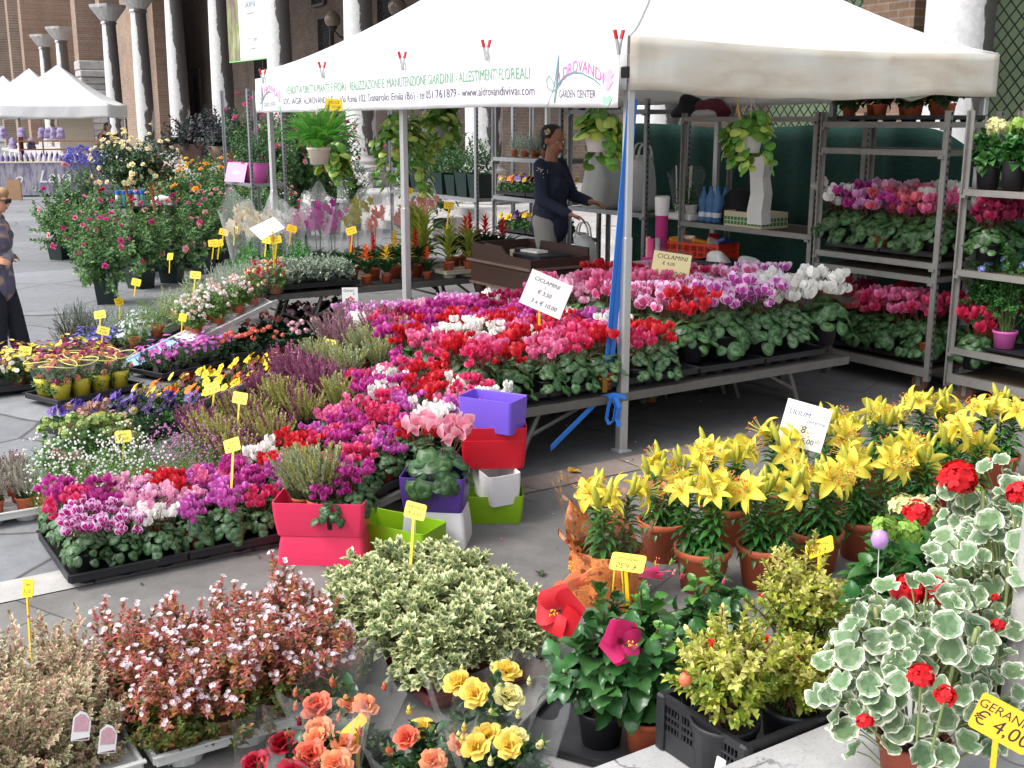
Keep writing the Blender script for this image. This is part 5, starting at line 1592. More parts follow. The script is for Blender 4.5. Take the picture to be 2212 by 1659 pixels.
for k, (px, py, y) in enumerate(((175, 1570, 0.30), (232, 1598, 0.22))):
    p = at(px, py, y)
    c = thing('plant_label', 'white picture label hanging in the variegated abelia, %s one' % ('left' if k == 0 else 'right'), 'label', p, face_cam(p) + 0.2, 'picture labels in the abelias')
    poly = [(-0.024, -0.036), (0.024, -0.036), (0.026, 0.012), (0.012, 0.036), (-0.004, 0.042), (-0.022, 0.026)]
    Mx = Matrix.Rotation(0.25, 3, 'Y') @ Matrix.Rotation(R(70), 3, 'X')
    MB().prism(poly, -0.0006, 0.0006, 0, Mx).build('card', CARD, c)
    MB().prism([(x * 0.82, y * 0.6 + 0.009) for x, y in poly], 0.0008, 0.0012, 0, Mx).build('picture', mat('label_picture', lin((206, 160, 170)), 0.5, noise=0.4, nscale=120), c)
    MB().prism([(-0.022, -0.034), (0.022, -0.034), (0.022, -0.028)], 0.0008, 0.0012, 0, Mx).build('stripe', mat('label_stripe', lin((120, 40, 70)), 0.5), c)
# ================================================================== cellophane wrapped roses
RL = leafm('rose_leaf', (48, 80, 50), 0.35, 0.12, 0.35)
RL2 = leafm('rose_leaf_light', (78, 112, 56), 0.35, 0.2, 0.4)
RC = {'orange': (246, 164, 116), 'coral': (232, 118, 90), 'yellow': (244, 216, 104), 'pale yellow': (240, 232, 160), 'red': (176, 16, 50), 'pink': (214, 70, 140), 'rose': (236, 170, 176), 'cream': (244, 230, 186), 'apricot': (244, 176, 66), 'white': (240, 238, 228), 'deep red': (150, 12, 34)}
RCM = {k: petm('rose_' + k.replace(' ', '_'), c, 0.16) for k, c in RC.items()}
CELLO = mat('cellophane', (0.5, 0.52, 0.52), 0.05, alpha=0.035, spec=0.5)
CELLO2 = mat('sleeve_film', (0.78, 0.80, 0.80), 0.08, alpha=0.13, spec=0.6)
def cello_cone(rb, rt, h, seed, ruf=0.10, z0=0.0):
    rg = random.Random(seed); n = 40; G = []
    ph = [rg.uniform(0, 6) for _ in range(4)]
    for i in range(9):
        t = i / 8; row = []
        for k in range(n + 1):
            a_ = 2 * PI * k / n
            r_ = rb + (rt - rb) * t ** 1.1
            r_ *= 1 + ruf * t * (0.6 * math.sin(3 * a_ + ph[0]) + 0.5 * math.sin(7 * a_ + ph[1]) + 0.25 * math.sin(13 * a_ + ph[2]))
            z = z0 + h * t * (1 + 0.16 * t * math.sin(2 * a_ + ph[3]) + 0.07 * t * math.sin(5 * a_ + ph[0]))
            row.append((r_ * math.cos(a_), r_ * math.sin(a_), z))
        G.append(row)
    return MB().grid(G)
def rose_bloom(parent, p, d, size, m, k=0, bud=False):
    b = MB()
    d = Vector(d).normalized(); Mx = Vector((0, 0, 1)).rotation_difference(d).to_matrix()
    if bud:
        b.lathe([(0.001, 0), (0.2, 0.1), (0.24, 0.35), (0.14, 0.7), (0.02, 0.9)], 8, 0)
        V = b.V[0] @ np.array(Mx).T * size * 0.6 + np.array(p); b.V[0] = V
        for a in around(5):
            b.inst(LFN, np.array(Mx) @ a @ np.array(Matrix.Rotation(1.1, 3, 'X')), p, size * 0.6, 1)
        return b.build('bud', [m, RL2], parent, smooth=True)
    b.inst(ROSE[k % 3], np.array(Mx), p, size)
    b.inst(LFN, np.stack([np.array(Mx) @ a for a in around(5, 0.3)]), np.array([p] * 5) - np.array(d) * size * 0.04, size * 0.45, 1)
    return b.build('bloom', [m, RL2], parent, smooth=True)
rg = np.random.default_rng(31)
for k, (px, py, cols, nm, rt) in enumerate(((640, 1668, ['red', 'deep red'], 'dark red roses, lowest left', 0.15), (735, 1560, ['orange', 'coral'], 'orange roses, behind on the left', 0.16), (690, 1650, ['orange', 'coral'], 'orange roses, in front on the left', 0.13),
                                            (905, 1640, ['coral', 'orange', 'yellow'], 'orange and yellow roses in the middle', 0.15), (1045, 1545, ['yellow', 'pale yellow'], 'yellow roses, behind on the right', 0.17), (1090, 1650, ['yellow', 'pale yellow'], 'yellow roses, in front on the right', 0.15))):
    zt = 0.33
    c = at(px, py - 48, zt)
    t = thing('wrapped_rose_pot', 'cellophane wrapped pot of ' + nm, 'potted roses', Vector((c.x, c.y, 0)), 0, 'cellophane wrapped roses')
    MB().inst(tube_t([(0, 0, 0), (0, 0, 0.11)], 0.055, 16), np.eye(3), (0, 0, 0)).build('pot', BLK, t)
    b = MB(); P, D = dome(rg, 120, rt * 0.97, 0.345, -0.1, 0.72, 1.0, 0.8)
    shoots(b, rg, P, D, ROSEL, 7, 0.060, 0.08, (0.5, 1.25), ((0, 3), (1, 1)))
    stems(b, rg, P[::2], 0.02, 0.003, 5, 1, 0.08)
    b.build('foliage', [RL, RL2], t, smooth=True)
    nb = 5
    for i in range(nb):
        a_ = i * 2.4 + k; r_ = rt * 0.75 * math.sqrt((i + .4) / nb)
        p = (r_ * math.cos(a_), r_ * math.sin(a_), rg.uniform(0.28, 0.34))
        rose_bloom(t, p, (0.35 * math.cos(a_), 0.35 * math.sin(a_) - 0.5, 1), rg.uniform(0.056, 0.078), RCM[cols[i % len(cols)]], i, i % 4 == 3)
    for i in range(3):
        a_ = rg.uniform(0, 6.28)
        rose_bloom(t, (rt * .8 * math.cos(a_), rt * .8 * math.sin(a_), 0.33), (0, 0, 1), 0.055, RCM[cols[-1]], i, True)
    cc = cello_cone(0.065, rt * 1.05, 0.34, k + 40, 0.10, 0.03)
    cc.build('wrapper', CELLO, t, smooth=True)
p = at(770, 1553, 0.36)
price_tag(p - Vector((0, 0, 0.25)), 0.22, face_cam(p) + 0.6, 'yellow price tag lying flat among the orange roses', (), 0.075, 0.03, 0, -0.25, None, 0.9)
# ================================================================== hibiscus on the lowest step
HIBL = leafm('hibiscus_leaf', (58, 104, 54), 0.35, 0.12, 0.28)
HIBY = leafm('hibiscus_young_leaf', (92, 142, 62), 0.25, 0.22, 0.32)
HPET = strip(4, [-1, -0.5, 0, 0.5, 1], lambda t: 0.64 * (0.2 + 0.8 * math.sin(PI * (0.08 + 0.66 * t))), 0.8, -0.3, 0.08, False, 1.0, 0.03)
HIBF = join(*[(HPET, np.array(Matrix.Rotation(2 * PI * k / 5, 3, 'Z') @ Matrix.Rotation(0.25, 3, 'Y')), (0, 0, 0.0), 1.0) for k in range(5)])
def hib_leafT():
    def pr(t):
        return 0.40 * math.sin(PI * min(t * 0.92 + 0.06, 1) ** 0.72) * (1 + 0.10 * (math.sin(t * 38)))
    return strip(10, [-1, -0.5, 0, 0.5, 1], pr, 0.3, -0.7, 0.3, False, 1.0, 0.02)
HLT = hib_leafT()
def hib_bloom(parent, p, d, size, m, eye, name='bloom'):
    Mx = np.array(Vector((0, 0, 1)).rotation_difference(Vector(d).normalized()).to_matrix())
    b = MB(); b.inst(HIBF, Mx, p, size)
    b.inst(disc(10, [1.0], lambda th: 0.5, lambda r, th: 0, [0]), Mx, np.array(p) + Mx @ np.array([0, 0, 0.12 * size]), size * 0.32, 1)
    s0, s1 = np.array(p), np.array(p) + Mx @ np.array([0.1, 0, 1.15]) * size
    b.tube([tuple(s0), tuple(s1)], size * 0.03, 6, 1)
    for i in range(14):
        q = s0 + (s1 - s0) * (0.6 + 0.4 * i / 14) + np.random.default_rng(i).normal(0, size * 0.06, 3)
        b.box(q, (size * .05,) * 3, 2)
    return b.build(name, [m, eye, mat('pollen', lin((240, 190, 50)), 0.7)], parent, smooth=True)
def hibiscus(p, Rr, Hh, n, pot, label, seed, zlift=0.0):
    rg = np.random.default_rng(seed)
    t = thing('hibiscus', label, 'hibiscus', p, 0, 'potted hibiscus')
    new('pot', pot_mb(0.07, 0.11).mesh('pot', pot), t); 
    b = MB(); P, D = dome(rg, n, Rr, Hh, -0.1, 0.55, 1.05, 0.5)
    P[:, 2] += 0.12 + 0.1 * Hh
    hi = P[:, 2] > 0.12 + 0.82 * Hh
    shoots(b, rg, P[~hi], D[~hi], HLT, 6, 0.078, 0.09, (0.6, 1.35), ((0, 1),), 0.25)
    if hi.any():
        shoots(b, rg, P[hi], D[hi], HLT, 6, 0.062, 0.09, (0.5, 1.3), ((0, 1), (1, 1.4)), 0.1)
    stems(b, rg, P, 0.02, 0.004, 5, 2, 0.09)
    b.build('foliage', [HIBL, HIBY, WOODY], t, smooth=True)
    return t
ph1 = at(1298, 1602, 0.17); ph2 = at(1398, 1618, 0.17); ph3 = at(1530, 1505, 0.0)
h1 = hibiscus(ph1, 0.165, 0.36, 40, BLK, 'dark leaved hibiscus with a red and a magenta flower', 3)
h2 = hibiscus(ph2, 0.13, 0.33, 28, TERRA, 'hibiscus in a terracotta pot at the step edge', 4)
h3 = hibiscus(ph3, 0.17, 0.34, 34, BLK, 'hibiscus with pink buds behind the pomegranate bushes', 5)
for par, px, py, y, d, s_, c, e in ((h1, 1212, 1318, None, (-0.45, -0.85, 0.25), 0.07, (196, 18, 34), (130, 8, 24)), (h1, 1338, 1385, None, (0.35, -0.8, 0.3), 0.062, (214, 42, 112), (140, 10, 60)), (h1, 1248, 1268, None, (-0.3, 0.5, 0.6), 0.066, (248, 162, 120), (240, 120, 90)), (h3, 1412, 1248, None, (0.1, 0.5, 0.7), 0.06, (236, 100, 150), (190, 40, 90))):
    base = par.location
    yy = base.y - (0.12 if par is h1 and c[0] != 248 else -0.02)
    q = dep(px, py, yy) - base
    hib_bloom(par, tuple(q), d, s_, petm('hibiscus_%d_%d' % (c[0], c[1]), c, 0.08), petm('hibiscus_eye_%d_%d' % (e[0], e[1]), e, 0.05))
for par, px, py, c in ((h3, 1470, 1252, (232, 60, 120)), (h3, 1395, 1275, (230, 100, 140)), (h3, 1455, 1243, (232, 150, 150)), (h3, 1562, 1262, (232, 90, 140)), (h1, 1267, 1415, (196, 130, 110)), (h1, 1300, 1400, (196, 120, 120)), (h3, 1448, 1222, (150, 170, 80)), (h3, 1388, 1388, (220, 50, 70))):
    q = dep(px, py, par.location.y - 0.05) - par.location
    rose_bloom(par, tuple(q), (0.2, -0.2, 1), 0.05, petm('bud_%d_%d_%d' % c, c, 0.1), 0, True)
tray(at(1300, 1604, 0.15), A - 1.05, 0.44, 0.27, 3, 2, BLK, 'black tray with the hibiscus hanging over the step edge', 'trays on the steps', cup_h=0.02, rim=0.03)
p = at(1350, 1300, 0.50)
price_tag(dep(1362, 1400, ph1.y + 0.12), 0.24, face_cam(p) - 0.35, 'yellow price tag between the two hibiscus plants', (('Hibiscus', 0.18, 0.018), ('\u20ac 6,50', -0.18, 0.024)), 0.105, 0.055, -0.02, -0.25, YEL, 0.75, True)
# ================================================================== dwarf pomegranates, two of them in a black crate
POL = leafm('pomegranate_leaf', (164, 170, 62), 0.30, 0.25, 0.4)
POY = leafm('pomegranate_pale_leaf', (214, 208, 124), 0.2, 0.25, 0.4)
POG = leafm('pomegranate_green_leaf', (120, 146, 54), 0.3, 0.25, 0.4)
def pomegranate(p, Rr, Hh, seed, label, potr=0.085, ph=0.135, grow=0.07):
    rg = np.random.default_rng(seed)
    t = thing('pomegranate_bush', label, 'shrub', p, 0, 'dwarf pomegranates')
    po = new('pot', pot_mb(potr, ph, True, 0.82).mesh('pot', BLK), t); new('soil', soil_mb(potr, ph).mesh('soil', SOIL), po)
    b = MB(); P, D = dome(rg, 200, Rr, Hh, -0.6, 0.4, 1.1, 0.7)
    P[:, 2] += ph + grow + Hh * 0.32
    hi = P[:, 2] > ph + grow + 0.55 * Hh
    shoots(b, rg, P[hi], D[hi], LF, 13, 0.028, 0.06, (0.4, 1.2), ((0, 1.2), (1, 1.0)))
    shoots(b, rg, P[~hi], D[~hi], LF, 13, 0.028, 0.06, (0.4, 1.2), ((0, 1.2), (2, 1.0), (1, .2)))
    stems(b, rg, P[::3], 0.012, 0.0028, 4, 3, ph * 0.85)
    b.build('foliage', [POL, POY, POG, WOODY], t, smooth=True)
    for i in range(4):
        q = P[rg.integers(len(P))] * 1.03
        MB().lathe([(0.001, 0), (0.006, 0.004), (0.005, 0.014), (0.009, 0.022)], 8, 0, tuple(q)).build('flower', petm('pomegranate_flower', (226, 52, 30), 0.05), t, smooth=True)
    return t
pc1, pc2, pc3 = at(1565, 1550, 0.45) - Vector((0, 0, 0.135)), at(1722, 1514, 0.455) - Vector((0, 0, 0.14)), at(1725, 1428, 0.355) - Vector((0, 0, 0.2))
g1 = pomegranate(pc1, 0.13, 0.15, 1, 'yellow green pomegranate bush in the black crate with one small fruit')
g2 = pomegranate(pc2, 0.10, 0.10, 2, 'low pomegranate bush with weeds in a black pot beside the crate', 0.092, 0.14, 0.04)
g3 = pomegranate(pc3, 0.145, 0.20, 3, 'larger yellow green pomegranate bush carrying a yellow tag', 0.09, 0.2, 0.11)
q = dep(1480, 1468, pc1.y - 0.08) - g1.location
MB().lathe([(0.001, -0.017), (0.012, -0.013), (0.017, 0), (0.012, 0.013), (0.005, 0.016), (0.007, 0.022)], 12, 0, tuple(q)).build('fruit', mat('pomegranate_fruit', lin((206, 112, 72)), 0.4, noise=0.2, nscale=40), g1, smooth=True)
rg = np.random.default_rng(8); b = MB(); P, D = dome(rg, 30, 0.06, 0.04, 0.1); P += np.array([-0.01, -0.01, 0.12])
shoots(b, rg, P, D, LFS, 6, 0.012, 0.02); b.build('weeds', leafm('weed_leaf', (70, 104, 50), 0.3), g2)
p = dep(1765, 1295, pc3.y)
price_tag(Vector((p.x, p.y, pc3.z + 0.30)), 0.235, face_cam(p) - 0.5, 'yellow price tag standing in the larger pomegranate bush', (('Melograno', 0.15, 0.016), ('\u20ac 8,00', -0.2, 0.02)), 0.10, 0.048, 0.0, -0.42, YEL, 0.55, True)
crate = thing('crate', 'black slatted plastic crate with a white sticker on the steps', 'crate', M(1.735, 1.79, 0.302), A)
def crate_parts(parent, L_, W_, h, m, th=0.008, rows_=2):
    b = MB()
    for x, y, lx, ly in ((W_ / 2, 0, W_, th), (W_ / 2, L_, W_, th), (0, L_ / 2, th, L_ - th - .001), (W_, L_ / 2, th, L_ - th - .001)):
        b.box((x, y, 0.03), (lx, ly, 0.06)); b.box((x, y, h - 0.012), (lx + 0.006, ly + 0.006, 0.024))
        for k in range(rows_):
            b.box((x, y, 0.06 + (h - 0.09) * (k + 1) / (rows_ + 1)), (lx, ly, 0.008))
        n = int(max(lx, ly) / 0.012)
        for k in range(n):
            f = (k + .5) / n - .5
            big = (k % 6 == 0)
            b.box((x + (lx * f if lx > ly else 0), y + (ly * f if ly > lx else 0), h / 2), ((0.012 if big else 0.0035) if lx > ly else th * 0.8, (0.012 if big else 0.0035) if ly > lx else th * 0.8, h - 0.04))
    for x in (0, W_):
        for y in (0, L_):
            b.box((x, y, h / 2), (0.03, 0.03, h + 0.004), ch=0.006)
    b.box((W_ / 2, L_ / 2, 0.006), (W_ - 0.01, L_ - 0.01, 0.01))
    return b.build('body', m, parent)
crate_parts(crate, 0.30, 0.62, 0.155, BLK)
MB().box((-0.0065, 0.10, 0.055), (0.003, 0.085, 0.06)).build('sticker', mat('paper_sticker', lin((226, 222, 214)), 0.7, noise=0.08, nscale=30), crate)
# ================================================================== variegated red geraniums on the top step
GG = leafm('geranium_green', (92, 120, 80), 0.28, 0.15, 0.55)
GGR = leafm('geranium_grey_green', (132, 154, 120), 0.2, 0.15, 0.55)
GGC = leafm('geranium_cream', (226, 226, 204), 0.08, 0.2, 0.55)
GST = leafm('geranium_stem', (140, 150, 92), 0.15, 0.0, 0.6)
GRED = petm('geranium_red', (226, 22, 34), 0.25)
def geranium(p, seed, n, box, label, heads, potm=TERRAD):
    """box: half sizes of the crown, its centre height above the pot foot"""
    rg = np.random.default_rng(seed)
    t = thing('geranium', label, 'geranium', p, 0, 'white edged geraniums on the steps')
    po = new('pot', pot_mb(0.078, 0.115).mesh('pot', potm), t); new('soil', soil_mb(0.078, 0.115).mesh('soil', SOIL), po)
    b = MB(); s = MB()
    d = rdir(n, rg, -0.75, 1.0)
    P = d * rg.uniform(0.45, 1.0, n)[:, None] * np.array(box[:3]) + np.array([0, 0, box[3]])
    z = nrm(d * np.array([0.7, 0.7, 0.3]) + np.array([-0.1, -0.55, 0.75]) + rg.normal(0, 0.42, (n, 3)))
    y = nrm(np.cross(z, rg.normal(size=(n, 3))))
    y = y + np.array([0, -0.4, -0.6])
    Rm = np.stack([frames(yy[None] - zz[None] * (yy @ zz), zz[None])[0] for yy, zz in zip(y, z)])
    sz = rg.uniform(0.030, 0.066, n)
    b.inst(GERL, Rm, P, sz)
    s_ = MB()
    for k in range(7):
        a_ = rg.uniform(0, 6.28)
        s_.tube([(0.01 * math.cos(a_), 0.01 * math.sin(a_), 0.1), (box[0] * .35 * math.cos(a_), box[1] * .35 * math.sin(a_), box[3] * .7), (box[0] * .5 * math.cos(a_), box[1] * .5 * math.sin(a_), box[3] + box[2] * 0.6)], 0.005, 6)
    for i in range(n):
        q = P[i]; r0 = q * np.array([0.45, 0.45, 0.9]) + np.array([0, 0, -0.05])
        s_.tube([tuple(r0), tuple((q + r0) / 2 + np.array([0, 0, 0.01])), tuple(q)], 0.0017, 5, cap=False)
    s_.build('stems', GST, t, smooth=True)
    b.build('leaves', [GG, GGR, GGC], t, smooth=True)
    for i, (px, py, y_, r_) in enumerate(heads):
        q = dep(px, py, y_ - 0.15) - p
        h_ = MB(); h_.inst(GERH[i % 2], np.array(Matrix.Rotation(i * 1.3, 3, 'Z') @ Matrix.Rotation(0.3, 3, 'X')), tuple(q), r_ * 0.82)
        h_.tube([tuple(Vector((q.x * 0.5, q.y * 0.6, max(q.z - 0.24, 0.12)))), tuple(q)], 0.0028, 6, 1, cap=False)
        h_.build('flower_head', [GRED, GST], t, smooth=True)
    return t
pg1 = at(1965, 1690, 0.452)
pg2 = at(2140, 1560, 0.452)
pg3 = at(2100, 1400, 0.452) + Vector((0.06, 0.0, 0))
geranium(pg1, 1, 240, (0.235, 0.17, 0.23, 0.26), 'white edged red geranium nearest the camera, with a low pot', [(1990, 1462, pg1.y - 0.02, 0.040), (2042, 1503, pg1.y - 0.05, 0.034), (1868, 1560, pg1.y + 0.05, 0.028)])
geranium(pg2, 2, 220, (0.24, 0.17, 0.24, 0.31), 'white edged red geranium behind the yellow four euro tag', [(1962, 1278, pg2.y - 0.02, 0.058), (2015, 1275, pg2.y - 0.0, 0.052), (2155, 1352, pg2.y - 0.05, 0.025), (2150, 1290, pg2.y + 0.02, 0.014)])
geranium(pg3, 3, 150, (0.22, 0.15, 0.20, 0.36), 'tall white edged red geranium farthest up the step', [(2070, 1035, pg3.y + 0.12, 0.075), (1982, 1108, pg3.y + 0.02, 0.055), (2203, 1068, pg3.y - 0.02, 0.052)])
p = dep(2155, 1560, pg1.y - 0.24)
price_tag(Vector((p.x, p.y, 0.46)), p.z - 0.46 - 0.035, face_cam(p) - 0.12, 'large yellow tag reading Geranio 4,00 among white edged geraniums', (('GERANIO', 0.22, 0.026), ('\u20ac 4,00', -0.16, 0.042)), 0.115, 0.078, 0.0, 0.16, mat('orange_yellow_card', lin((240, 180, 34)), 0.5), 0.25)
post = thing('stone_column', 'pale streaked stone column at the right photo edge', 'column', Vector((dep(2250, 1300, 2.42).x, 2.42, 0.45)), 0)
MB().lathe([(0.075, 0), (0.075, 0.04), (0.066, 0.06), (0.060, 0.5), (0.052, 1.6)], 20).build('shaft', PALE, post, smooth=True)
# ================================================================== yellow lilies in terracotta pots
LIY = petm('lily_yellow', (244, 228, 88), 0.12, 0.35)
LIG = leafm('lily_leaf', (58, 108, 48), 0.3, 0.15, 0.3)
LIS = leafm('lily_bud', (184, 186, 70), 0.2, 0.15, 0.5)
LIO = mat('lily_anther', lin((222, 108, 24)), 0.8)
def lily_t():
    ps = []
    for k in range(6):
        w_ = 0.24 if k % 2 == 0 else 0.165
        pt = strip(6, [-1, -0.5, 0, 0.5, 1], lanc(w_, 0.8), 1.0, -0.85, 0.35)
        ps.append((pt, np.array(Matrix.Rotation(PI / 3 * k, 3, 'Z')), np.array([0, 0, 0.004 if k % 2 else 0]), 1.0))
    t = join(*ps)
    b = MB(); b.inst(t, np.eye(3), (0, 0, 0))
    for k in range(6):
        a_ = PI / 3 * k + 0.5
        e = (0.30 * math.cos(a_), 0.30 * math.sin(a_), 0.75)
        b.tube([(0, 0, 0.05), (e[0] * .5, e[1] * .5, 0.45), e], 0.012, 4, 1, cap=False)
        b.box((e[0], e[1], e[2] + 0.01), (0.05, 0.10, 0.035), 2, Matrix.Rotation(a_, 3, 'Z'))
    b.tube([(0, 0, 0.05), (0.02, 0, 0.5), (0.06, 0, 0.86)], 0.016, 4, 1)
    return b
LILY_ME = []
for s in range(2):
    b = lily_t()
    for v in b.V: v *= 0.098
    LILY_ME.append(b.mesh('bloom', [LIY, petm('lily_filament', (214, 206, 110), 0.1), LIO]))
b = MB(); b.lathe([(0.001, 0), (0.006, 0.004), (0.0105, 0.025), (0.0105, 0.045), (0.007, 0.068), (0.001, 0.08)], 6)
BUD_ME = b.mesh('bud', [LIS])
LEAFT = strip(4, [-1, 0, 1], lanc(0.14, 0.9), 0.35, -0.75, 0.4)
def lily_foliage(seed, n_st, hh, spread, ph):
    rg = np.random.default_rng(seed); b = MB(); tops = []
    for k in range(n_st):
        a_ = 2 * PI * k / n_st + rg.uniform(-0.3, 0.3)
        base = np.array([0.045 * math.cos(a_), 0.045 * math.sin(a_), ph * 0.85])
        top = np.array([spread * math.cos(a_), spread * math.sin(a_), ph + hh * rg.uniform(0.85, 1.1)])
        mid = base * 0.5 + top * 0.5 + np.array([0, 0, 0.01])
        b.tube([tuple(base), tuple(mid), tuple(top)], [0.004, 0.0035, 0.003], 6, 1)
        n = 74
        t = np.linspace(0.02, 0.97, n)[:, None]
        P = base * (1 - t) ** 2 + 2 * mid * t * (1 - t) + top * t ** 2
        az = np.arange(n) * 2.4 + rg.uniform(0, 6)
        el = 0.55 - 0.9 * (1 - t[:, 0]) + rg.normal(0, 0.15, n)
        y = np.stack([np.cos(az) * np.cos(el), np.sin(az) * np.cos(el), np.sin(el)], -1)
        b.inst(LEAFT, frames(y, np.tile([0, 0, 1.0], (n, 1))), P, rg.uniform(0.072, 0.105, n) * (1.1 - 0.5 * t[:, 0]))
        tops.append(top)
    return b.mesh('foliage', [LIG, STEM]), tops
LFOL = [lily_foliage(s, 3, 0.20, 0.075, 0.165) for s in range(3)]
POT_L = pot_mb(0.105, 0.17, True, 0.74).mesh('pot', TERRA)
SOIL_L = soil_mb(0.105, 0.17).mesh('soil', SOIL)
def lily(p, label, seed, sc=1.0, potted=True, nb=3):
    rg = np.random.default_rng(seed)
    t = thing('lily', label, 'lily', p, rg.uniform(0, 6.28), 'yellow lilies in terracotta pots', sc * 1.1)
    if potted:
        po = new('pot', POT_L, t); new('soil', SOIL_L, po)
    fm, tops = LFOL[seed % 3]
    new('foliage', fm, t)
    for tp in tops:
        for k in range(nb - int(rg.uniform() < 0.45)):
            a_ = rg.uniform(0, 6.28); el = rg.uniform(0.1, 0.9)
            d = Vector((math.cos(a_) * math.cos(el), math.sin(a_) * math.cos(el), math.sin(el)))
            q = Vector(tp) + Vector((d.x * 0.035, d.y * 0.035, rg.uniform(-0.01, 0.05)))
            o = new('bloom', LILY_ME[k % 2], t, q, sc=rg.uniform(0.72, 1.12))
            o.rotation_euler = Vector((0, 0, 1)).rotation_difference(d).to_euler()
        for k in range(3):
            a_ = rg.uniform(0, 6.28)
            d = Vector((0.35 * math.cos(a_), 0.35 * math.sin(a_), 1))
            o = new('bud', BUD_ME, t, Vector(tp) + Vector((d.x * 0.06, d.y * 0.06, rg.uniform(0.0, 0.03))), sc=rg.uniform(0.8, 1.3))
            o.rotation_euler = Vector((0, 0, 1)).rotation_difference(d).to_euler()
    return t
for k, (px, py) in enumerate(((1515, 1272), (1648, 1264), (1757, 1230), (1857, 1202), (1968, 1165), (2066, 1125))):
    lily(at(px, py), 'yellow lilies in a terracotta pot, front row, %s from left' % nth(k), k + 1)
for k, (px, py) in enumerate(((1432, 1205), (1566, 1170), (1690, 1138), (1800, 1104), (1905, 1070), (2010, 1040), (2146, 1050))):
    lily(at(px, py), 'yellow lilies in a terracotta pot, back row, %s from left' % nth(k), k + 20)
# gift wrapped lily with an orange leaf print wrapper
def leafprint():
    m, N, L, p, co = surf('leaf_print_wrap', 0.35)
    v = N.new('ShaderNodeTexVoronoi'); v.inputs['Scale'].default_value = 26; L.new(co, v.inputs['Vector'])
    c = ramp(N, L, v.outputs['Distance'], [(0.26, (0.30, 0.055, 0.02)), (0.32, (0.70, 0.22, 0.06))])
    c = mulc(N, L, c, ramp(N, L, noise(N, L, co, 9, 4, 0.6), [(0.3, 0.7), (0.7, 1.15)]))
    L.new(c, p.inputs['Base Color'])
    bumpn(N, L, p, noise(N, L, co, 22, 5, 0.7), 0.7, 0.02)
    return m
def printed_film():
    m, N, L, p, co = surf('printed_film', 0.08)
    v = N.new('ShaderNodeTexVoronoi'); v.inputs['Scale'].default_value = 22; L.new(co, v.inputs['Vector'])
    L.new(ramp(N, L, v.outputs['Color'], [(0.0, (0.62, 0.52, 0.50)), (0.5, (0.42, 0.13, 0.06)), (1.0, (0.66, 0.50, 0.28))]), p.inputs['Base Color'])
    fac = ramp(N, L, v.outputs['Distance'], [(0.28, 0.85), (0.34, 0.06)])
    ta = N.new('ShaderNodeBsdfTransparent'); mx = N.new('ShaderNodeMixShader')
    L.new(fac, mx.inputs[0]); L.new(ta.outputs[0], mx.inputs[1]); L.new(p.outputs[0], mx.inputs[2]); L.new(mx.outputs[0], N['Material Output'].inputs['Surface'])
    return m
pw = at(1312, 1292)
wl = lily(pw, 'gift wrapped yellow lilies in orange leaf print paper', 40, 1.0, False, 3)
rg_ = random.Random(2); G = []
for i in range(9):
    t_ = i / 8; row = []
    for k in range(49):
        a_ = 2 * PI * k / 48
        r_ = (0.125 + 0.020 * t_ - 0.03 * max(0, t_ - 0.75) * 4 * .6) * (1 + 0.05 * math.sin(a_ * 9 + 2 * t_) + 0.035 * math.sin(a_ * 17 + 1) + 0.03 * math.sin(7 * t_ + a_ * 3))
        row.append((r_ * math.cos(a_), r_ * math.sin(a_), 0.205 * t_))
    G.append(row)
LP = leafprint(); PF = printed_film()
MB().grid(G).build('wrapper', LP, wl, smooth=True)
fb = MB()
for k in range(3):                                  # the printed paper stands up in points behind and beside the flowers
    a0 = (2.2, 3.3, 1.2)[k]; hgt = (0.17, 0.12, 0.14)[k]
    G = []
    for i in range(7):
        t_ = i / 6; wd = 0.75 * (1 - t_ ** 1.6) + 0.03
        G.append([((0.125 + 0.07 * t_) * math.cos(a0 + wd * u), (0.125 + 0.07 * t_) * math.sin(a0 + wd * u), 0.18 + hgt * t_ - 0.03 * u * u) for u in (-1, -.5, 0, .5, 1)])
    fb.grid(G)
fb.build('wrapper_points', LP, wl, smooth=True)
cello_cone(0.12, 0.21, 0.27, 61, 0.12, 0.16).build('film', PF, wl, smooth=True)
rb = MB()
for s_ in (-0.012, 0.012):
    rb.tube([(s_, -0.152, 0.185), (s_ * 1.6, -0.158, 0.10), (s_ * 2.2, -0.16, 0.0)], 0.004, 5)
rb.build('ribbon', mat('yellow_ribbon', lin((196, 170, 30)), 0.5), wl, smooth=True)
wl.rotation_euler = (0, 0, 0.15)
# cardboards and price boards
def board(p, facing, wd, hg, label, lines, tilt=0.25, roll=0.0, m=None, stake=None, sleeve=None, group=None):
    t = thing('price_board', label, 'price sign', p, facing, group)
    Mx = Matrix.Rotation(roll, 3, 'Y') @ Matrix.Rotation(PI / 2 - tilt, 3, 'X')
    c = MB(); c.prism([(-wd / 2, 0), (wd / 2, 0), (wd / 2, hg), (-wd / 2, hg)], -0.002, 0.002, 0, Mx)
    card = c.build('card', m or CARD, t)
    if stake:
        MB().box((0, 0.006, -stake / 2 + 0.02), (0.014, 0.005, stake)).build('stake', YEL, t)
    if sleeve:
        s_ = MB(); s_.prism([(-wd / 2 - .008, -.008), (wd / 2 + .008, -.008), (wd / 2 + .008, hg + .02), (-wd / 2 - .008, hg + .02)], -0.0026, -0.0022, 0, Mx); s_.build('sleeve', CELLO, t)
    for s_, x_, y_, sz, mm in lines:
        text('writing', s_, sz, mm, card, Matrix.Translation(Mx @ Vector((x_, y_, 0.0026))) @ Mx.to_4x4(), shear=0.12, ext=0.0)
    return t
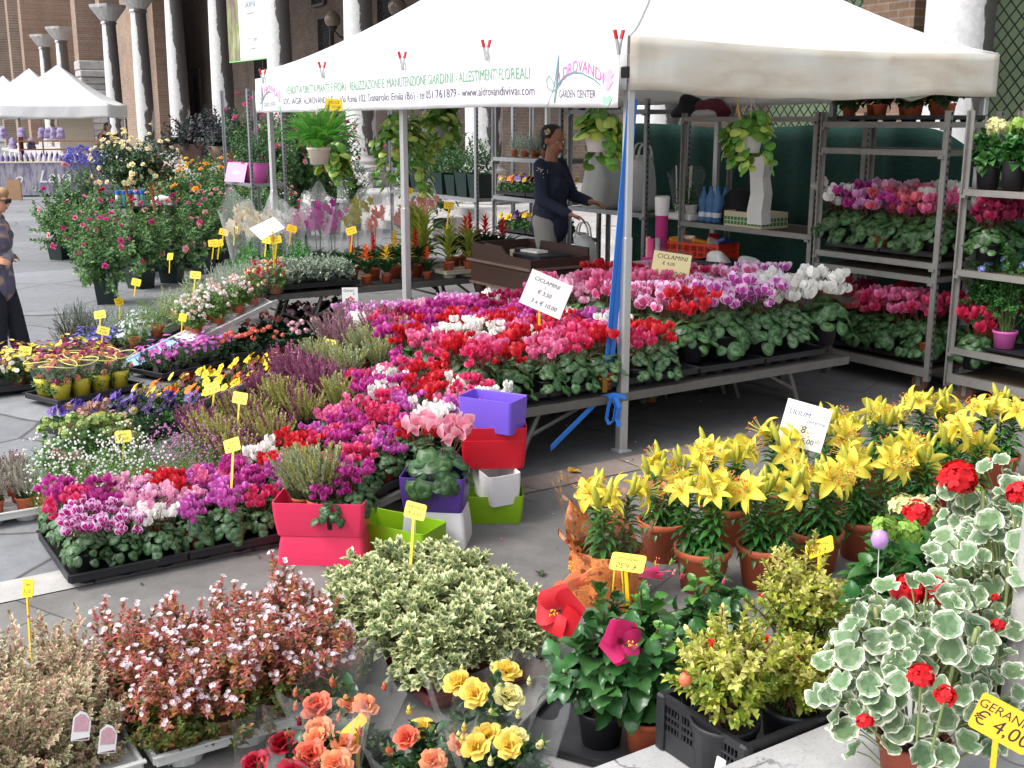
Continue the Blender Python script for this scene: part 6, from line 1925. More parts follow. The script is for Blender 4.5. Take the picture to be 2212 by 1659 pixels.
BLU = mat('blue_ink', lin((60, 70, 150)), 0.7); REDI = mat('red_ink', lin((206, 60, 40)), 0.7)
p = dep(1724, 966, 5.1)
lb = board(p, face_cam(p) + 0.05, 0.21, 0.21, 'white board with a lily drawing standing among the lilies', [('LILIUM', -0.035, 0.155, 0.034, BLU), ('perenne', 0.05, 0.13, 0.026, BLU), ('8', 0.0, 0.085, 0.05, INK), ('2x \u20ac15,00', -0.01, 0.035, 0.034, INK), ('50', 0.075, 0.045, 0.022, REDI)], 0.30, 0.24, None, 0.3)
p = dep(1185, 645, 7.0)
board(dep(1165, 672, 6.75), face_cam(p) + 0.1, 0.27, 0.22, 'white board reading ciclamini 3,50 tilted over the bench', [('CICLAMINI', -0.02, 0.175, 0.034, INK), ('1', -0.02, 0.14, 0.02, INK), ('\u20ac 3,50', -0.01, 0.105, 0.034, INK), ('3 x \u20ac 10,00', 0.01, 0.045, 0.036, INK)], 0.25, 0.42, None, 0.22)
p = dep(1445, 604, 7.9)
board(p, face_cam(p) + 0.05, 0.265, 0.19, 'cream board reading ciclamini 4,00 among the tall cyclamens', [('CICLAMINI', 0, 0.155, 0.044, INK), ('\u20ac 4,00', -0.02, 0.108, 0.034, INK), ('3 x \u20ac 10,00', 0.0, 0.045, 0.044, INK)], 0.25, 0.14, mat('cream_card', lin((240, 226, 168)), 0.6), 0.25, True)
p = dep(797, 716, 7.2)
board(p, face_cam(p) + 0.5, 0.20, 0.15, 'blank white board seen edge on beside the brown heathers', [], 0.75, 0.2, None, 0.2)
# ================================================================== hydrangeas and other plants at the right
HYL = leafm('hydrangea_leaf', (58, 112, 50), 0.3, 0.2, 0.35)
HYC = petm('hydrangea_cream', (224, 220, 160), 0.15)
HYG = petm('hydrangea_green', (150, 186, 80), 0.2)
HYT = strip(4, [-1, -0.5, 0, 0.5, 1], lanc(0.34, 0.7), 0.35, -0.65, 0.3, False, 1.0, 0.02)
POMT = [pom_t(34, 0.8, 10 + s, 0.36) for s in range(2)]
def hydrangea(p, label, col, seed, Rr=0.15, Hh=0.24, nh=3, potm=BLK, potr=0.085, ph=0.15, sc=1.0):
    rg = np.random.default_rng(seed)
    t = thing('hydrangea', label, 'hydrangea', p, rg.uniform(0, 6), 'potted hydrangeas', sc)
    new('pot', pot_mb(potr, ph, False).mesh('pot', potm), t)
    b = MB(); P, D = dome(rg, 30, Rr, Hh, -0.2, 0.5, 1.0, 0.6); P[:, 2] += ph + 0.1 * Hh
    shoots(b, rg, P, D, HYT, 6, 0.095, 0.08, (0.7, 1.3), ((0, 1),), 0.1)
    stems(b, rg, P[::2], 0.02, 0.004, 5, 1, ph * 0.8)
    b.build('leaves', [HYL, STEM], t, smooth=True)
    for k in range(nh):
        a_ = 2.1 * k + seed; r_ = Rr * 0.55 * (k > 0)
        h = MB(); h.inst(POMT[k % 2], np.eye(3), (r_ * math.cos(a_), r_ * math.sin(a_), ph + Hh * 1.08 - 0.02 * k), 0.062)
        h.build('flower_head', [col], t, smooth=True)
    return t
for k, (px, py, c) in enumerate(((1890, 1392, HYG), (1975, 1335, HYC), (2075, 1300, HYG), (2180, 1275, HYC))):
    hydrangea(at(px, py), 'leafy hydrangea in a dark pot behind the geraniums, %s from left' % nth(k), c, 50 + k, 0.17, 0.28, 2)
rg = np.random.default_rng(4)
q = dep(1900, 1165, 3.6)
bl = thing('paper_windmill_flower', 'small pink and blue foil balloon ornament above the hydrangea', 'ornament', q)
MB().lathe([(0.001, -0.036), (0.022, -0.026), (0.03, 0), (0.022, 0.026), (0.001, 0.036)], 14).build('head', [mat('foil', lin((196, 150, 214)), 0.25, noise=0.5, nscale=30, hue=0.0)], bl, smooth=True)
MB().tube([(0, 0, -0.03), (0.01, 0.0, -0.3)], 0.002, 5).build('stick', WHP, bl)
for k in range(4):
    hydrangea(M(4.77 - 0.19 * k, 6.93, 1.452), 'cream green hydrangea in a black pot on the right trolley, %s from left' % nth(k), (HYC, HYG, HYG, HYC)[k], 70 + k, 0.135, 0.22, 3, BLK, 0.085, 0.19)
PLB = petm('plumbago_blue', (150, 156, 220), 0.15); PLL = leafm('plumbago_leaf', (56, 108, 46), 0.3, 0.2)
def plumbago(p, label, seed, potm, Rr=0.19, Hh=0.5):
    rg = np.random.default_rng(seed)
    t = thing('plumbago', label, 'shrub', p, 0, 'plumbago bushes on the right trolley')
    new('pot', pot_mb(0.08, 0.12).mesh('pot', potm), t)
    b = MB(); P, D = dome(rg, 150, Rr, Hh * 0.55, -0.7, 0.4, 1.1, 0.5); P[:, 2] += 0.12 + Hh * 0.5
    shoots(b, rg, P, D, LF, 12, 0.036, 0.09, (0.5, 1.2))
    stems(b, rg, P[::4], 0.02, 0.003, 4, 1, 0.1)
    b.build('foliage', [PLL, STEM], t)
    for k in range(4):
        q = P[rg.integers(len(P))] * 1.05; q[2] = max(q[2], 0.12 + Hh * (0.5 + 0.4 * rg.uniform()))
        h = MB(); h.inst(POMT[k % 2], np.eye(3), q, 0.032); h.build('flower_head', [PLB], t, smooth=True)
    return t
PINKP = mat('pink_pot', lin((206, 96, 170)), 0.5)
plumbago(M(4.72, 6.98, 0.40), 'plumbago in an orange pot on the right trolley', 1, TERRA)
plumbago(M(4.53, 6.93, 0.40), 'plumbago with pale blue flowers in a pink pot', 2, PINKP, 0.2, 0.56)
plumbago(M(4.25, 7.0, 0.40), 'plumbago at the right photo edge of the trolley shelf', 3, TERRA, 0.2, 0.56)
tray(M(4.48, 6.97, 0.372), A + PI / 2, 0.5, 0.3, 3, 2, BLK, 'black tray under the plumbago pots on the right trolley', 'trays on the right trolley', cup_h=0.02, rim=0.02)
# leafy plants in terracotta pots on the very top of the middle trolley
TOPL = leafm('top_shelf_leaf', (44, 72, 36), 0.3, 0.15)
for k in range(7):
    rg = np.random.default_rng(200 + k)
    t = thing('leafy_plant', 'dark leafy plant on the top shelf of the cyclamen trolley, %s from left' % nth(k), 'plant', M(6.0 - 0.145 * k, 6.93 + 0.1 * (k % 2), 1.892 + 0.045), 0, 'plants on the top trolley shelf')
    if k in (4, 5):
        new('pot', pot_mb(0.075, 0.115).mesh('pot', TERRA), t)
    else:
        new('pot', POT_S, t)
    b = MB(); P, D = dome(rg, 16, 0.11, 0.12, -0.3); P[:, 2] += 0.13
    shoots(b, rg, P, D, LFL, 6, 0.07, 0.06, (0.6, 1.3), ((0, 1),), 0.3)
    b.build('leaves', TOPL, t)
for k in range(2):
    tray(M(5.76 - 0.5 * k, 7.0, 1.89), A + PI / 2, 0.5, 0.36, 3, 2, BLK, 'black tray on the top shelf of the cyclamen trolley, %s one' % ('left' if k == 0 else 'right'), 'trays on the plant trolley top', cup_h=0.03, rim=0.03)
# ================================================================== hanging baskets
POTHOS = leafm('pothos_green', (96, 148, 54), 0.25, 0.25, 0.3)
POTHY = leafm('pothos_yellow', (176, 196, 92), 0.2, 0.25, 0.3)
PHT = disc(12, [0.5, 1.0], heart_out, lambda r, th: -0.2 * r * r + 0.05 * r * math.cos(2 * th), [0, 0])
FERN = leafm('fern_green', (84, 150, 50), 0.25, 0.25, 0.4)
def hang_pot(t, r, h, m, top):
    b = pot_mb(r, h, True, 0.76); b.build('pot', m, t, smooth=True)
    hb = MB()
    for k in range(3):
        a_ = 2.1 * k + 0.4
        hb.tube([(r * math.cos(a_), r * math.sin(a_), h), (0, 0, top)], 0.0022, 5)
    hb.build('hanger', m, t)
def pothos(p, label, seed, r, h, m, top, ntrail, Rr, trail, n=46):
    rg = np.random.default_rng(seed)
    t = thing('hanging_pothos', label, 'hanging plant', p, 0, 'hanging pothos baskets')
    hang_pot(t, r, h, m, top)
    b = MB(); n_ = n
    d = rdir(n_, rg, -0.1, 1.0); P = d * np.array([Rr, Rr, Rr * 0.9]) * rg.uniform(0.5, 1.05, n_)[:, None] + np.array([0, 0, h + 0.02])
    y = nrm(d * np.array([1, 1, 0.2]) + np.array([0, 0, -0.7]) + rg.normal(0, 0.3, (n_, 3)))
    z = nrm(d + np.array([0, 0, 0.5]) + rg.normal(0, 0.3, (n_, 3)))
    pick = rg.uniform(size=n_) < 0.3
    for q, mo in ((pick, 1), (~pick, 0)):
        b.inst(PHT, frames(y[q], z[q]), P[q], rg.uniform(0.07, 0.12, q.sum()), mo)
    for i in range(0, n_, 2):
        b.tube([(0, 0, h * 0.9), tuple(P[i] * np.array([.6, .6, 1])), tuple(P[i])], 0.002, 4, 2, cap=False)
    for k in range(ntrail):
        a_ = rg.uniform(0, 6.28); L_ = trail * rg.uniform(0.5, 1.0)
        pts = [(r * .9 * math.cos(a_), r * .9 * math.sin(a_), h)]
        o_ = Rr * rg.uniform(0.6, 1.2)
        for s_ in np.linspace(0.15, 1, 8):
            pts.append((o_ * math.cos(a_ + s_ * .3), o_ * math.sin(a_ + s_ * .3), h + 0.04 - L_ * s_ ** 1.3))
        b.tube(pts, 0.0022, 5, 2, cap=False)
        for q in pts[1:]:
            u = nrm(np.array([math.cos(a_), math.sin(a_), -0.8]) + rg.normal(0, 0.4, 3))
            b.inst(PHT, frames(u[None], nrm(np.array([math.cos(a_), math.sin(a_), 0.4]) + rg.normal(0, .3, 3))[None]), np.array(q) + rg.normal(0, 0.012, 3), rg.uniform(0.06, 0.095), int(rg.uniform() < 0.35))
    b.build('foliage', [POTHOS, POTHY, STEM], t, smooth=True)
    return t
p = dep(1617, 330, 7.45)
pothos(p, 'hanging pothos in a white basket under the near tent edge', 1, 0.087, 0.115, WHP, 0.40, 7, 0.16, 0.26, 44)
p = dep(1292, 328, 7.3)
pothos(p, 'fuller hanging pothos in a white basket near the saleswoman', 2, 0.088, 0.11, WHP, 0.42, 5, 0.155, 0.30, 70)
p = dep(868, 330, 9.4)
pothos(p, 'long trailing pothos hanging behind the middle tent pole', 3, 0.075, 0.10, TERRA, 0.40, 12, 0.21, 0.50, 70)
p = dep(946, 296, 10.6)
pothos(p, 'pothos in a white basket hanging before the green pots', 4, 0.085, 0.11, WHP, 0.40, 7, 0.2, 0.34, 70)
p = dep(703, 372, 9.0)
pothos(p + Vector((0.02, 0.1, 0)), 'small pothos trailing below the fern basket', 5, 0.06, 0.09, TERRA, 0.42, 8, 0.14, 0.22, 40)
p = dep(690, 355, 8.7)
t = thing('hanging_fern', 'bright green fern in a cream hanging basket', 'hanging plant', p, 0)
hang_pot(t, 0.088, 0.125, CREAMP, 0.43)
rg = np.random.default_rng(6); b = MB()
PIN = strip(2, [-1, 0, 1], lanc(0.2), 0.1, -0.2)
for k in range(84):
    a_ = rg.uniform(0, 6.28); L_ = rg.uniform(0.26, 0.42); el0 = rg.uniform(0.5, 1.4); cv = rg.uniform(0.8, 1.7)
    pts = []; x = np.array([0.03 * math.cos(a_), 0.03 * math.sin(a_), 0.12])
    n = 22
    for i in range(n):
        el = el0 - cv * (i / n) ** 1.5
        x = x + np.array([math.cos(a_) * math.cos(el), math.sin(a_) * math.cos(el), math.sin(el)]) * L_ / n
        pts.append(x.copy())
    pts = np.array(pts)
    b.tube([tuple(q) for q in pts[::4]] + [tuple(pts[-1])], 0.0016, 4, 0, cap=False)
    tg = nrm(np.gradient(pts, axis=0)); sd = np.array([-math.sin(a_), math.cos(a_), 0.0])
    for sg in (-1, 1):
        y = tg * 0.35 + sd * sg
        b.inst(PIN, frames(y, np.tile(np.cross(tg[0], sd * 1.0), (n, 1)) * -1 + np.array([0, 0, .3])), pts, 0.038 * np.sin(np.linspace(0.35, 3.0, n)) + 0.006)
b.build('fronds', [FERN], t, smooth=True)
p2 = p + Vector((0.03, -0.05, 0.10))
price_tag(p2, 0.30, face_cam(p2) + 0.1, 'yellow price tag stuck in the hanging fern', (('FELCE', 0.2, 0.03), ('\u20ac 10,00', -0.2, 0.03)), 0.13, 0.085, 0.10, 0.25, None, 0.2)
p2 = dep(1600, 268, 7.4)
price_tag(p2, 0.24, face_cam(p2) + 1.2, 'yellow price tag leaning out of the near hanging pothos', (), 0.10, 0.06, -0.13, -0.4, None, 0.2)
# ================================================================== goods on the back trolleys
def crumple(seed, V, amp, f=9.0):
    rg = np.random.default_rng(seed); ph = rg.uniform(0, 6, 6)
    V = np.array(V, float)
    d = np.stack([np.sin(V[:, 1] * f + ph[0]) + np.sin(V[:, 2] * f * 1.7 + ph[1]), np.sin(V[:, 0] * f + ph[2]) + np.sin(V[:, 2] * f * 1.3 + ph[3]), np.sin(V[:, 0] * f * 1.5 + ph[4]) * .6], -1)
    return V + d * amp
def bag(p, label, wd, dp, hg, m, seed, rz=A, handles=True, group='plastic carrier bags'):
    t = thing('plastic_bag', label, 'bag', p, rz, group)
    n = 28; V = []; Fc = []
    prof = [(0.55, 0.0), (0.85, 0.01), (1.0, 0.12), (1.02, 0.35), (0.92, 0.6), (0.75, 0.8), (0.6, 0.95), (0.55, 1.0)]
    for s_, z in prof:
        for k in range(n):
            a_ = 2 * PI * k / n
            V.append((wd / 2 * s_ * math.copysign(abs(math.cos(a_)) ** 0.7, math.cos(a_)), dp / 2 * s_ * math.copysign(abs(math.sin(a_)) ** 0.7, math.sin(a_)), hg * z))
    V = crumple(seed, V, 0.02, 30)
    V[:n, 2] = 0.0
    b = MB(); b.add(V, [(i * n + k, i * n + (k + 1) % n, (i + 1) * n + (k + 1) % n, (i + 1) * n + k) for i in range(len(prof) - 1) for k in range(n)] + [tuple(range(n))[::-1]])
    add_solid(b.build('body', m, t, smooth=True), 0.001)
    if handles:
        for sy in (-1, 1):
            h = MB(); pts = [(wd * 0.26 * c, sy * dp * 0.18, hg * (0.93 + 0.30 * math.sqrt(max(0, 1 - c * c)))) for c in np.linspace(-1, 1, 11)]
            band(h, pts, 0.035, (0, 1, 0), 0.001)
            h.build('handle', m, t, smooth=True)
    return t
BAGM = mat('bag_film', lin((240, 242, 240)), 0.3, trans=0.4, bump=0.7, bscale=22, alpha=0.7)
q = onb(1300, 436, 6.95)
bag(Vector((q.x, q.y, 1.062)), 'larger white carrier bag on the rack under the pothos', 0.42, 0.24, 0.50, BAGM, 1)
q = onb(1385, 440, 6.98)
bag(Vector((q.x, q.y, 1.062)), 'white carrier bag half hidden by the near tent pole', 0.34, 0.22, 0.52, BAGM, 2)
# middle trolley: shelf z 1.02
z1 = 1.032
q = onb(1480, 470, 6.95)
t = thing('potted_creeper', 'wrapped creeper in a white tray at the left end of the shelf', 'plant', Vector((q.x, q.y, z1)), A)
b = MB(); b.box((0, 0, 0.03), (0.2, 0.34, 0.06), ch=0.01); b.build('tray', WHP, t)
new('pot', pot_mb(0.06, 0.09).mesh('pot', WHP), t, (0, 0.06, 0.05)); new('pot', pot_mb(0.06, 0.09).mesh('pot', WHP), t, (0, -0.08, 0.05))
rg = np.random.default_rng(14); b = MB(); P, D = dome(rg, 34, 0.15, 0.3, 0.0, 0.4, 1.0); P[:, 2] += 0.12
shoots(b, rg, P, D, LFL, 5, 0.06, 0.07, (0.6, 1.3), ((0, 2), (1, 1)), 0.2); b.build('foliage', [HIBL, HIBY], t)
for k in range(5):
    MB().tube([(0.05 * math.cos(k), 0.08 * math.sin(k * 2), 0.1), (0.06 * math.cos(k), 0.1 * math.sin(k * 2), 0.48)], 0.006, 6).build('cane', WHP, t)
cello_cone(0.11, 0.17, 0.36, 71, 0.08, 0.10).build('wrapper', CELLO, t, smooth=True)
BTL = mat('bottle_blue', lin((96, 150, 206)), 0.1, alpha=0.45)
BTLAB = mat('bottle_label', lin((216, 222, 236)), 0.5); BTRED = mat('label_red', lin((196, 60, 60)), 0.5)
btm = MB(); btm.lathe([(0.001, 0), (0.036, 0.002), (0.041, 0.02), (0.041, 0.10), (0.038, 0.13), (0.041, 0.16), (0.041, 0.19), (0.034, 0.225), (0.016, 0.27), (0.013, 0.285)], 14)
btme = btm.mesh('water_bottle', BTL)
btl = MB().lathe([(0.0415, 0.05), (0.0415, 0.09)], 14).mesh('label', BTLAB)
btc = MB().lathe([(0.014, 0.285), (0.015, 0.31), (0.001, 0.311)], 10).mesh('cap', mat('bottle_cap', lin((60, 110, 190)), 0.4))
q = onb(1535, 488, 6.93)
for k in range(6):
    o = new('water_bottle', btme, None, Vector((q.x, q.y, z1)) + E1 * (0.10 - 0.088 * (k % 3)) + E2 * (0.088 * (k // 3)))
    tag(o, 'blue tinted water bottle, %s row, %s from left' % ('front' if k < 3 else 'back', nth(k % 3)), 'bottle', 'shrink wrapped water bottles')
    new('label', btl, o); new('cap', btc, o)
FAB = mat('black_cloth', lin((24, 24, 30)), 0.9, noise=0.3, nscale=12)
def heap(p, label, dims, m, seed, cat='bag', name='cloth_bag'):
    rg = np.random.default_rng(seed); n, k_ = 20, 12; V = []
    for i in range(k_ + 1):
        ph = PI * i / k_ / 2
        for j in range(n):
            a_ = 2 * PI * j / n
            r_ = math.cos(ph) ** 0.7
            V.append((dims[0] / 2 * r_ * math.cos(a_), dims[1] / 2 * r_ * math.sin(a_), dims[2] * math.sin(ph)))
    V = crumple(seed, V, min(dims) * 0.07, 5 / min(dims)); V[:, 2] = np.maximum(V[:, 2], 0.001)
    b = MB(); b.add(V, [(i * n + j, i * n + (j + 1) % n, (i + 1) * n + (j + 1) % n, (i + 1) * n + j) for i in range(k_) for j in range(n)])
    return tag(b.build(name, m, None, p, A, smooth=True), label, cat)
q = onb(1590, 470, 7.05); heap(Vector((q.x, q.y, z1)), 'crumpled black bag behind the water bottles', (0.22, 0.42, 0.30), FAB, 3)
q = onb(1490, 242, 7.0); heap(Vector((q.x, q.y, 1.93)), 'black cloth bundle on the top trolley shelf', (0.3, 0.34, 0.2), FAB, 4, 'bundle', 'cloth_bundle')
q = onb(1535, 240, 7.02); heap(Vector((q.x, q.y, 1.93)), 'dark red cloth bundle on the top trolley shelf', (0.3, 0.38, 0.16), mat('maroon_cloth', lin((92, 30, 44)), 0.9), 5, 'bundle', 'cloth_bundle')
q = onb(1520, 243, 6.9); heap(Vector((q.x, q.y, 1.93)), 'grey crumpled plastic film before the red bundle', (0.12, 0.3, 0.07), BAGM, 6, 'film', 'plastic_film')
q = onb(1632, 476, 6.98)
ct = thing('carton_tray', 'cream fruit carton with green squares holding white wrapping film', 'carton', Vector((q.x, q.y, z1)), A)
CRT = mat('cream_carton', lin((206, 192, 164)), 0.8); GSQ = mat('green_square', lin((58, 128, 72)), 0.7)
b = MB()
for x, y, lx, ly in ((-0.15, 0, 0.006, 0.44), (0.15, 0, 0.006, 0.44), (0, -0.217, 0.294, 0.006), (0, 0.217, 0.294, 0.006)):
    b.box((x, y, 0.065), (lx, ly, 0.13))
b.box((0, 0, 0.004), (0.294, 0.428, 0.006)); b.build('tray', CRT, ct)
b = MB()
for i in range(11):
    for k in range(2):
        b.box((-0.1545, -0.2 + 0.04 * i, 0.035 + 0.036 * k), (0.002, 0.03, 0.028))
for i in range(7):
    for k in range(2):
        b.box((-0.125 + 0.042 * i, -0.2215, 0.035 + 0.036 * k), (0.03, 0.002, 0.028))
b.build('green_squares', GSQ, ct)
q = onb(1640, 468, 6.86)
sl = thing('film_sleeves', 'tall upright bundle of white wrapping film in the carton', 'film bundle', Vector((q.x, q.y, z1 + 0.04)), A)
b = MB(); V = [(x * s_, y * s_, z) for s_, z in ((1.0, 0), (1.0, 0.1), (0.92, 0.25), (0.85, 0.38), (1.05, 0.5), (0.75, 0.56)) for x, y in ((-0.05, -0.08), (0.05, -0.08), (0.06, 0), (0.05, 0.08), (-0.05, 0.08), (-0.06, 0))]
V = crumple(8, V, 0.008, 20); b.add(V, [(i * 6 + k, i * 6 + (k + 1) % 6, i * 6 + 6 + (k + 1) % 6, i * 6 + 6 + k) for i in range(5) for k in range(6)] + [tuple(range(30, 36))]); b.build('film', WHP, sl)
# below that shelf: red crate, black crates, pink paper rolls
REDC = mat('red_orange_plastic', lin((222, 62, 28)), 0.45)
q = onb(1432, 555, 6.75)
zc = 0.62
rc = thing('crate', 'red orange slatted crate full of packets under the shelf', 'crate', Vector((q.x, q.y, zc)), A - PI / 2 + 0.25)
crate_parts(rc, 0.32, 0.58, 0.23, REDC)
rs = random.Random(5)
for k in range(8):
    c = (lin((226, 150, 30)), lin((190, 30, 34)), lin((240, 226, 200)), lin((70, 90, 160)))[k % 4]
    o = MB(); o.box((0, 0, 0), (0.16, 0.10, 0.035), ch=0.008, M3=Matrix.Rotation(rs.uniform(-.6, .6), 3, 'X') @ Matrix.Rotation(rs.uniform(-.5, .5), 3, 'Y'))
    Mr = Matrix.Translation(rc.location) @ Matrix.Rotation(A - PI / 2 + 0.25, 4, 'Z')
    ob = o.build('food_packet', mat('packet_%d' % (k % 4), c, 0.4, noise=0.3, nscale=25), None, Mr @ Vector((0.07 + 0.065 * k, 0.10 + 0.1 * (k % 2), 0.225 + 0.012 * (k % 3))), rs.uniform(0, 6))
    tag(ob, 'bright food packet lying in the red orange crate, %s from left' % nth(k), 'packet', 'packets in the red crate')
tb = MB(); tb.box((0, 0, 0.60), (0.55, 2.2, 0.03))
for x in (-0.25, 0.25):
    for y in (-0.9, 0.9):
        tb.box((x, y, 0.2925), (0.04, 0.04, 0.585))
tag(tb.build('trestle_table', WOODD, None, M(6.75, 6.45, 0), A), 'low dark table under the crates before the trolley', 'table')
for k, (px, py) in enumerate(((1495, 580), (1560, 588))):
    q = onb(px, py, 6.35)
    c = thing('crate', 'black slatted crate with paper in it, %s of the pair' % ('left' if k == 0 else 'right'), 'crate', Vector((q.x, q.y, 0.617)), A - PI / 2 + 0.2, 'black crates on the low table')
    crate_parts(c, 0.30, 0.36, 0.17, BLK)
    heap(Vector((q.x, q.y, 0.66)) + E1 * 0.0 + E2 * 0.15 - E1 * 0.15, 'crumpled %s in the %s black crate' % (('white paper', 'left') if k == 0 else ('grey plastic film', 'right')), (0.22, 0.26, 0.2), WHP if k == 0 else BAGM, 20 + k, 'packing', 'packing_paper')
MAG = mat('magenta_paper', lin((176, 40, 112)), 0.7); PNK2 = mat('pink_paper', lin((216, 70, 130)), 0.6)
q = onb(1412, 585, 6.15)
bk = thing('paper_bucket', 'magenta bucket holding short rolls of wrapping paper', 'bucket', Vector((q.x, q.y, 0.50)), A)
MB().lathe([(0.001, 0), (0.10, 0), (0.105, 0.30), (0.10, 0.302), (0.095, 0.02)], 24).build('bucket', MAG, bk, smooth=True)
for k, (x, y, h, r_, m_) in enumerate(((-0.02, 0.055, 0.46, 0.022, mat('pale_pink_paper', lin((224, 150, 160)), 0.6)), (-0.03, 0.005, 0.45, 0.028, PNK2), (-0.01, -0.055, 0.46, 0.022, mat('silver_paper', lin((170, 160, 160)), 0.4)))):
    o = MB(); o.lathe([(r_ * .5, 0.02), (r_, 0.02), (r_, h), (r_ * .55, h), (r_ * .55, h - .03)], 16)
    ob = o.build('paper_roll', m_, None, Vector((q.x, q.y, 0.50)) + E2 * x + E1 * y, smooth=True)
    tag(ob, '%s paper roll standing in the magenta bucket' % ('pale pink', 'bright pink', 'silver')[k], 'paper roll')
o = MB(); o.lathe([(0.02, 0.03), (0.045, 0.03), (0.055, 0.75), (0.05, 0.76), (0.03, 0.7)], 18, 0); o.lathe([(0.056, 0.64), (0.064, 0.78), (0.058, 0.80), (0.05, 0.76)], 18, 1)
tag(o.build('paper_roll', [MAG, WHP], None, Vector((q.x, q.y, 0.50)) + E2 * 0.055 - E1 * 0.02, smooth=True), 'long magenta paper roll with a white collar in the bucket', 'paper roll')
bx = MB(); bx.box((0, 0, 0.25), (0.34, 0.34, 0.499), ch=0.01)
tag(bx.build('stool', WOODD, None, Vector((q.x, q.y, 0)), A), 'small dark box under the magenta bucket', 'box')
# ================================================================== old brown desk with turned legs
DESK = mat('dark_brown_wood', lin((66, 44, 36)), 0.45, noise=0.25, nscale=5); DESKE = mat('worn_edge_wood', lin((116, 92, 80)), 0.55, noise=0.3, nscale=9)
dk = thing('desk', 'old dark brown desk with turned legs and a raised rim', 'desk', M(8.62, 5.16), A - PI / 2)
Ld, Wd, zt = 0.95, 0.62, 0.70
MB().box((Ld / 2, Wd / 2, zt - 0.095), (Ld, Wd, 0.19), ch=0.01).build('body', DESK, dk)
MB().box((Ld / 2, Wd / 2, zt + 0.011), (Ld + 0.06, Wd + 0.06, 0.022), ch=0.005).build('top', DESKE, dk)
MB().box((Ld / 2, -0.004, zt - 0.182), (Ld + 0.01, 0.014, 0.02)).build('moulding', DESKE, dk)
rim = MB()
rim.prism([(0.01, 0), (Ld - 0.01, 0), (Ld - 0.01, 0.07), (Ld * 0.66, 0.07), (Ld * 0.58, 0.09), (Ld * 0.52, 0.14), (Ld * 0.24, 0.15), (Ld * 0.21, 0.13), (0.01, 0.14)], -0.01, 0.01, 0, Matrix.Rotation(PI / 2, 3, 'X'), (0, 0.02, zt + 0.022))
rim.box((0.012, Wd / 2 + 0.01, zt + 0.092), (0.02, Wd - 0.05, 0.14)); rim.box((Ld - 0.012, Wd / 2 + 0.01, zt + 0.057), (0.02, Wd - 0.05, 0.07)); rim.box((Ld / 2, Wd - 0.012, zt + 0.092), (Ld - 0.05, 0.02, 0.14))
rim.build('rim', DESK, dk)
lg = MB().lathe([(0.045, zt - 0.19), (0.045, zt - 0.27), (0.03, zt - 0.28), (0.042, zt - 0.31), (0.03, zt - 0.345), (0.044, zt - 0.38), (0.04, zt - 0.42), (0.028, zt - 0.45), (0.036, zt - 0.5), (0.022, 0.03), (0.028, 0.0)], 16).mesh('leg', DESK)
for x in (0.07, Ld - 0.07):
    for y in (0.07, Wd - 0.07):
        new('leg', lg, dk, (x, y, 0))
Md = Matrix.Translation(dk.location) @ Matrix.Rotation(A - PI / 2, 4, 'Z')
o = MB().box((0, 0, 0.04), (0.42, 0.34, 0.08), ch=0.005).build('cash_box', BLK, None, Md @ Vector((0.66, 0.32, zt + 0.024)), A - PI / 2); tag(o, 'flat black box lying on the brown desk', 'box')
o = MB().box((0, 0, 0.012), (0.22, 0.12, 0.02)).build('notepad', CARD, None, Md @ Vector((0.56, 0.30, zt + 0.105)), A - PI / 2 + 0.1); tag(o, 'white paper pad on the black box on the desk', 'notepad')
st_ = thing('stapler_box', 'small black and white desk box beside the paper pad', 'box', Md @ Vector((0.36, 0.30, zt + 0.024)), A - PI / 2)
b = MB(); b.box((0, 0, 0.05), (0.10, 0.08, 0.10), 0, ch=0.004); b.box((-0.09, 0, 0.04), (0.07, 0.08, 0.08), 1, ch=0.004); b.build('body', [BLK, CREAMP], st_)
o = MB().box((0, 0, 0.025), (0.085, 0.04, 0.05), ch=0.003).build('card_box', mat('blue_box', lin((80, 84, 160)), 0.5), None, Md @ Vector((0.62, 0.10, zt + 0.024)), A - PI / 2); tag(o, 'tiny blue and white box at the front of the desk', 'box')
q = dep(1330, 560, 8.9)
o = MB(); V = rring(0.30, 0.20, 0.03, 0.0) + rring(0.36, 0.25, 0.03, 0.10) + rring(0.34, 0.23, 0.028, 0.10) + rring(0.28, 0.18, 0.03, 0.01)
o.add(V, [(i * 24 + k, i * 24 + (k + 1) % 24, i * 24 + 24 + (k + 1) % 24, i * 24 + 24 + k) for i in range(3) for k in range(24)] + [tuple(range(24))[::-1], tuple(range(72, 96))])
tag(o.build('basin', CREAMP, None, M(7.55, 6.25, 0.617), A), 'shallow cream basin at the left end of the low crate table', 'basin')
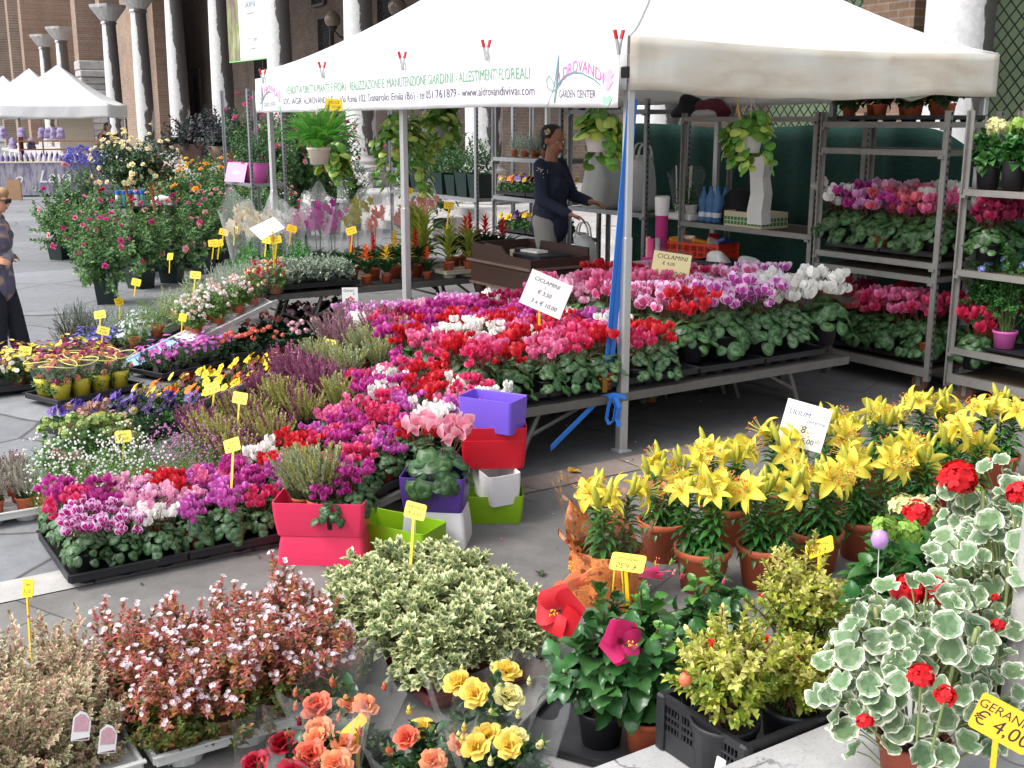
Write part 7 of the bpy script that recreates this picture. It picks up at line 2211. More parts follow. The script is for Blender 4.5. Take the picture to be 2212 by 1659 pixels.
# ================================================================== generic potted plant
PLANTS = {}
def plant(name, p, label, cat, group, key, fol, pot=None, fl=None, sc=1.0, rot=None):
    """fol / fl: functions building the shared meshes once per key; pot: shared pot mesh"""
    if key not in PLANTS:
        PLANTS[key] = [(fol(np.random.default_rng(s_)), fl(np.random.default_rng(s_ + 9)) if fl else None) for s_ in (1, 2)]
    t = thing(name, label, cat, p, RS.uniform(0, 6.28) if rot is None else rot, group, sc * RS.uniform(0.92, 1.08))
    if pot: new('pot', pot, t)
    f, b = PLANTS[key][RS.randrange(2)]
    new('leaves', f, t)
    if b: new('blossoms', b, t)
    return t
def FO(mats, N, Rr, Hh, tpl, n, size, length, ang=(0.5, 1.2), g=((0, 1),), zb=0.08, zmin=-0.1, lo=0.5, droop=0.0, up=0.6, st=0):
    def f(rg):
        b = MB(); P, D = dome(rg, N, Rr, Hh, zmin, lo, 1.05, up); P[:, 2] += zb
        shoots(b, rg, P, D, tpl, n, size, length, ang, g, droop)
        if st: stems(b, rg, P[::st], 0.015, 0.0025, 4, len(mats) - 1, zb * .8)
        return b.mesh('leaves', mats)
    return f
def BLO(mats, N, Rr, Hh, tpl, size, zb=0.1, zmin=0.2, g=1, lo=0.92):
    def f(rg):
        b = MB(); P, D = dome(rg, N, Rr, Hh, zmin, lo, 1.1, 0.4); P[:, 2] += zb
        u = nrm(np.cross(D, rg.normal(size=(N, 3)))); Rm = np.stack([u, np.cross(D, u), D], -1)
        pk = rg.integers(0, g, N)
        for k in range(g):
            q = pk == k
            if q.any(): b.inst(tpl, Rm[q], P[q], size * rg.uniform(0.75, 1.2, q.sum()), k)
        return b.mesh('blossoms', mats)
    return f
DAISY = join(*[(strip(1, [-1, 1], lambda t: 0.3, 0.2, 0.0), a, (0, 0, 0), 1.0) for a in around(7)])
HEADT = pom_t(14, 0.75, 3, 0.5)
BALL = T(*(lambda b: (b.V[0], [tuple(q) for q in b.L[0].reshape(-1, 4)]))(MB().lathe([(0.02, -0.5), (0.4, -0.25), (0.45, 0.1), (0.02, 0.5)], 6)))
def lf(n, c, **k): return leafm(n, c, 0.35, 0.2, 0.5, **k)
def pm(n, c): return petm(n, c, 0.2)
g_herb = 'herbs on the far sloping rack'
ROSM, DILL, OREG, SILV, MINT, SEDL = lf('rosemary', (84, 104, 80)), lf('dill', (104, 138, 68)), lf('oregano', (150, 168, 108)), lf('silver_leaf', (166, 178, 160)), lf('mint', (84, 142, 72)), lf('sedum_leaf', (98, 140, 76))
YPOT = pot_mb(0.065, 0.10).mesh('pot', mat('yellow_pot', lin((236, 196, 40)), 0.5))
ZR = lambda b: 0.04 + (b - 2.3) * 0.43 / 1.14
rosm = FO([ROSM, WOODY], 70, 0.17, 0.30, LFN, 22, 0.022, 0.13, (0.5, 0.9), zmin=0.0, lo=0.7, up=1.2, st=3)
for k, (px, py) in enumerate(((148, 748), (185, 752), (215, 742), (175, 728))):
    plant('rosemary', at(px, py), 'grey green rosemary on the ground left of the far rack, %s one' % nth(k), 'herb', 'rosemary plants', 'rosm', rosm, POT_S)
fine = lambda m: FO([m, STEM], 90, 0.15, 0.22, LFN, 14, 0.022, 0.07, (0.3, 1.0), up=1.0)
oreg = FO([OREG, SILV], 80, 0.14, 0.2, LF, 12, 0.022, 0.07, g=((0, 2), (1, 1)))
for j, (b_, kd, nm, mesh, pt) in enumerate(((2.40, 'dill', 'feathery green herb', fine(DILL), POT_S), (2.60, 'dill', 'feathery green herb', fine(DILL), POT_S), (2.82, 'oreg', 'pale variegated oregano', oreg, YPOT), (3.04, 'oreg', 'pale variegated oregano', oreg, YPOT), (3.26, 'thy', 'grey thyme', fine(SILV), POT_S), (3.42, 'thy', 'grey thyme', fine(SILV), POT_S))):
    for i in range(3):
        plant('herb', M(9.42 + 0.22 * i, b_, ZR(b_)), '%s on the far rack, %s row from front, %s from low end' % (nm, nth(i), nth(j)), 'herb', g_herb, kd, mesh, pt)
wf = FO([lf('begonia_leaf', (92, 128, 56))], 60, 0.13, 0.17, LF, 10, 0.032, 0.06)
wfb = BLO([pm('begonia_white', (244, 240, 236)), pm('begonia_blush', (240, 206, 200))], 34, 0.13, 0.19, HEADT, 0.016, g=2)
for j, b_ in enumerate((2.78, 2.96, 3.14)):
    for i in range(2):
        plant('begonia', M(8.96 + 0.19 * i, b_, ZR(b_) + 0.01), 'white flowering begonia on the far rack, %s row, %s from low end' % (('front', 'back')[i], nth(j)), 'begonia', 'white begonias', 'beg', wf, POT_S, wfb)
pkb = BLO([pm('mix_red', (206, 60, 60)), pm('mix_cream', (240, 226, 170)), pm('mix_pink', (230, 130, 160))], 40, 0.11, 0.2, HEADT, 0.015, g=3)
for k in range(3):
    t = plant('wrapped_plant', M(9.0 + 0.1 * (k % 2), 3.28 + 0.1 * k, ZR(3.3 + .1 * k)), 'film wrapped pot of red and cream flowers atop the far rack, %s one' % nth(k), 'potted plant', 'wrapped pots on the far rack', 'wrapf', wf, POT_S, pkb)
    cello_cone(0.06, 0.13, 0.2, k, 0.08).build('wrapper', CELLO, t, smooth=True)
for k, b_ in enumerate((2.46, 2.86, 3.22)):
    tray(M(9.03, b_, ZR(b_) - 0.04), (0, -math.atan2(0.43, 1.14), A), 0.38, 0.34, 2, 2, mat('pale_blue_tray', lin((150, 190, 222)), 0.4) if k == 0 else WHP, '%s tray on the far rack, %s from low end' % (('empty pale blue', 'white', 'white')[k], nth(k)), 'trays on the far rack', cup_h=0.025, rim=0.025)
for k, b_ in enumerate((2.6, 3.15)):
    tray(M(9.64, b_, ZR(b_) - 0.04), (0, -math.atan2(0.43, 1.14), A), 0.52, 0.62, 3, 3, BLK, 'black herb tray on the far rack, %s half' % ('low', 'high')[k], 'herb trays', cup_h=0.025, rim=0.03)
lob = FO([lf('lobelia_leaf', (96, 140, 72))], 50, 0.15, 0.13, LFS, 10, 0.026, 0.06)
lobw = BLO([pm('lobelia_white', (242, 244, 246)), pm('lobelia_blue', (120, 110, 206))], 90, 0.155, 0.14, DAISY, 0.017, zmin=0.1, g=1)
lobb = BLO([pm('lobelia_blue', (120, 110, 206))], 90, 0.15, 0.12, DAISY, 0.016, zmin=0.1)
for k, (px, py) in enumerate(((290, 752), (325, 745), (308, 728))):
    plant('lobelia', at(px, py, 0.03), 'white lobelia before the blue tray, %s one' % nth(k), 'flower', 'white lobelias', 'lobw', lob, POT_S, lobw)
for k, (px, py) in enumerate(((190, 768), (228, 765), (255, 758))):
    plant('lobelia', at(px, py, 0.0), 'violet blue lobelia before the rosemary, %s from left' % nth(k), 'flower', 'violet lobelias', 'lobb', lob, POT_S, lobb)
# ground: chrysanthemums, wrapped yellow pots, dianthus, geraniums
mumf = FO([lf('mum_leaf', (58, 92, 48))], 60, 0.14, 0.15, LF, 8, 0.03, 0.05)
mw, mr, my = pm('mum_white', (240, 238, 226)), pm('mum_wine', (140, 30, 84)), pm('mum_yellow', (232, 214, 90))
for j in range(6):
    for i in range(2):
        w_ = j < 3 if i == 0 else j < 1
        plant('chrysanthemum', M(8.60 + 0.24 * i, 0.98 + 0.19 * j * (1 if i == 0 else 1.05), 0.04), '%s chrysanthemum at the left edge, %s row, %s from left' % ('white' if w_ else 'wine red', ('front', 'back')[i], nth(j)), 'chrysanthemum', 'chrysanthemums at the left edge', 'mum%d' % w_, mumf, POT_S, BLO([mw, my] if w_ else [mr, mr, my], 55, 0.145, 0.17, DAISY, 0.02, g=2 if w_ else 3))
for k in range(2):
    tray(M(8.73, 1.15 + 0.58 * k), A, 0.55, 0.48, 3, 2, BLK, 'black chrysanthemum tray at the left edge, %s one' % ('left', 'right')[k], 'chrysanthemum trays')
YW = mat('yellow_wrap', lin((206, 190, 60)), 0.5, noise=0.2, nscale=14); YR = mat('yellow_film_edge', lin((226, 216, 120)), 0.4)
wpf = FO([lf('wrapped_leaf', (70, 110, 56))], 40, 0.10, 0.18, LF, 8, 0.04, 0.06)
o1, o2 = at(150, 880), at(275, 852); dw = (o2 - o1); nw = Vector((-dw.y, dw.x, 0)).normalized()
for i in range(2):
    for j in range(4):
        t = plant('wrapped_plant', o1 + dw * (j / 3) + nw * (0.08 + 0.18 * i) + Vector((0, 0, 0.04)), 'pot in yellow paper and clear film, %s row, %s from left' % (('front', 'back')[i], nth(j)), 'potted plant', 'yellow wrapped pots', 'ywp', wpf, None, BLO([pm('wr_pink', (186, 80, 128)), pm('wr_orange', (228, 160, 130))], 9, 0.09, 0.19, HEADT, 0.024, g=2))
        MB().lathe([(0.001, 0), (0.05, 0), (0.068, 0.10), (0.075, 0.135), (0.07, 0.12)], 14).build('wrapper', YW, t, smooth=True)
        cello_cone(0.07, 0.125, 0.13, 5 + j, 0.06, 0.12).build('film', CELLO, t, smooth=True)
        rr_ = [(0.125 * math.cos(a) * (1 + .06 * math.sin(3 * a + 5 + j)), 0.125 * math.sin(a) * (1 + .06 * math.sin(3 * a + 5 + j)), 0.25 + 0.01 * math.sin(2 * a)) for a in np.linspace(0, 6.28, 21)]
        b = MB(); b.tube(rr_, 0.004, 5); b.build('film_edge', YR, t, smooth=True)
tray((o1 + o2) / 2 + nw * 0.16, math.atan2(dw.y, dw.x), dw.length + 0.2, 0.40, 4, 2, BLK, 'black tray under the yellow wrapped pots', 'trays in front of the far rack', r=0.05)
dif = FO([lf('dianthus_leaf', (96, 122, 84))], 60, 0.11, 0.15, LFN, 12, 0.04, 0.06, (0.2, 0.7), up=1.0)
dib = BLO([pm('dianthus_lilac', (196, 116, 200)), pm('dianthus_pink', (206, 90, 170))], 36, 0.125, 0.18, DAISY, 0.022, g=2)
o1, o2 = at(368, 822), at(500, 792); dw = (o2 - o1); nw = Vector((-dw.y, dw.x, 0)).normalized()
for i in range(2):
    for j in range(4):
        plant('dianthus', o1 + dw * (j / 3) + nw * (0.08 + 0.17 * i) + Vector((0, 0, 0.04)), 'lilac dianthus in the ground tray, %s row, %s from left' % (('front', 'back')[i], nth(j)), 'dianthus', 'lilac dianthus', 'dia', dif, pot_mb(0.052, 0.085).mesh('pot', BLK), dib, 0.84)
tray((o1 + o2) / 2 + nw * 0.16, math.atan2(dw.y, dw.x), dw.length + 0.18, 0.40, 4, 2, BLK, 'black tray under the lilac dianthus', 'trays in front of the far rack')
gef = FO([lf('zonal_leaf', (62, 100, 62)), lf('zonal_leaf_dark', (44, 72, 46))], 46, 0.16, 0.17, GERS, 4, 0.062, 0.06, (0.8, 1.3), g=((0, 2), (1, 1)))
GCL = {'coral': (238, 136, 116), 'blush': (238, 196, 206), 'pink': (214, 90, 150), 'scarlet': (222, 60, 50)}
GP = [('coral', 518, 792), ('coral', 560, 785), ('coral', 600, 776), ('blush', 648, 772), ('blush', 690, 766), ('blush', 735, 760), ('coral', 545, 755), ('coral', 590, 748), ('blush', 635, 742), ('blush', 680, 735), ('scarlet', 725, 728), ('scarlet', 690, 700), ('pink', 640, 705), ('scarlet', 765, 715), ('coral', 740, 690)]
POT_G = pot_mb(0.06, 0.10).mesh('pot', TERRA)
for k, (c, px, py) in enumerate(GP):
    plant('geranium', at(px, py, 0.02) + E1 * 0.12, '%s flowered geranium in the crates behind the dianthus, number %s from front left' % (c, nth(k)), 'geranium', 'geraniums in black crates', 'ger' + c, gef, POT_G, BLO([pm('ger_' + c, GCL[c])], 7, 0.13, 0.22, HEADT, 0.030, zmin=0.5), 0.86)
o1, o2 = at(508, 800), at(748, 766)
for k in range(3):
    dv = (o2 - o1) / 3
    c = thing('crate', 'black slatted crate under the geraniums, %s from left' % nth(k), 'crate', o1 + dv * k, math.atan2(dv.y, dv.x), 'geranium crates')
    crate_parts(c, 0.62, dv.length - 0.012, 0.13, BLK)
p = dep(757, 668, 9.3)
board(p, face_cam(p), 0.13, 0.18, 'small white board with a red geranium drawing', [('Gerani', -0.01, 0.155, 0.032, INK), ('8', 0.03, 0.125, 0.025, INK), ('\u20ac 6,00', 0.0, 0.025, 0.03, INK), ('\u273f', 0.0, 0.08, 0.07, REDI)], 0.1, 0.0, None, 0.25)
# ground front left: sedum, white and pink heath
sef = FO([SEDL], 26, 0.12, 0.16, LFL, 6, 0.06, 0.08, (0.5, 1.1), up=1.0)
SE = {'green': (150, 172, 96), 'dusty pink': (176, 136, 122), 'cream': (196, 184, 136)}
for k, (px, py, c) in enumerate(((120, 1028, 'green'), (190, 1025, 'green'), (235, 1020, 'green'), (285, 1005, 'cream'), (225, 985, 'dusty pink'), (175, 992, 'dusty pink'), (150, 1075, 'dusty pink'))):
    plant('sedum', at(px, py), '%s sedum behind the white heaths, %s one' % (c, nth(k)), 'sedum', 'sedums', 'sed' + c, sef, POT_S, BLO([lf('sedum_' + c.replace(' ', '_'), SE[c])], 9, 0.12, 0.20, POMT[0], 0.040, zmin=0.45), 1.05 if k < 6 else 0.8)
hef = FO([lf('heath_leaf', (92, 138, 58))], 100, 0.12, 0.22, LFN, 16, 0.014, 0.11, (0.5, 0.8), zmin=0.0, lo=0.8, up=1.6)
for j in range(7):
    for i in range(4):
        w_ = j < 4
        if w_ is False and i == 3 and j > 5: continue
        plant('heath', M(5.42 + 0.155 * i, 0.98 + 0.15 * j, 0.02), '%s flowered heath behind the ground tray, %s row, %s from left' % ('white' if w_ else 'lilac pink', nth(i), nth(j)), 'heath', 'white and pink heaths', 'hea%d' % w_, hef, POT_S, BLO([pm('heath_white', (242, 240, 238)) if w_ else pm('heath_lilac', (206, 140, 190))], 40 if w_ else 70, 0.115, 0.23, BALL, 0.013 if w_ else 0.011))
# ================================================================== bench at the far side: silver plants, bromeliads, orchids
sif = FO([SILV, ROSM], 70, 0.13, 0.16, LF, 10, 0.034, 0.06, g=((0, 3), (1, 1)))
for j in range(5):
    for i in range(3):
        plant('silver_sage', M(9.16 + 0.19 * i, 3.52 + 0.165 * j, 0.51), 'silvery leaved plant in the black tray, %s row, %s from left' % (nth(i), nth(j)), 'plant', 'silvery plants', 'sil', sif, None)
tray(M(9.35, 3.85, 0.472), A, 0.86, 0.6, 4, 3, BLK, 'black tray of silvery plants on the far bench', 'trays on the far bench')
mif = FO([MINT], 80, 0.15, 0.26, LF, 10, 0.034, 0.08)
for j in range(6):
    plant('mint', M(9.78 + 0.22 * (j % 2), 3.50 + 0.13 * j, 0.475), 'fresh green mint behind the silvery plants, %s from left' % nth(j), 'herb', 'mint pots', 'mint', mif, POT_S)
BRL = lf('bromeliad_leaf', (44, 82, 40)); STRAPL = strip(5, [-1, 0, 1], lanc(0.085, 0.6), 0.75, -0.55, 0.5)
def brom_f(rg):
    b = MB(); n = 22; az = np.arange(n) * 2.4; t_ = np.arange(n) / n
    y = np.stack([np.cos(az), np.sin(az), 0.2 + 1.2 * t_], -1); b.inst(STRAPL, frames(y, np.tile([0, 0, 1.0], (n, 1))), np.stack([np.cos(az) * .02, np.sin(az) * .02, 0.1 + 0 * az], -1), 0.26 - 0.08 * t_)
    return b.mesh('leaves', [BRL])
def brom_b(c, fat):
    def f(rg):
        b = MB(); n = 26; t_ = np.arange(n) / n; az = np.arange(n) * 2.4
        y = np.stack([np.cos(az), np.sin(az), 0.25 + 1.6 * t_], -1)
        b.inst(LFN if not fat else LF, frames(y, np.tile([0, 0, 1.0], (n, 1))), np.stack([0 * az, 0 * az, 0.22 + 0.13 * t_], -1), (0.10 if not fat else 0.05) * (1.1 - 0.6 * t_))
        b.tube([(0, 0, 0.1), (0, 0, 0.35)], 0.006, 5)
        return b.mesh('blossoms', [pm('bromeliad_' + c[0], c[1])])
    return f
BC = [('red', (206, 36, 26)), ('yellow', (232, 190, 40)), ('orange', (228, 98, 28)), ('white', (228, 220, 196)), ('scarlet', (220, 26, 34))]
k = 0
for (a_, b_, ci, fat, sc_) in ((9.2, 4.42, 2, 0, 1.0), (9.2, 4.62, 1, 0, .9), (9.2, 4.84, 1, 0, .9), (9.2, 5.04, 2, 0, .8), (9.46, 4.40, 0, 1, 1.15), (9.46, 4.62, 0, 1, 1.2), (9.46, 4.84, 1, 1, 1.2), (9.46, 5.06, 0, 1, 1.2), (9.7, 5.60, 3, 0, 1.35), (9.75, 5.78, 2, 0, 1.3), (9.7, 5.98, 4, 0, 1.45), (9.95, 5.95, 4, 1, 1.4), (9.6, 6.12, 4, 0, 1.3)):
    plant('bromeliad', M(a_, b_, 0.475), '%s bromeliad on the far bench, %s in order from front left' % (BC[ci][0], nth(k)), 'bromeliad', 'bromeliads', 'bro%d%d' % (ci, fat), brom_f, POT_S, brom_b(BC[ci], fat), sc_); k += 1
drf = lambda rg: (lambda b: (b.inst(STRAPL, frames(nrm(np.stack([np.cos(np.arange(30) * 2.4), np.sin(np.arange(30) * 2.4), 0.1 + np.arange(30) / 18], -1)), np.tile([0, 0, 1.0], (30, 1))), np.stack([0 * np.arange(30), 0 * np.arange(30), 0.1 + 0.005 * np.arange(30)], -1), 0.24), b.mesh('leaves', [lf('dracaena', (170, 180, 74))]))[1])(MB())
for k, (a_, b_) in enumerate(((9.22, 5.28), (9.22, 5.50), (9.6, 5.22), (9.85, 5.25))):
    plant('dracaena', M(a_, b_, 0.53 if k < 2 else 0.475), 'yellow green strap leaved dracaena on the far bench, %s one' % nth(k), 'dracaena', 'dracaenas', 'dra', drf, POT_S, None, 1.0 if k < 2 else 1.5)
for k, b_ in enumerate((5.38, 5.86)):
    tray(M(9.2, b_, 0.472), A, 0.40, 0.2, 2, 1, CREAMP, 'cream pot tray at the far bench front edge, %s one' % ('left', 'right')[k], 'trays on the far bench', r=0.07, cup_h=0.05)
ORC = {'cream': (238, 222, 196), 'white': (244, 242, 240), 'spotted pink': (226, 170, 196), 'magenta': (190, 60, 160), 'yellow green': (190, 180, 80), 'salmon': (236, 150, 140)}
OPET = join(*[(strip(2, [-1, 0, 1], lanc(0.42, .8), 0.2, 0.0), a, (0, 0, 0), 1.0) for a in around(5)])
def orch_b(c):
    def f(rg):
        b = MB()
        for s_ in range(2):
            x = 0.03 * (s_ - .5); pts = [(x, 0, 0.1), (x * 2, 0, 0.35), (x * 3, -0.02, 0.55), (x * 4, -0.10, 0.60)]
            b.tube(pts, 0.004, 5, 1)
            for i in range(7):
                q = np.array([x * 3.5 + rg.normal(0, .03), -0.10 + 0.02 * i, 0.62 - 0.035 * i])
                d = nrm(np.array([rg.normal(0, .4), -1, .3])); u = nrm(np.cross(d, rg.normal(size=3)))
                b.inst(OPET, np.stack([u, np.cross(d, u), d], -1), q, 0.05)
        return b.mesh('blossoms', [pm('orchid_' + c.replace(' ', '_'), ORC[c]), STEM])
    return f
orf = FO([lf('orchid_leaf', (48, 84, 44))], 3, 0.06, 0.1, LFL, 4, 0.16, 0.04, (0.9, 1.3))
for k, (c, b_, dz) in enumerate((('cream', 3.62, 0), ('cream', 3.84, .1), ('white', 4.02, 0), ('spotted pink', 4.22, .1), ('magenta', 4.42, 0), ('magenta', 4.62, .1), ('yellow green', 4.82, 0), ('salmon', 5.06, .1), ('salmon', 5.36, 0), ('salmon', 5.62, .1))):
    t = plant('orchid', M(10.25 + dz, b_, 0.475), '%s %s in a clear sleeve on the far bench, %s from left' % (c, 'orchid' if k < 7 else 'anthurium', nth(k)), 'orchid', 'sleeved orchids', 'orc' + c, orf, POT_S, orch_b(c), 1.0, A + 0.3)
    cello_cone(0.055, 0.16, 0.62, 80 + k, 0.07, 0.05).build('sleeve', CELLO2, t, smooth=True)
# ================================================================== roses
RLB, RLB2 = lf('rose_bush_leaf', (70, 108, 64)), lf('rose_bush_leaf_light', (108, 146, 78))
RLF = FO([RLB, RLB2, WOODY], 105, 0.42, 0.46, ROSEL, 13, 0.065, 0.2, (0.6, 1.3), ((0, 3), (1, 2)), zb=0.50, zmin=-0.9, lo=0.35, st=3)
RLT = FO([RLB, RLB2, WOODY], 170, 0.40, 0.85, ROSEL, 13, 0.07, 0.22, (0.6, 1.3), ((0, 3), (1, 1)), zb=1.0, zmin=-0.9, lo=0.3, st=3)
RPOT = MB().add([(s * x, s * y, z) for s, z in ((0.10, 0), (0.125, 0.26), (0.115, 0.255), (0.11, 0.2)) for x, y in ((-1, -1), (1, -1), (1, 1), (-1, 1))], [(i * 4 + k, i * 4 + (k + 1) % 4, i * 4 + 4 + (k + 1) % 4, i * 4 + 4 + k) for i in range(3) for k in range(4)] + [(3, 2, 1, 0), (12, 13, 14, 15)]).mesh('pot', DKGRN, False)
RB = [(232, 655, 'pink'), (305, 622, 'pink'), (372, 610, 'rose'), (440, 590, 'pink'), (132, 560, 'pink'), (172, 566, 'rose'), (250, 565, 'deep red'), (330, 560, 'rose'), (410, 556, 'apricot'), (490, 556, 'rose'), (545, 560, 'pink'), (345, 518, 'white'), (420, 515, 'apricot'), (500, 512, 'apricot'), (570, 515, 'pink'), (390, 482, 'yellow'), (460, 480, 'apricot'), (530, 480, 'cream'), (268, 600, 'pink'), (335, 585, 'rose'), (402, 578, 'pink'), (470, 572, 'rose'), (290, 540, 'pink'), (372, 540, 'rose'), (450, 536, 'apricot'), (525, 536, 'pink'), (575, 545, 'rose'), (430, 495, 'yellow'), (480, 492, 'apricot'), (540, 500, 'pink'), (355, 500, 'red'), (600, 560, 'pink'), (200, 600, 'pink'), (160, 530, 'rose'), (230, 535, 'pink')]
for k, (px, py, c) in enumerate(RB):
    plant('rose_bush', at(px, py), 'potted rose bush with %s blooms, %s in order from the front' % (c, nth(k) if k < 20 else 'twenty ' + nth(k - 20)), 'rose bush', 'potted rose bushes', 'ros' + c, RLF, RPOT, BLO([RCM[c]], 10, 0.41, 0.49, ROSES_[0], 0.062, zb=0.52, zmin=-0.3), 1.0 if py > 545 else 1.25)
for k, (px, py, c) in enumerate(((600, 520, 'pink'), (655, 512, 'rose'), (712, 505, 'rose'), (770, 498, 'white'), (545, 500, 'pink'), (640, 470, 'pink'), (900, 520, 'pink'), (960, 512, 'rose'), (690, 470, 'rose'), (590, 470, 'rose'), (735, 475, 'pink'))):
    plant('climbing_rose', at(px, py), 'tall climbing rose with %s blooms behind the orchids, %s one' % (c, nth(k)), 'rose bush', 'tall climbing roses', 'cli' + c, RLT, RPOT, BLO([RCM[c]], 16, 0.40, 0.9, ROSES_[0], 0.075, zb=1.0, zmin=-0.6), 1.22 if k != 3 else 0.7)
BAMB = mat('bamboo_cane', lin((170, 104, 48)), 0.6, noise=0.2, nscale=20)
for k, (px, py, x2, y2) in enumerate(((262, 358, 302, 492), (318, 350, 350, 492))):
    ct_ = dep(px, py, 15.0); ft = dep(x2, y2, 15.2); foot = Vector((ft.x, ft.y, 0))
    t = thing('standard_rose', 'standard rose tree with a round crown of cream blooms, %s one' % ('left', 'right')[k], 'rose tree', foot, 0, 'standard rose trees')
    q = ct_ - foot; rg = np.random.default_rng(300 + k)
    MB().tube([(0, 0, 0), tuple(Vector((q.x * .8, q.y, q.z - 0.2)))], 0.022, 8).build('trunk', BAMB, t, smooth=True)
    b = MB(); P, D = dome(rg, 120, 0.42, 0.40, -0.8, 0.4, 1.0); P += np.array(q); shoots(b, rg, P, D, ROSEL, 12, 0.06, 0.15, (0.6, 1.3), ((0, 3), (1, 1))); b.build('crown', [RL, RL2], t)
    f_ = BLO([RCM['cream']], 60 if k == 0 else 34, 0.42, 0.42, ROSES_[1], 0.062, zb=0.0, zmin=-0.6)(rg); new('blossoms', f_, t, q)
    new('pot', RPOT, t)
# table with feeders among the roses
tp = thing('folding_table', 'dark folding table with a white cloth sign among the roses', 'table', Vector((-5.55, 15.7, 0)), 0.25)
MB().box((0.45, 0.3, 0.74), (0.95, 0.62, 0.03)).build('top', BLK, tp)
for x in (0.03, 0.87):
    for y in (0.04, 0.56): MB().tube([(x, y, 0), (x, y, 0.725)], 0.016, 6).build('leg', GALVD, tp)
o = MB().box((0.17, -0.035, 0.53), (0.32, 0.006, 0.40)).build('cloth_sign', WHP, tp)
MB().add([(0.04, -0.040, 0.35), (0.12, -0.040, 0.36), (0.10, -0.040, 0.62), (0.05, -0.040, 0.66)], [(0, 1, 2, 3)]).build('emblem', petm('sign_rose', (200, 90, 110)), o)
for k in range(5):
    o = thing('bottle', 'blue capped garden bottle on the folding table, %s from left' % nth(k), 'bottle', tp.location + Vector((0.10 + 0.075 * k, 0.16 + 0.03 * k, 0.756)), 0, 'garden bottles')
    MB().lathe([(0.001, 0), (0.034, 0), (0.034, 0.14), (0.02, 0.165)], 12).build('body', (WHP, mat('teal', lin((90, 160, 160)), .4), RD)[k % 3], o)
    MB().lathe([(0.036, 0.16), (0.036, 0.21), (0.001, 0.215)], 12).build('cap', mat('cap_blue', lin((50, 110, 210)), 0.4), o)
heap(tp.location + Vector((0.62, 0.42, 0.757)), 'crumpled white plastic bag on the folding table', (0.3, 0.3, 0.13), WHP, 44)
# dark green square pots with foliage on the rack, grey lavender and trays above
rkf = FO([lf('rack_foliage', (58, 96, 50))], 46, 0.2, 0.4, LF, 10, 0.045, 0.12, zb=0.3)
for k in range(7):
    plant('potted_shrub', M(13.15 - 0.29 * k, 7.0, 1.03), 'leafy shrub in a dark green square pot on the rack, %s from left' % nth(k), 'shrub', 'shrubs in dark green pots', 'rkf', rkf, RPOT, None, 1.0, A)
for k in range(5):
    plant('lavender', M(10.72 - 0.2 * k, 7.0, 1.52), 'grey lavender on the top shelf of the pansy rack, %s from left' % nth(k), 'lavender', 'grey lavenders', 'glav', FO([lf('grey_lavender', (120, 138, 124))], 90, 0.13, 0.22, LFN, 12, 0.03, 0.1, (0.3, 0.7), up=1.3), POT_S)
tray(M(9.2, 7.0, 2.0), A + PI / 2, 0.5, 0.36, 3, 2, WHP, 'white empty tray on top of the rack by the saleswoman', 'trays on the racks')
for k in range(3):
    o = thing('pink_pot_plant', 'leafy plant in a bright pink pot on the slim rack, %s from left' % nth(k), 'plant', M(15.0 - 0.3 * k, 5.42, 1.11), 0, 'pink pots on the slim rack')
    new('pot', pot_mb(0.13, 0.26, False).mesh('pot', PINKP), o); new('leaves', rkf(np.random.default_rng(k)), o)
p = M(14.75, 5.2, 1.12); board(p, A - PI / 2 + .3, 0.42, 0.26, 'pink board propped on the slim rack', [('Idee', 0, 0.13, 0.09, WHP)], 0.3, 0.0, mat('pink_board', lin((232, 160, 210)), 0.6))
# urn planters on the arcade step
URN = mat('brown_urn', lin((104, 80, 70)), 0.75, noise=0.3, nscale=3); URL = lf('dark_foliage', (42, 58, 50)); URP = lf('dark_purple_foliage', (62, 52, 64))
for k, (px, py, y) in enumerate(((432, 366, 33.5), (508, 372, 30.5))):
    q = dep(px, py, y); q.z = 0.45
    t = thing('urn_planter', 'large brown tapering urn with dark foliage, %s one' % ('left', 'right partly hidden')[k], 'planter', q, 0, 'brown urns at the arcade')
    MB().lathe([(0.001, 0), (0.22, 0), (0.42, 0.3), (0.62, 0.62), (0.70, 0.82), (0.66, 0.82), (0.6, 0.7)], 28).build('urn', URN, t, smooth=True)
    FO([URL, URP], 110, 1.1, 0.85, ROSEL, 12, 0.16, 0.4, (0.6, 1.3), ((0, 2), (1, 1)), zb=1.0, zmin=-0.5, lo=0.4)(np.random.default_rng(k))
    b = MB(); rg = np.random.default_rng(k); P, D = dome(rg, 130, 1.1, 0.8, -0.6, 0.4, 1.05); P[:, 2] += 1.05; shoots(b, rg, P, D, ROSEL, 12, 0.16, 0.4, (0.6, 1.3), ((0, 2), (1, 1))); b.build('foliage', [URL, URP], t)
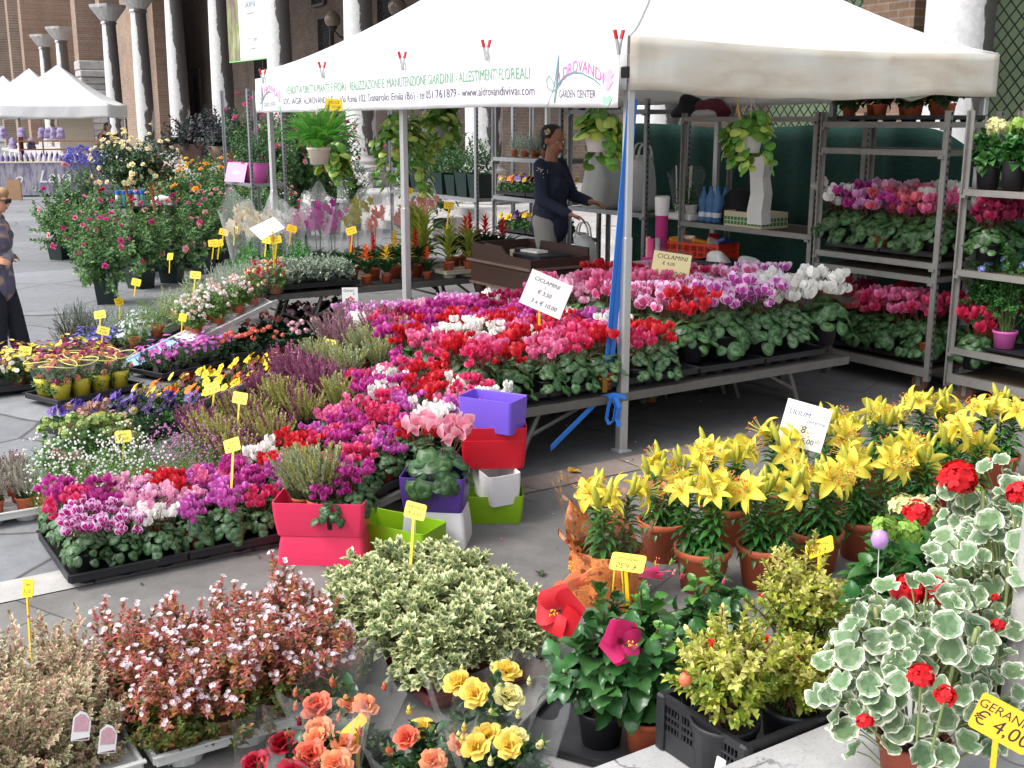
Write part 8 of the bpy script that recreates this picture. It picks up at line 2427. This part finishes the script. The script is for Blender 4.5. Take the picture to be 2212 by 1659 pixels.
# ================================================================== lavender stall far left
lv = thing('stall_table', 'stall table under a lavender printed cloth lettered Lavanda', 'table', dep(41, 430, 29.6), 0.17); lv.location.z = 0
mcl, N, L, p_, co = surf('lavender_cloth', 0.9)
mp = N.new('ShaderNodeMapping'); mp.inputs['Scale'].default_value = (5, 1, 1.2); L.new(co, mp.inputs['Vector'])
L.new(ramp(N, L, noise(N, L, mp.outputs[0], 1.6, 7, 0.7), [(0.3, (0.09, 0.08, 0.10)), (0.45, (0.20, 0.17, 0.25)), (0.55, (0.36, 0.34, 0.38)), (0.7, (0.17, 0.15, 0.19))]), p_.inputs['Base Color'])
MB().box((1.0, 0.45, 0.45), (3.2, 0.9, 0.84), ch=0.01).build('cloth', mcl, lv)
MB().box((1.0, 0.45, 0.875), (3.24, 0.94, 0.03)).build('top', CREAMP, lv)
text('lettering', 'Lavanda', 0.46, WHP, lv, frame((1, 0, 0), (0, 0, 1), (1.25, -0.006, 0.50)), shear=0.3); text('lettering', 'o', 0.4, WHP, lv, frame((1, 0, 0), (0, 0, 1), (0.02, -0.006, 0.46)), shear=0.3)
sbm = MB().lathe([(0.001, 0), (0.03, 0), (0.032, 0.11), (0.012, 0.14), (0.012, 0.17), (0.001, 0.171)], 8); LVB = [mat('bottle_lilac', lin((150, 130, 190)), .4), mat('bottle_dark', lin((60, 50, 90)), .4), WHP]
sme = [MB().lathe([(0.001, 0), (0.03, 0), (0.032, 0.11), (0.012, 0.14), (0.012, 0.17), (0.001, 0.171)], 8).mesh('perfume_bottle', m_) for m_ in LVB]
Ml = Matrix.Translation(lv.location) @ Matrix.Rotation(0.17, 4, 'Z')
for i in range(3):
    for k in range(24):
        tag(new('perfume_bottle', sme[(k // 4 + i) % 3], None, Ml @ Vector((-0.5 + 0.13 * k, 0.12 + 0.2 * i, 0.891 + 0.07 * (i == 2)))), 'small bottle standing on the lavender stall table', 'bottle', 'small bottles on the lavender stall')
LAVP = mat('lavender_print', lin((146, 136, 170)), 0.9, noise=0.6, nscale=14)
for k in range(8):
    q = dep(8 + 20 * k if k < 4 else 92 + 13 * (k - 4), 300 + 22 * (k % 2 if k < 4 else 0), 31.0)
    heap(q, 'lavender print bag hanging under the stall tent, %s from left' % nth(k), (0.22, 0.16, 0.30), LAVP, 60 + k, 'bag', 'hanging_bag')
WD = mat('stall_wood', lin((132, 84, 56)), 0.8, noise=0.25, nscale=4)
o = MB(); 
for k in range(3): o.box((1.1, 1.1, 0.95 + 0.22 * k), (2.4, 0.4, 0.03))
for x in (-0.08, 2.28): o.box((x, 1.1, 0.75), (0.03, 0.42, 1.5))
tag(o.build('display_shelf', WD, None, lv.location, 0.17), 'brown wooden display shelves behind the lavender bottles', 'shelf')
q = dep(170, 330, 33.0); o = MB().box((0, 0, 1.2), (0.95, 0.06, 1.9)).build('roll_banner', mat('cream_banner', lin((206, 192, 172)), .8), None, Vector((q.x, q.y, 0.02)), 0.1); tag(o, 'cream roll banner behind the lavender stall', 'banner')
q = at(33, 432); o = MB(); V = [(s * x, s * y, z) for s, z in ((1, 0), (1.02, 0.2), (0.96, 0.42), (0.9, 0.5)) for x, y in ((-.16, -.1), (.16, -.1), (.16, .1), (-.16, .1))]
o.add(V, [(i * 4 + k, i * 4 + (k + 1) % 4, i * 4 + 4 + (k + 1) % 4, i * 4 + 4 + k) for i in range(3) for k in range(4)] + [(3, 2, 1, 0)]); tag(o.build('paper_bag', mat('kraft_paper', lin((176, 140, 106)), .9, noise=.15), None, q, 0.3), 'brown paper bag standing beside the lavender stall', 'bag')
plant('lavender', Ml @ Vector((1.75, -0.45, 0)), 'large potted lavender in front of the stall table', 'lavender', None, 'biglav', FO([lf('lav_leaf', (96, 112, 96))], 80, 0.5, 0.45, LFN, 12, 0.09, 0.2, (0.3, .8), zb=0.35), RPOT, BLO([pm('lav_bloom', (124, 120, 200))], 120, 0.5, 0.55, HEADT, 0.05, zb=0.55), 1.1)
# ================================================================== more yellow price tags
TG = [(50, 800, 0.2, 8.0, .3), (214, 720, .2, 8.6, .3), (218, 760, .22, 8.2, .1), (392, 725, .2, 8.7, .9), (290, 640, .16, 9.6, .6), (258, 690, .2, 9.2, -.8), (418, 632, .2, 9.3, .2), (366, 590, .2, 9.8, 1.0), (458, 560, .2, 10.2, .2), (470, 560, .2, 10.3, .2), (479, 535, .2, 10.6, .2), (505, 530, .2, 10.6, .9), (572, 555, .2, 9.6, .6), (594, 560, .22, 9.3, .1), (625, 530, .2, 9.9, 0), (757, 545, .26, 9.6, .05), (876, 455, .26, 10.4, 0), (965, 495, .3, 9.9, .2), (704, 800, .24, 7.0, .35), (458, 905, .26, 6.25, .3), (513, 930, .26, 5.9, .55), (208, 955, .2, 6.35, .3), (264, 1015, .26, 5.75, .3), (500, 1055, .3, 4.9, .55), (886, 1235, .36, 3.95, .5), (68, 1430, .42, 3.6, 1.15)]
WR = {15: ('BROMELIA', '\u20ac 7,50'), 13: ('SALVIA', '\u20ac 3,50'), 17: ('GUZMANIA', '\u20ac 9,00'), 24: ('VERONICA', '\u20ac 2,50'), 18: ('ERICA', '\u20ac 2,50')}
for k, (px, py, h, y, tw) in enumerate(TG):
    q = dep(px, py, y)
    w_ = WR.get(k, ('Pianta', '\u20ac 2,50'))
    price_tag(q, h * 0.6, face_cam(q) - tw, 'yellow price tag among the pots, %s in order from the far left' % (nth(k) if k < 20 else 'twenty ' + nth(k - 20)), ((w_[0], 0.2, 0.015), (w_[1], -0.18, 0.02)), 0.088 if y > 5 else 0.085, 0.062 if y > 5 else 0.06, 0.02, -0.15 if k % 2 else 0.1, YELP if k in (0, 1, 2, 6, 18, 19, 20, 21, 22, 23, 24) else YEL, 0.3)
p = dep(590, 505, 9.3); board(p, face_cam(p) + .5, 0.24, 0.16, 'blank white board tilted over the mint', [], 1.0, -.35, None, .3)
# fallen leaves and litter on the paving
YL = lf('fallen_leaf', (206, 160, 40)); GLF = lf('fallen_green_leaf', (62, 84, 50))
for k, (px, py, m_) in enumerate(((1228, 924, YL), (1256, 1021, YL), (1240, 1012, YL), (1235, 1208, GLF), (1262, 1262, GLF), (1170, 1245, GLF))):
    b = MB(); b.inst(LF, np.eye(3), (0, 0, 0.004), 0.07); tag(b.build('fallen_leaf', m_, None, at(px, py, 0.012), k * 1.3), 'dry leaf lying on the paving, %s one' % nth(k), 'leaf', 'fallen leaves')
# ================================================================== people
def capsule(mb, p0, p1, r0, r1, n=14):
    p0, p1 = Vector(p0), Vector(p1); d = (p1 - p0).normalized(); q = Vector((0, 0, 1)).rotation_difference(d).to_matrix(); L_ = (p1 - p0).length
    pr = [(max(r0 * math.cos(a), 1e-4), r0 * math.sin(a)) for a in np.linspace(-PI / 2, 0, 5)] + [(max(r1 * math.cos(a), 1e-4), L_ + r1 * math.sin(a)) for a in np.linspace(0, PI / 2, 5)]
    t = MB().lathe(pr, n, cap=True)
    mb.V.append(t.V[0] @ np.array(q).T + np.array(p0)); mb.L.append(t.L[0] + mb.n); mb.S.append(t.S[0]); mb.m.append(t.m[0]); mb.n += len(t.V[0])
def ball(mb, c, r, rot=None):
    pr = [(max(math.cos(a), 1e-3), math.sin(a)) for a in np.linspace(-PI / 2, PI / 2, 11)]
    t = MB().lathe(pr, 18, cap=True); V = t.V[0] * np.array(r)
    if rot is not None: V = V @ np.array(rot).T
    mb.V.append(V + np.array(c)); mb.L.append(t.L[0] + mb.n); mb.S.append(t.S[0]); mb.m.append(t.m[0]); mb.n += len(V)
def skin(mb, name, m, parent, voxel=0.011, it=4):
    """the overlapping limbs fused into one continuous surface"""
    o = mb.build('tmp', m, None)
    r = o.modifiers.new('r', 'REMESH'); r.mode = 'VOXEL'; r.voxel_size = voxel; r.use_smooth_shade = True
    s_ = o.modifiers.new('s', 'SMOOTH'); s_.iterations = it; s_.factor = 0.5
    me = bpy.data.meshes.new_from_object(o.evaluated_get(bpy.context.evaluated_depsgraph_get()))
    old = o.data; bpy.data.objects.remove(o); bpy.data.meshes.remove(old)
    me.name = name; me.materials.clear(); me.materials.append(m)
    me.polygons.foreach_set('use_smooth', np.ones(len(me.polygons), bool))
    return new(name, me, parent)
def hand(mb, w_, d, up, s=1.0, curl=0.5):
    """palm and five fingers from the wrist w_ along d; up = back of the hand"""
    d = Vector(d).normalized(); up = Vector(up); up = (up - d * up.dot(d)).normalized(); sd = d.cross(up)
    w_ = Vector(w_)
    for k in range(4):
        o = (k - 1.5) * 0.019 * s; b0 = w_ + sd * o * 0.6; b1 = w_ + d * 0.085 * s + sd * o
        capsule(mb, b0, b1, 0.014 * s, 0.011 * s, 8)
        L_ = (0.036, 0.041, 0.038, 0.030)[k] * s; d2 = (d - up * curl).normalized(); d3 = (d - up * curl * 2.4).normalized()
        m_ = b1 + d2 * L_; capsule(mb, b1, m_, 0.0095 * s, 0.0085 * s, 8); capsule(mb, m_, m_ + d3 * L_ * 0.9, 0.0085 * s, 0.007 * s, 8)
    t0 = w_ + d * 0.025 * s - sd * 0.02 * s; t1 = t0 + (d * 0.6 - sd * 0.8 - up * 0.2).normalized() * 0.045 * s
    capsule(mb, t0, t1, 0.014 * s, 0.0105 * s, 8); capsule(mb, t1, t1 + (d * 0.9 - sd * 0.2 - up * 0.3).normalized() * 0.032 * s, 0.0105 * s, 0.008 * s, 8)
SKIN = mat('skin', lin((206, 150, 122)), 0.5, noise=0.05, nscale=20); SKIN2 = mat('tanned_skin', lin((176, 122, 96)), 0.5, noise=0.05, nscale=20)
LIP = mat('lips', lin((170, 84, 80)), 0.4); EYEW = mat('eye_white', lin((230, 226, 222)), 0.3); IRIS = mat('iris', lin((40, 28, 22)), 0.2)
def person(p, rot, hgt, label, sk, hairm, topm, trm, shm, arms, headturn=0.0, nod=0.0, stout=1.0, sleeves=1.0, hair='bun', hem=0.86, glasses=False, lean=0.0, legs=((0.0, 0.0), (0.0, 0.0))):
    """built 1.65 m tall facing +X, then scaled; arms = (right, left): shoulder-relative elbow and wrist points"""
    t = thing('person', label, 'person', p, rot, None, hgt / 1.65)
    b = MB(); tp_ = MB(); tr = MB(); sh = MB()
    hc = Vector((0.03 + lean, 0, 1.535)); Rh = Matrix.Rotation(headturn, 3, 'Z') @ Matrix.Rotation(nod, 3, 'Y')
    def hp(x, y, z): return hc + Rh @ Vector((x, y, z))
    ball(b, hc + Rh @ Vector((-0.012, 0, 0.022)), (0.092, 0.074, 0.092), Rh); ball(b, hp(0.028, 0, -0.035), (0.062, 0.056, 0.078), Rh); ball(b, hp(0.052, 0, -0.088), (0.028, 0.03, 0.022), Rh)
    capsule(b, hp(0.080, 0, 0.012), hp(0.100, 0, -0.026), 0.010, 0.0155, 8); ball(b, hp(0.078, 0, -0.058), (0.016, 0.024, 0.012), Rh)
    for s_ in (-1, 1):
        ball(b, hp(-0.005, s_ * 0.075, -0.005), (0.02, 0.012, 0.03), Rh); ball(b, hp(0.072, s_ * 0.03, 0.032), (0.02, 0.026, 0.010), Rh)
    capsule(b, (0.0 + lean * .6, 0, 1.34), hc + Vector((-0.01, 0, -0.06)), 0.054, 0.05)
    ball(b, (lean * .5, 0, 1.28), (0.09, 0.15, 0.09)); ball(b, (0.0, 0, 1.0), (0.11, 0.14, 0.3))
    ball(tp_, (lean * .5, 0, 1.26), (0.118 * stout, 0.185, 0.125)); ball(tp_, (0.01 + lean * .3, 0, 1.13), (0.135 * stout, 0.165 * stout, 0.16)); ball(tp_, (0.015, 0, 0.98), (0.13 * stout ** 1.5, 0.165 * stout, 0.16)); capsule(tp_, (0.0, 0, 1.0), (0.0, 0, hem), 0.14 * stout, 0.155 * stout)
    for s_ in (-1, 1): ball(tp_, (0.075 * stout + lean * .4, s_ * 0.075, 1.19), (0.075, 0.075, 0.075))
    for s_, (el, wr, hd, up) in zip((-1, 1), arms):
        S = Vector((lean * .5, s_ * 0.175, 1.345)); E_ = Vector(el); W_ = Vector(wr)
        capsule(b, S, E_, 0.047, 0.04); capsule(b, E_, W_, 0.04, 0.027); hand(b, W_, hd, up)
        if sleeves >= 1:
            capsule(tp_, S, E_, 0.058, 0.052); capsule(tp_, E_, E_.lerp(W_, 0.9), 0.052, 0.040)
        else: capsule(tp_, S, S.lerp(E_, sleeves), 0.062, 0.062)
    for s_, (fx, fz) in zip((-1, 1), legs):
        hip = Vector((0, s_ * 0.085, 0.88)); kn = Vector((0.03 + fx * .5, s_ * 0.09, 0.47)); an = Vector((fx, s_ * 0.095, 0.085))
        capsule(b, hip, kn, 0.07, 0.05); capsule(b, kn, an, 0.05, 0.036); ball(b, an + Vector((0.05, 0, -0.045)), (0.11, 0.036, 0.035))
        w_ = 1.0 if stout <= 1.05 else 1.35
        capsule(tr, hip, kn, 0.098 * w_, 0.072 * w_); capsule(tr, kn, an + Vector((0, 0, 0.02)), 0.072 * w_, 0.058 * w_ * (1.25 if w_ > 1 else 1))
        ball(sh, an + Vector((0.055, 0, -0.04)), (0.128, 0.046, 0.044))
    ball(tr, (-0.015, 0, 0.90), (0.125 * stout, 0.165 * stout, 0.13))
    skin(b, 'body', sk, t, 0.0075, 5)
    skin(tr, 'trousers', trm, t); skin(tp_, 'top', topm, t); skin(sh, 'shoes', shm, t)
    hr = MB()
    if hair == 'bun':
        ball(hr, hp(-0.034, 0, 0.030), (0.098, 0.083, 0.095), Rh); ball(hr, hp(-0.105, 0, 0.02), (0.05, 0.05, 0.05), Rh); ball(hr, hp(-0.04, 0.03, 0.045), (0.085, 0.058, 0.075), Rh); ball(hr, hp(-0.04, -0.03, 0.045), (0.085, 0.058, 0.075), Rh); ball(hr, hp(-0.06, 0, -0.03), (0.06, 0.066, 0.075), Rh)
    else:
        for (x, y, z, r_) in ((-0.03, 0, 0.045, 0.098), (0.03, 0, 0.085, 0.062), (-0.07, 0, 0.0, 0.085), (-0.06, 0.03, -0.045, 0.06), (-0.06, -0.03, -0.045, 0.06), (-0.02, 0.06, 0.02, 0.05), (-0.02, -0.06, 0.02, 0.05)): ball(hr, hp(x, y, z), (r_, r_ * .9, r_ * .85), Rh)
    skin(hr, 'hair', hairm, t, 0.009, 2)
    for s_ in (-1, 1):
        if not glasses:
            e = MB(); ball(e, hp(0.080, s_ * 0.03, 0.014), (0.010, 0.015, 0.008), Rh); eo = e.build('eye', EYEW, t, smooth=True)
            e = MB(); ball(e, hp(0.088, s_ * 0.03, 0.014), (0.004, 0.006, 0.0065), Rh); e.build('iris', IRIS, eo, smooth=True)
            e = MB(); capsule(e, hp(0.084, s_ * 0.016, 0.034), hp(0.076, s_ * 0.046, 0.036), 0.0035, 0.0025, 6); e.build('eyebrow', hairm, t, smooth=True)
    if glasses:
        e = MB()
        for s_ in (-1, 1):
            ball(e, hp(0.095, s_ * 0.034, 0.012), (0.012, 0.034, 0.026), Rh); capsule(e, hp(0.088, s_ * 0.066, 0.02), hp(0.0, s_ * 0.082, 0.018), 0.004, 0.004, 6)
        e.build('sunglasses', BLK, t, smooth=True)
    e = MB(); ball(e, hp(0.088, 0, -0.056), (0.008, 0.021, 0.008), Rh); e.build('mouth', LIP, t, smooth=True)
    return t, hp
NAVY = mat('navy_top', lin((36, 44, 66)), 0.85, noise=0.12, nscale=14, bump=0.3, bscale=18); DEN = mat('pale_denim', lin((150, 148, 142)), 0.9, noise=0.15, nscale=10, bump=0.3, bscale=25)
BLKH = mat('black_hair', lin((26, 22, 22)), 0.4, noise=0.3, nscale=40); BLON = mat('ash_blond_hair', lin((166, 134, 96)), 0.55, noise=0.35, nscale=45)
mtun, N, L, p_, co = surf('patterned_tunic', 0.85)
L.new(ramp(N, L, noise(N, L, co, 4.5, 2, 0.5), [(0.36, (0.34, 0.32, 0.36)), (0.44, (0.10, 0.09, 0.14)), (0.56, (0.12, 0.11, 0.17)), (0.62, (0.40, 0.27, 0.17)), (0.72, (0.16, 0.14, 0.22))]), p_.inputs['Base Color'])
DKT = mat('dark_trousers', lin((30, 30, 40)), 0.9, noise=0.2, nscale=5, bump=0.3, bscale=10); SHO = mat('dark_shoe', lin((50, 52, 56)), 0.7)
ps_ = M(8.50, 5.93)
s_, hp = person(ps_, R(-28), 1.86, 'dark haired saleswoman in a navy top and pale jeans holding a bag', SKIN2, BLKH, NAVY, DEN, SHO,
                (((0.04, -0.225, 1.08), (0.27, -0.20, 0.98), (0.9, 0.25, -0.25), (0.1, 0.2, 1)), ((0.10, 0.21, 1.10), (0.32, 0.08, 1.06), (0.95, -0.1, -0.05), (0.1, 0.3, 1))), R(-22), 0.28)
f = MB(); f.inst(ROSES_[0], np.array(Matrix.Rotation(1.2, 3, 'X')), tuple(hp(0.0, -0.085, 0.07)), 0.045); f.build('hair_flower', RCM['cream'], s_, smooth=True)
e = MB(); ball(e, hp(-0.005, -0.088, -0.045), (0.007, 0.007, 0.014)); e.build('earring', mat('turquoise', lin((140, 200, 196)), .3), s_, smooth=True)
bd = MB()
rg = np.random.default_rng(1)
for k in range(26):
    ball(bd, (0.03 + rg.normal(0, .03), -0.235 + rg.normal(0, .004), 1.335 - abs(rg.normal(0, .05))), (0.0035, 0.0035, 0.0035))
bd.build('beads', EYEW, s_)
wq = Matrix.Translation(ps_) @ Matrix.Rotation(R(-28), 4, 'Z') @ Vector((0.37 * 1.127, -0.16 * 1.127, 0.92 * 1.127 - 0.56))
bag(wq, 'white carrier bag hanging from the hand of the saleswoman', 0.24, 0.16, 0.46, BAGM, 9, R(-28), True, None)
person(Vector((-4.27, 9.3, 0)), R(6), 1.37, 'elderly woman in a patterned tunic and sunglasses at the left edge', SKIN, BLON, mtun, DKT, SHO,
       (((-0.10, -0.25, 1.08), (0.10, -0.235, 0.97), (1, 0.1, -0.1), (0, -0.8, 0.6)), ((-0.10, 0.25, 1.08), (0.08, 0.2, 0.97), (1, -0.2, 0), (0, .8, .6))), R(-6), 0.22, 1.28, 0.45, 'short', 0.70, True, 0.09, ((0.0, 0), (0.16, 0)))
q = dep(232, 262, 33.0); q.z = 0
person(q, R(-70), 1.86, 'distant woman in a dark top holding a phone to her ear', SKIN, mat('brown_hair', lin((70, 40, 32)), .5), mat('charcoal_top', lin((56, 52, 56)), .9), DKT, SHO,
       (((0.10, -0.26, 1.16), (0.08, -0.13, 1.45), (0, 0.3, 1), (0, -1, .2)), ((0.05, 0.26, 1.1), (0.2, 0.15, 1.0), (1, -.3, 0), (0, .4, 1))), 0.3, 0.0, 1.0, 0.4, 'short')
q = dep(350, 400, 19.0); q.z = 0
person(q, R(-150), 1.30, 'person in a red T-shirt half hidden behind the cream roses', SKIN, BLKH, mat('red_shirt', lin((200, 36, 52)), .85), mat('blue_jeans', lin((40, 60, 110)), .9), SHO,
       (((0.10, -0.24, 1.1), (0.25, -0.1, 1.0), (1, 0.2, 0), (0, 0, 1)), ((0.10, 0.24, 1.1), (0.25, 0.1, 1.0), (1, -.2, 0), (0, 0, 1))), 0.0, 0.3, 1.0, 0.5, 'short', lean=0.05)
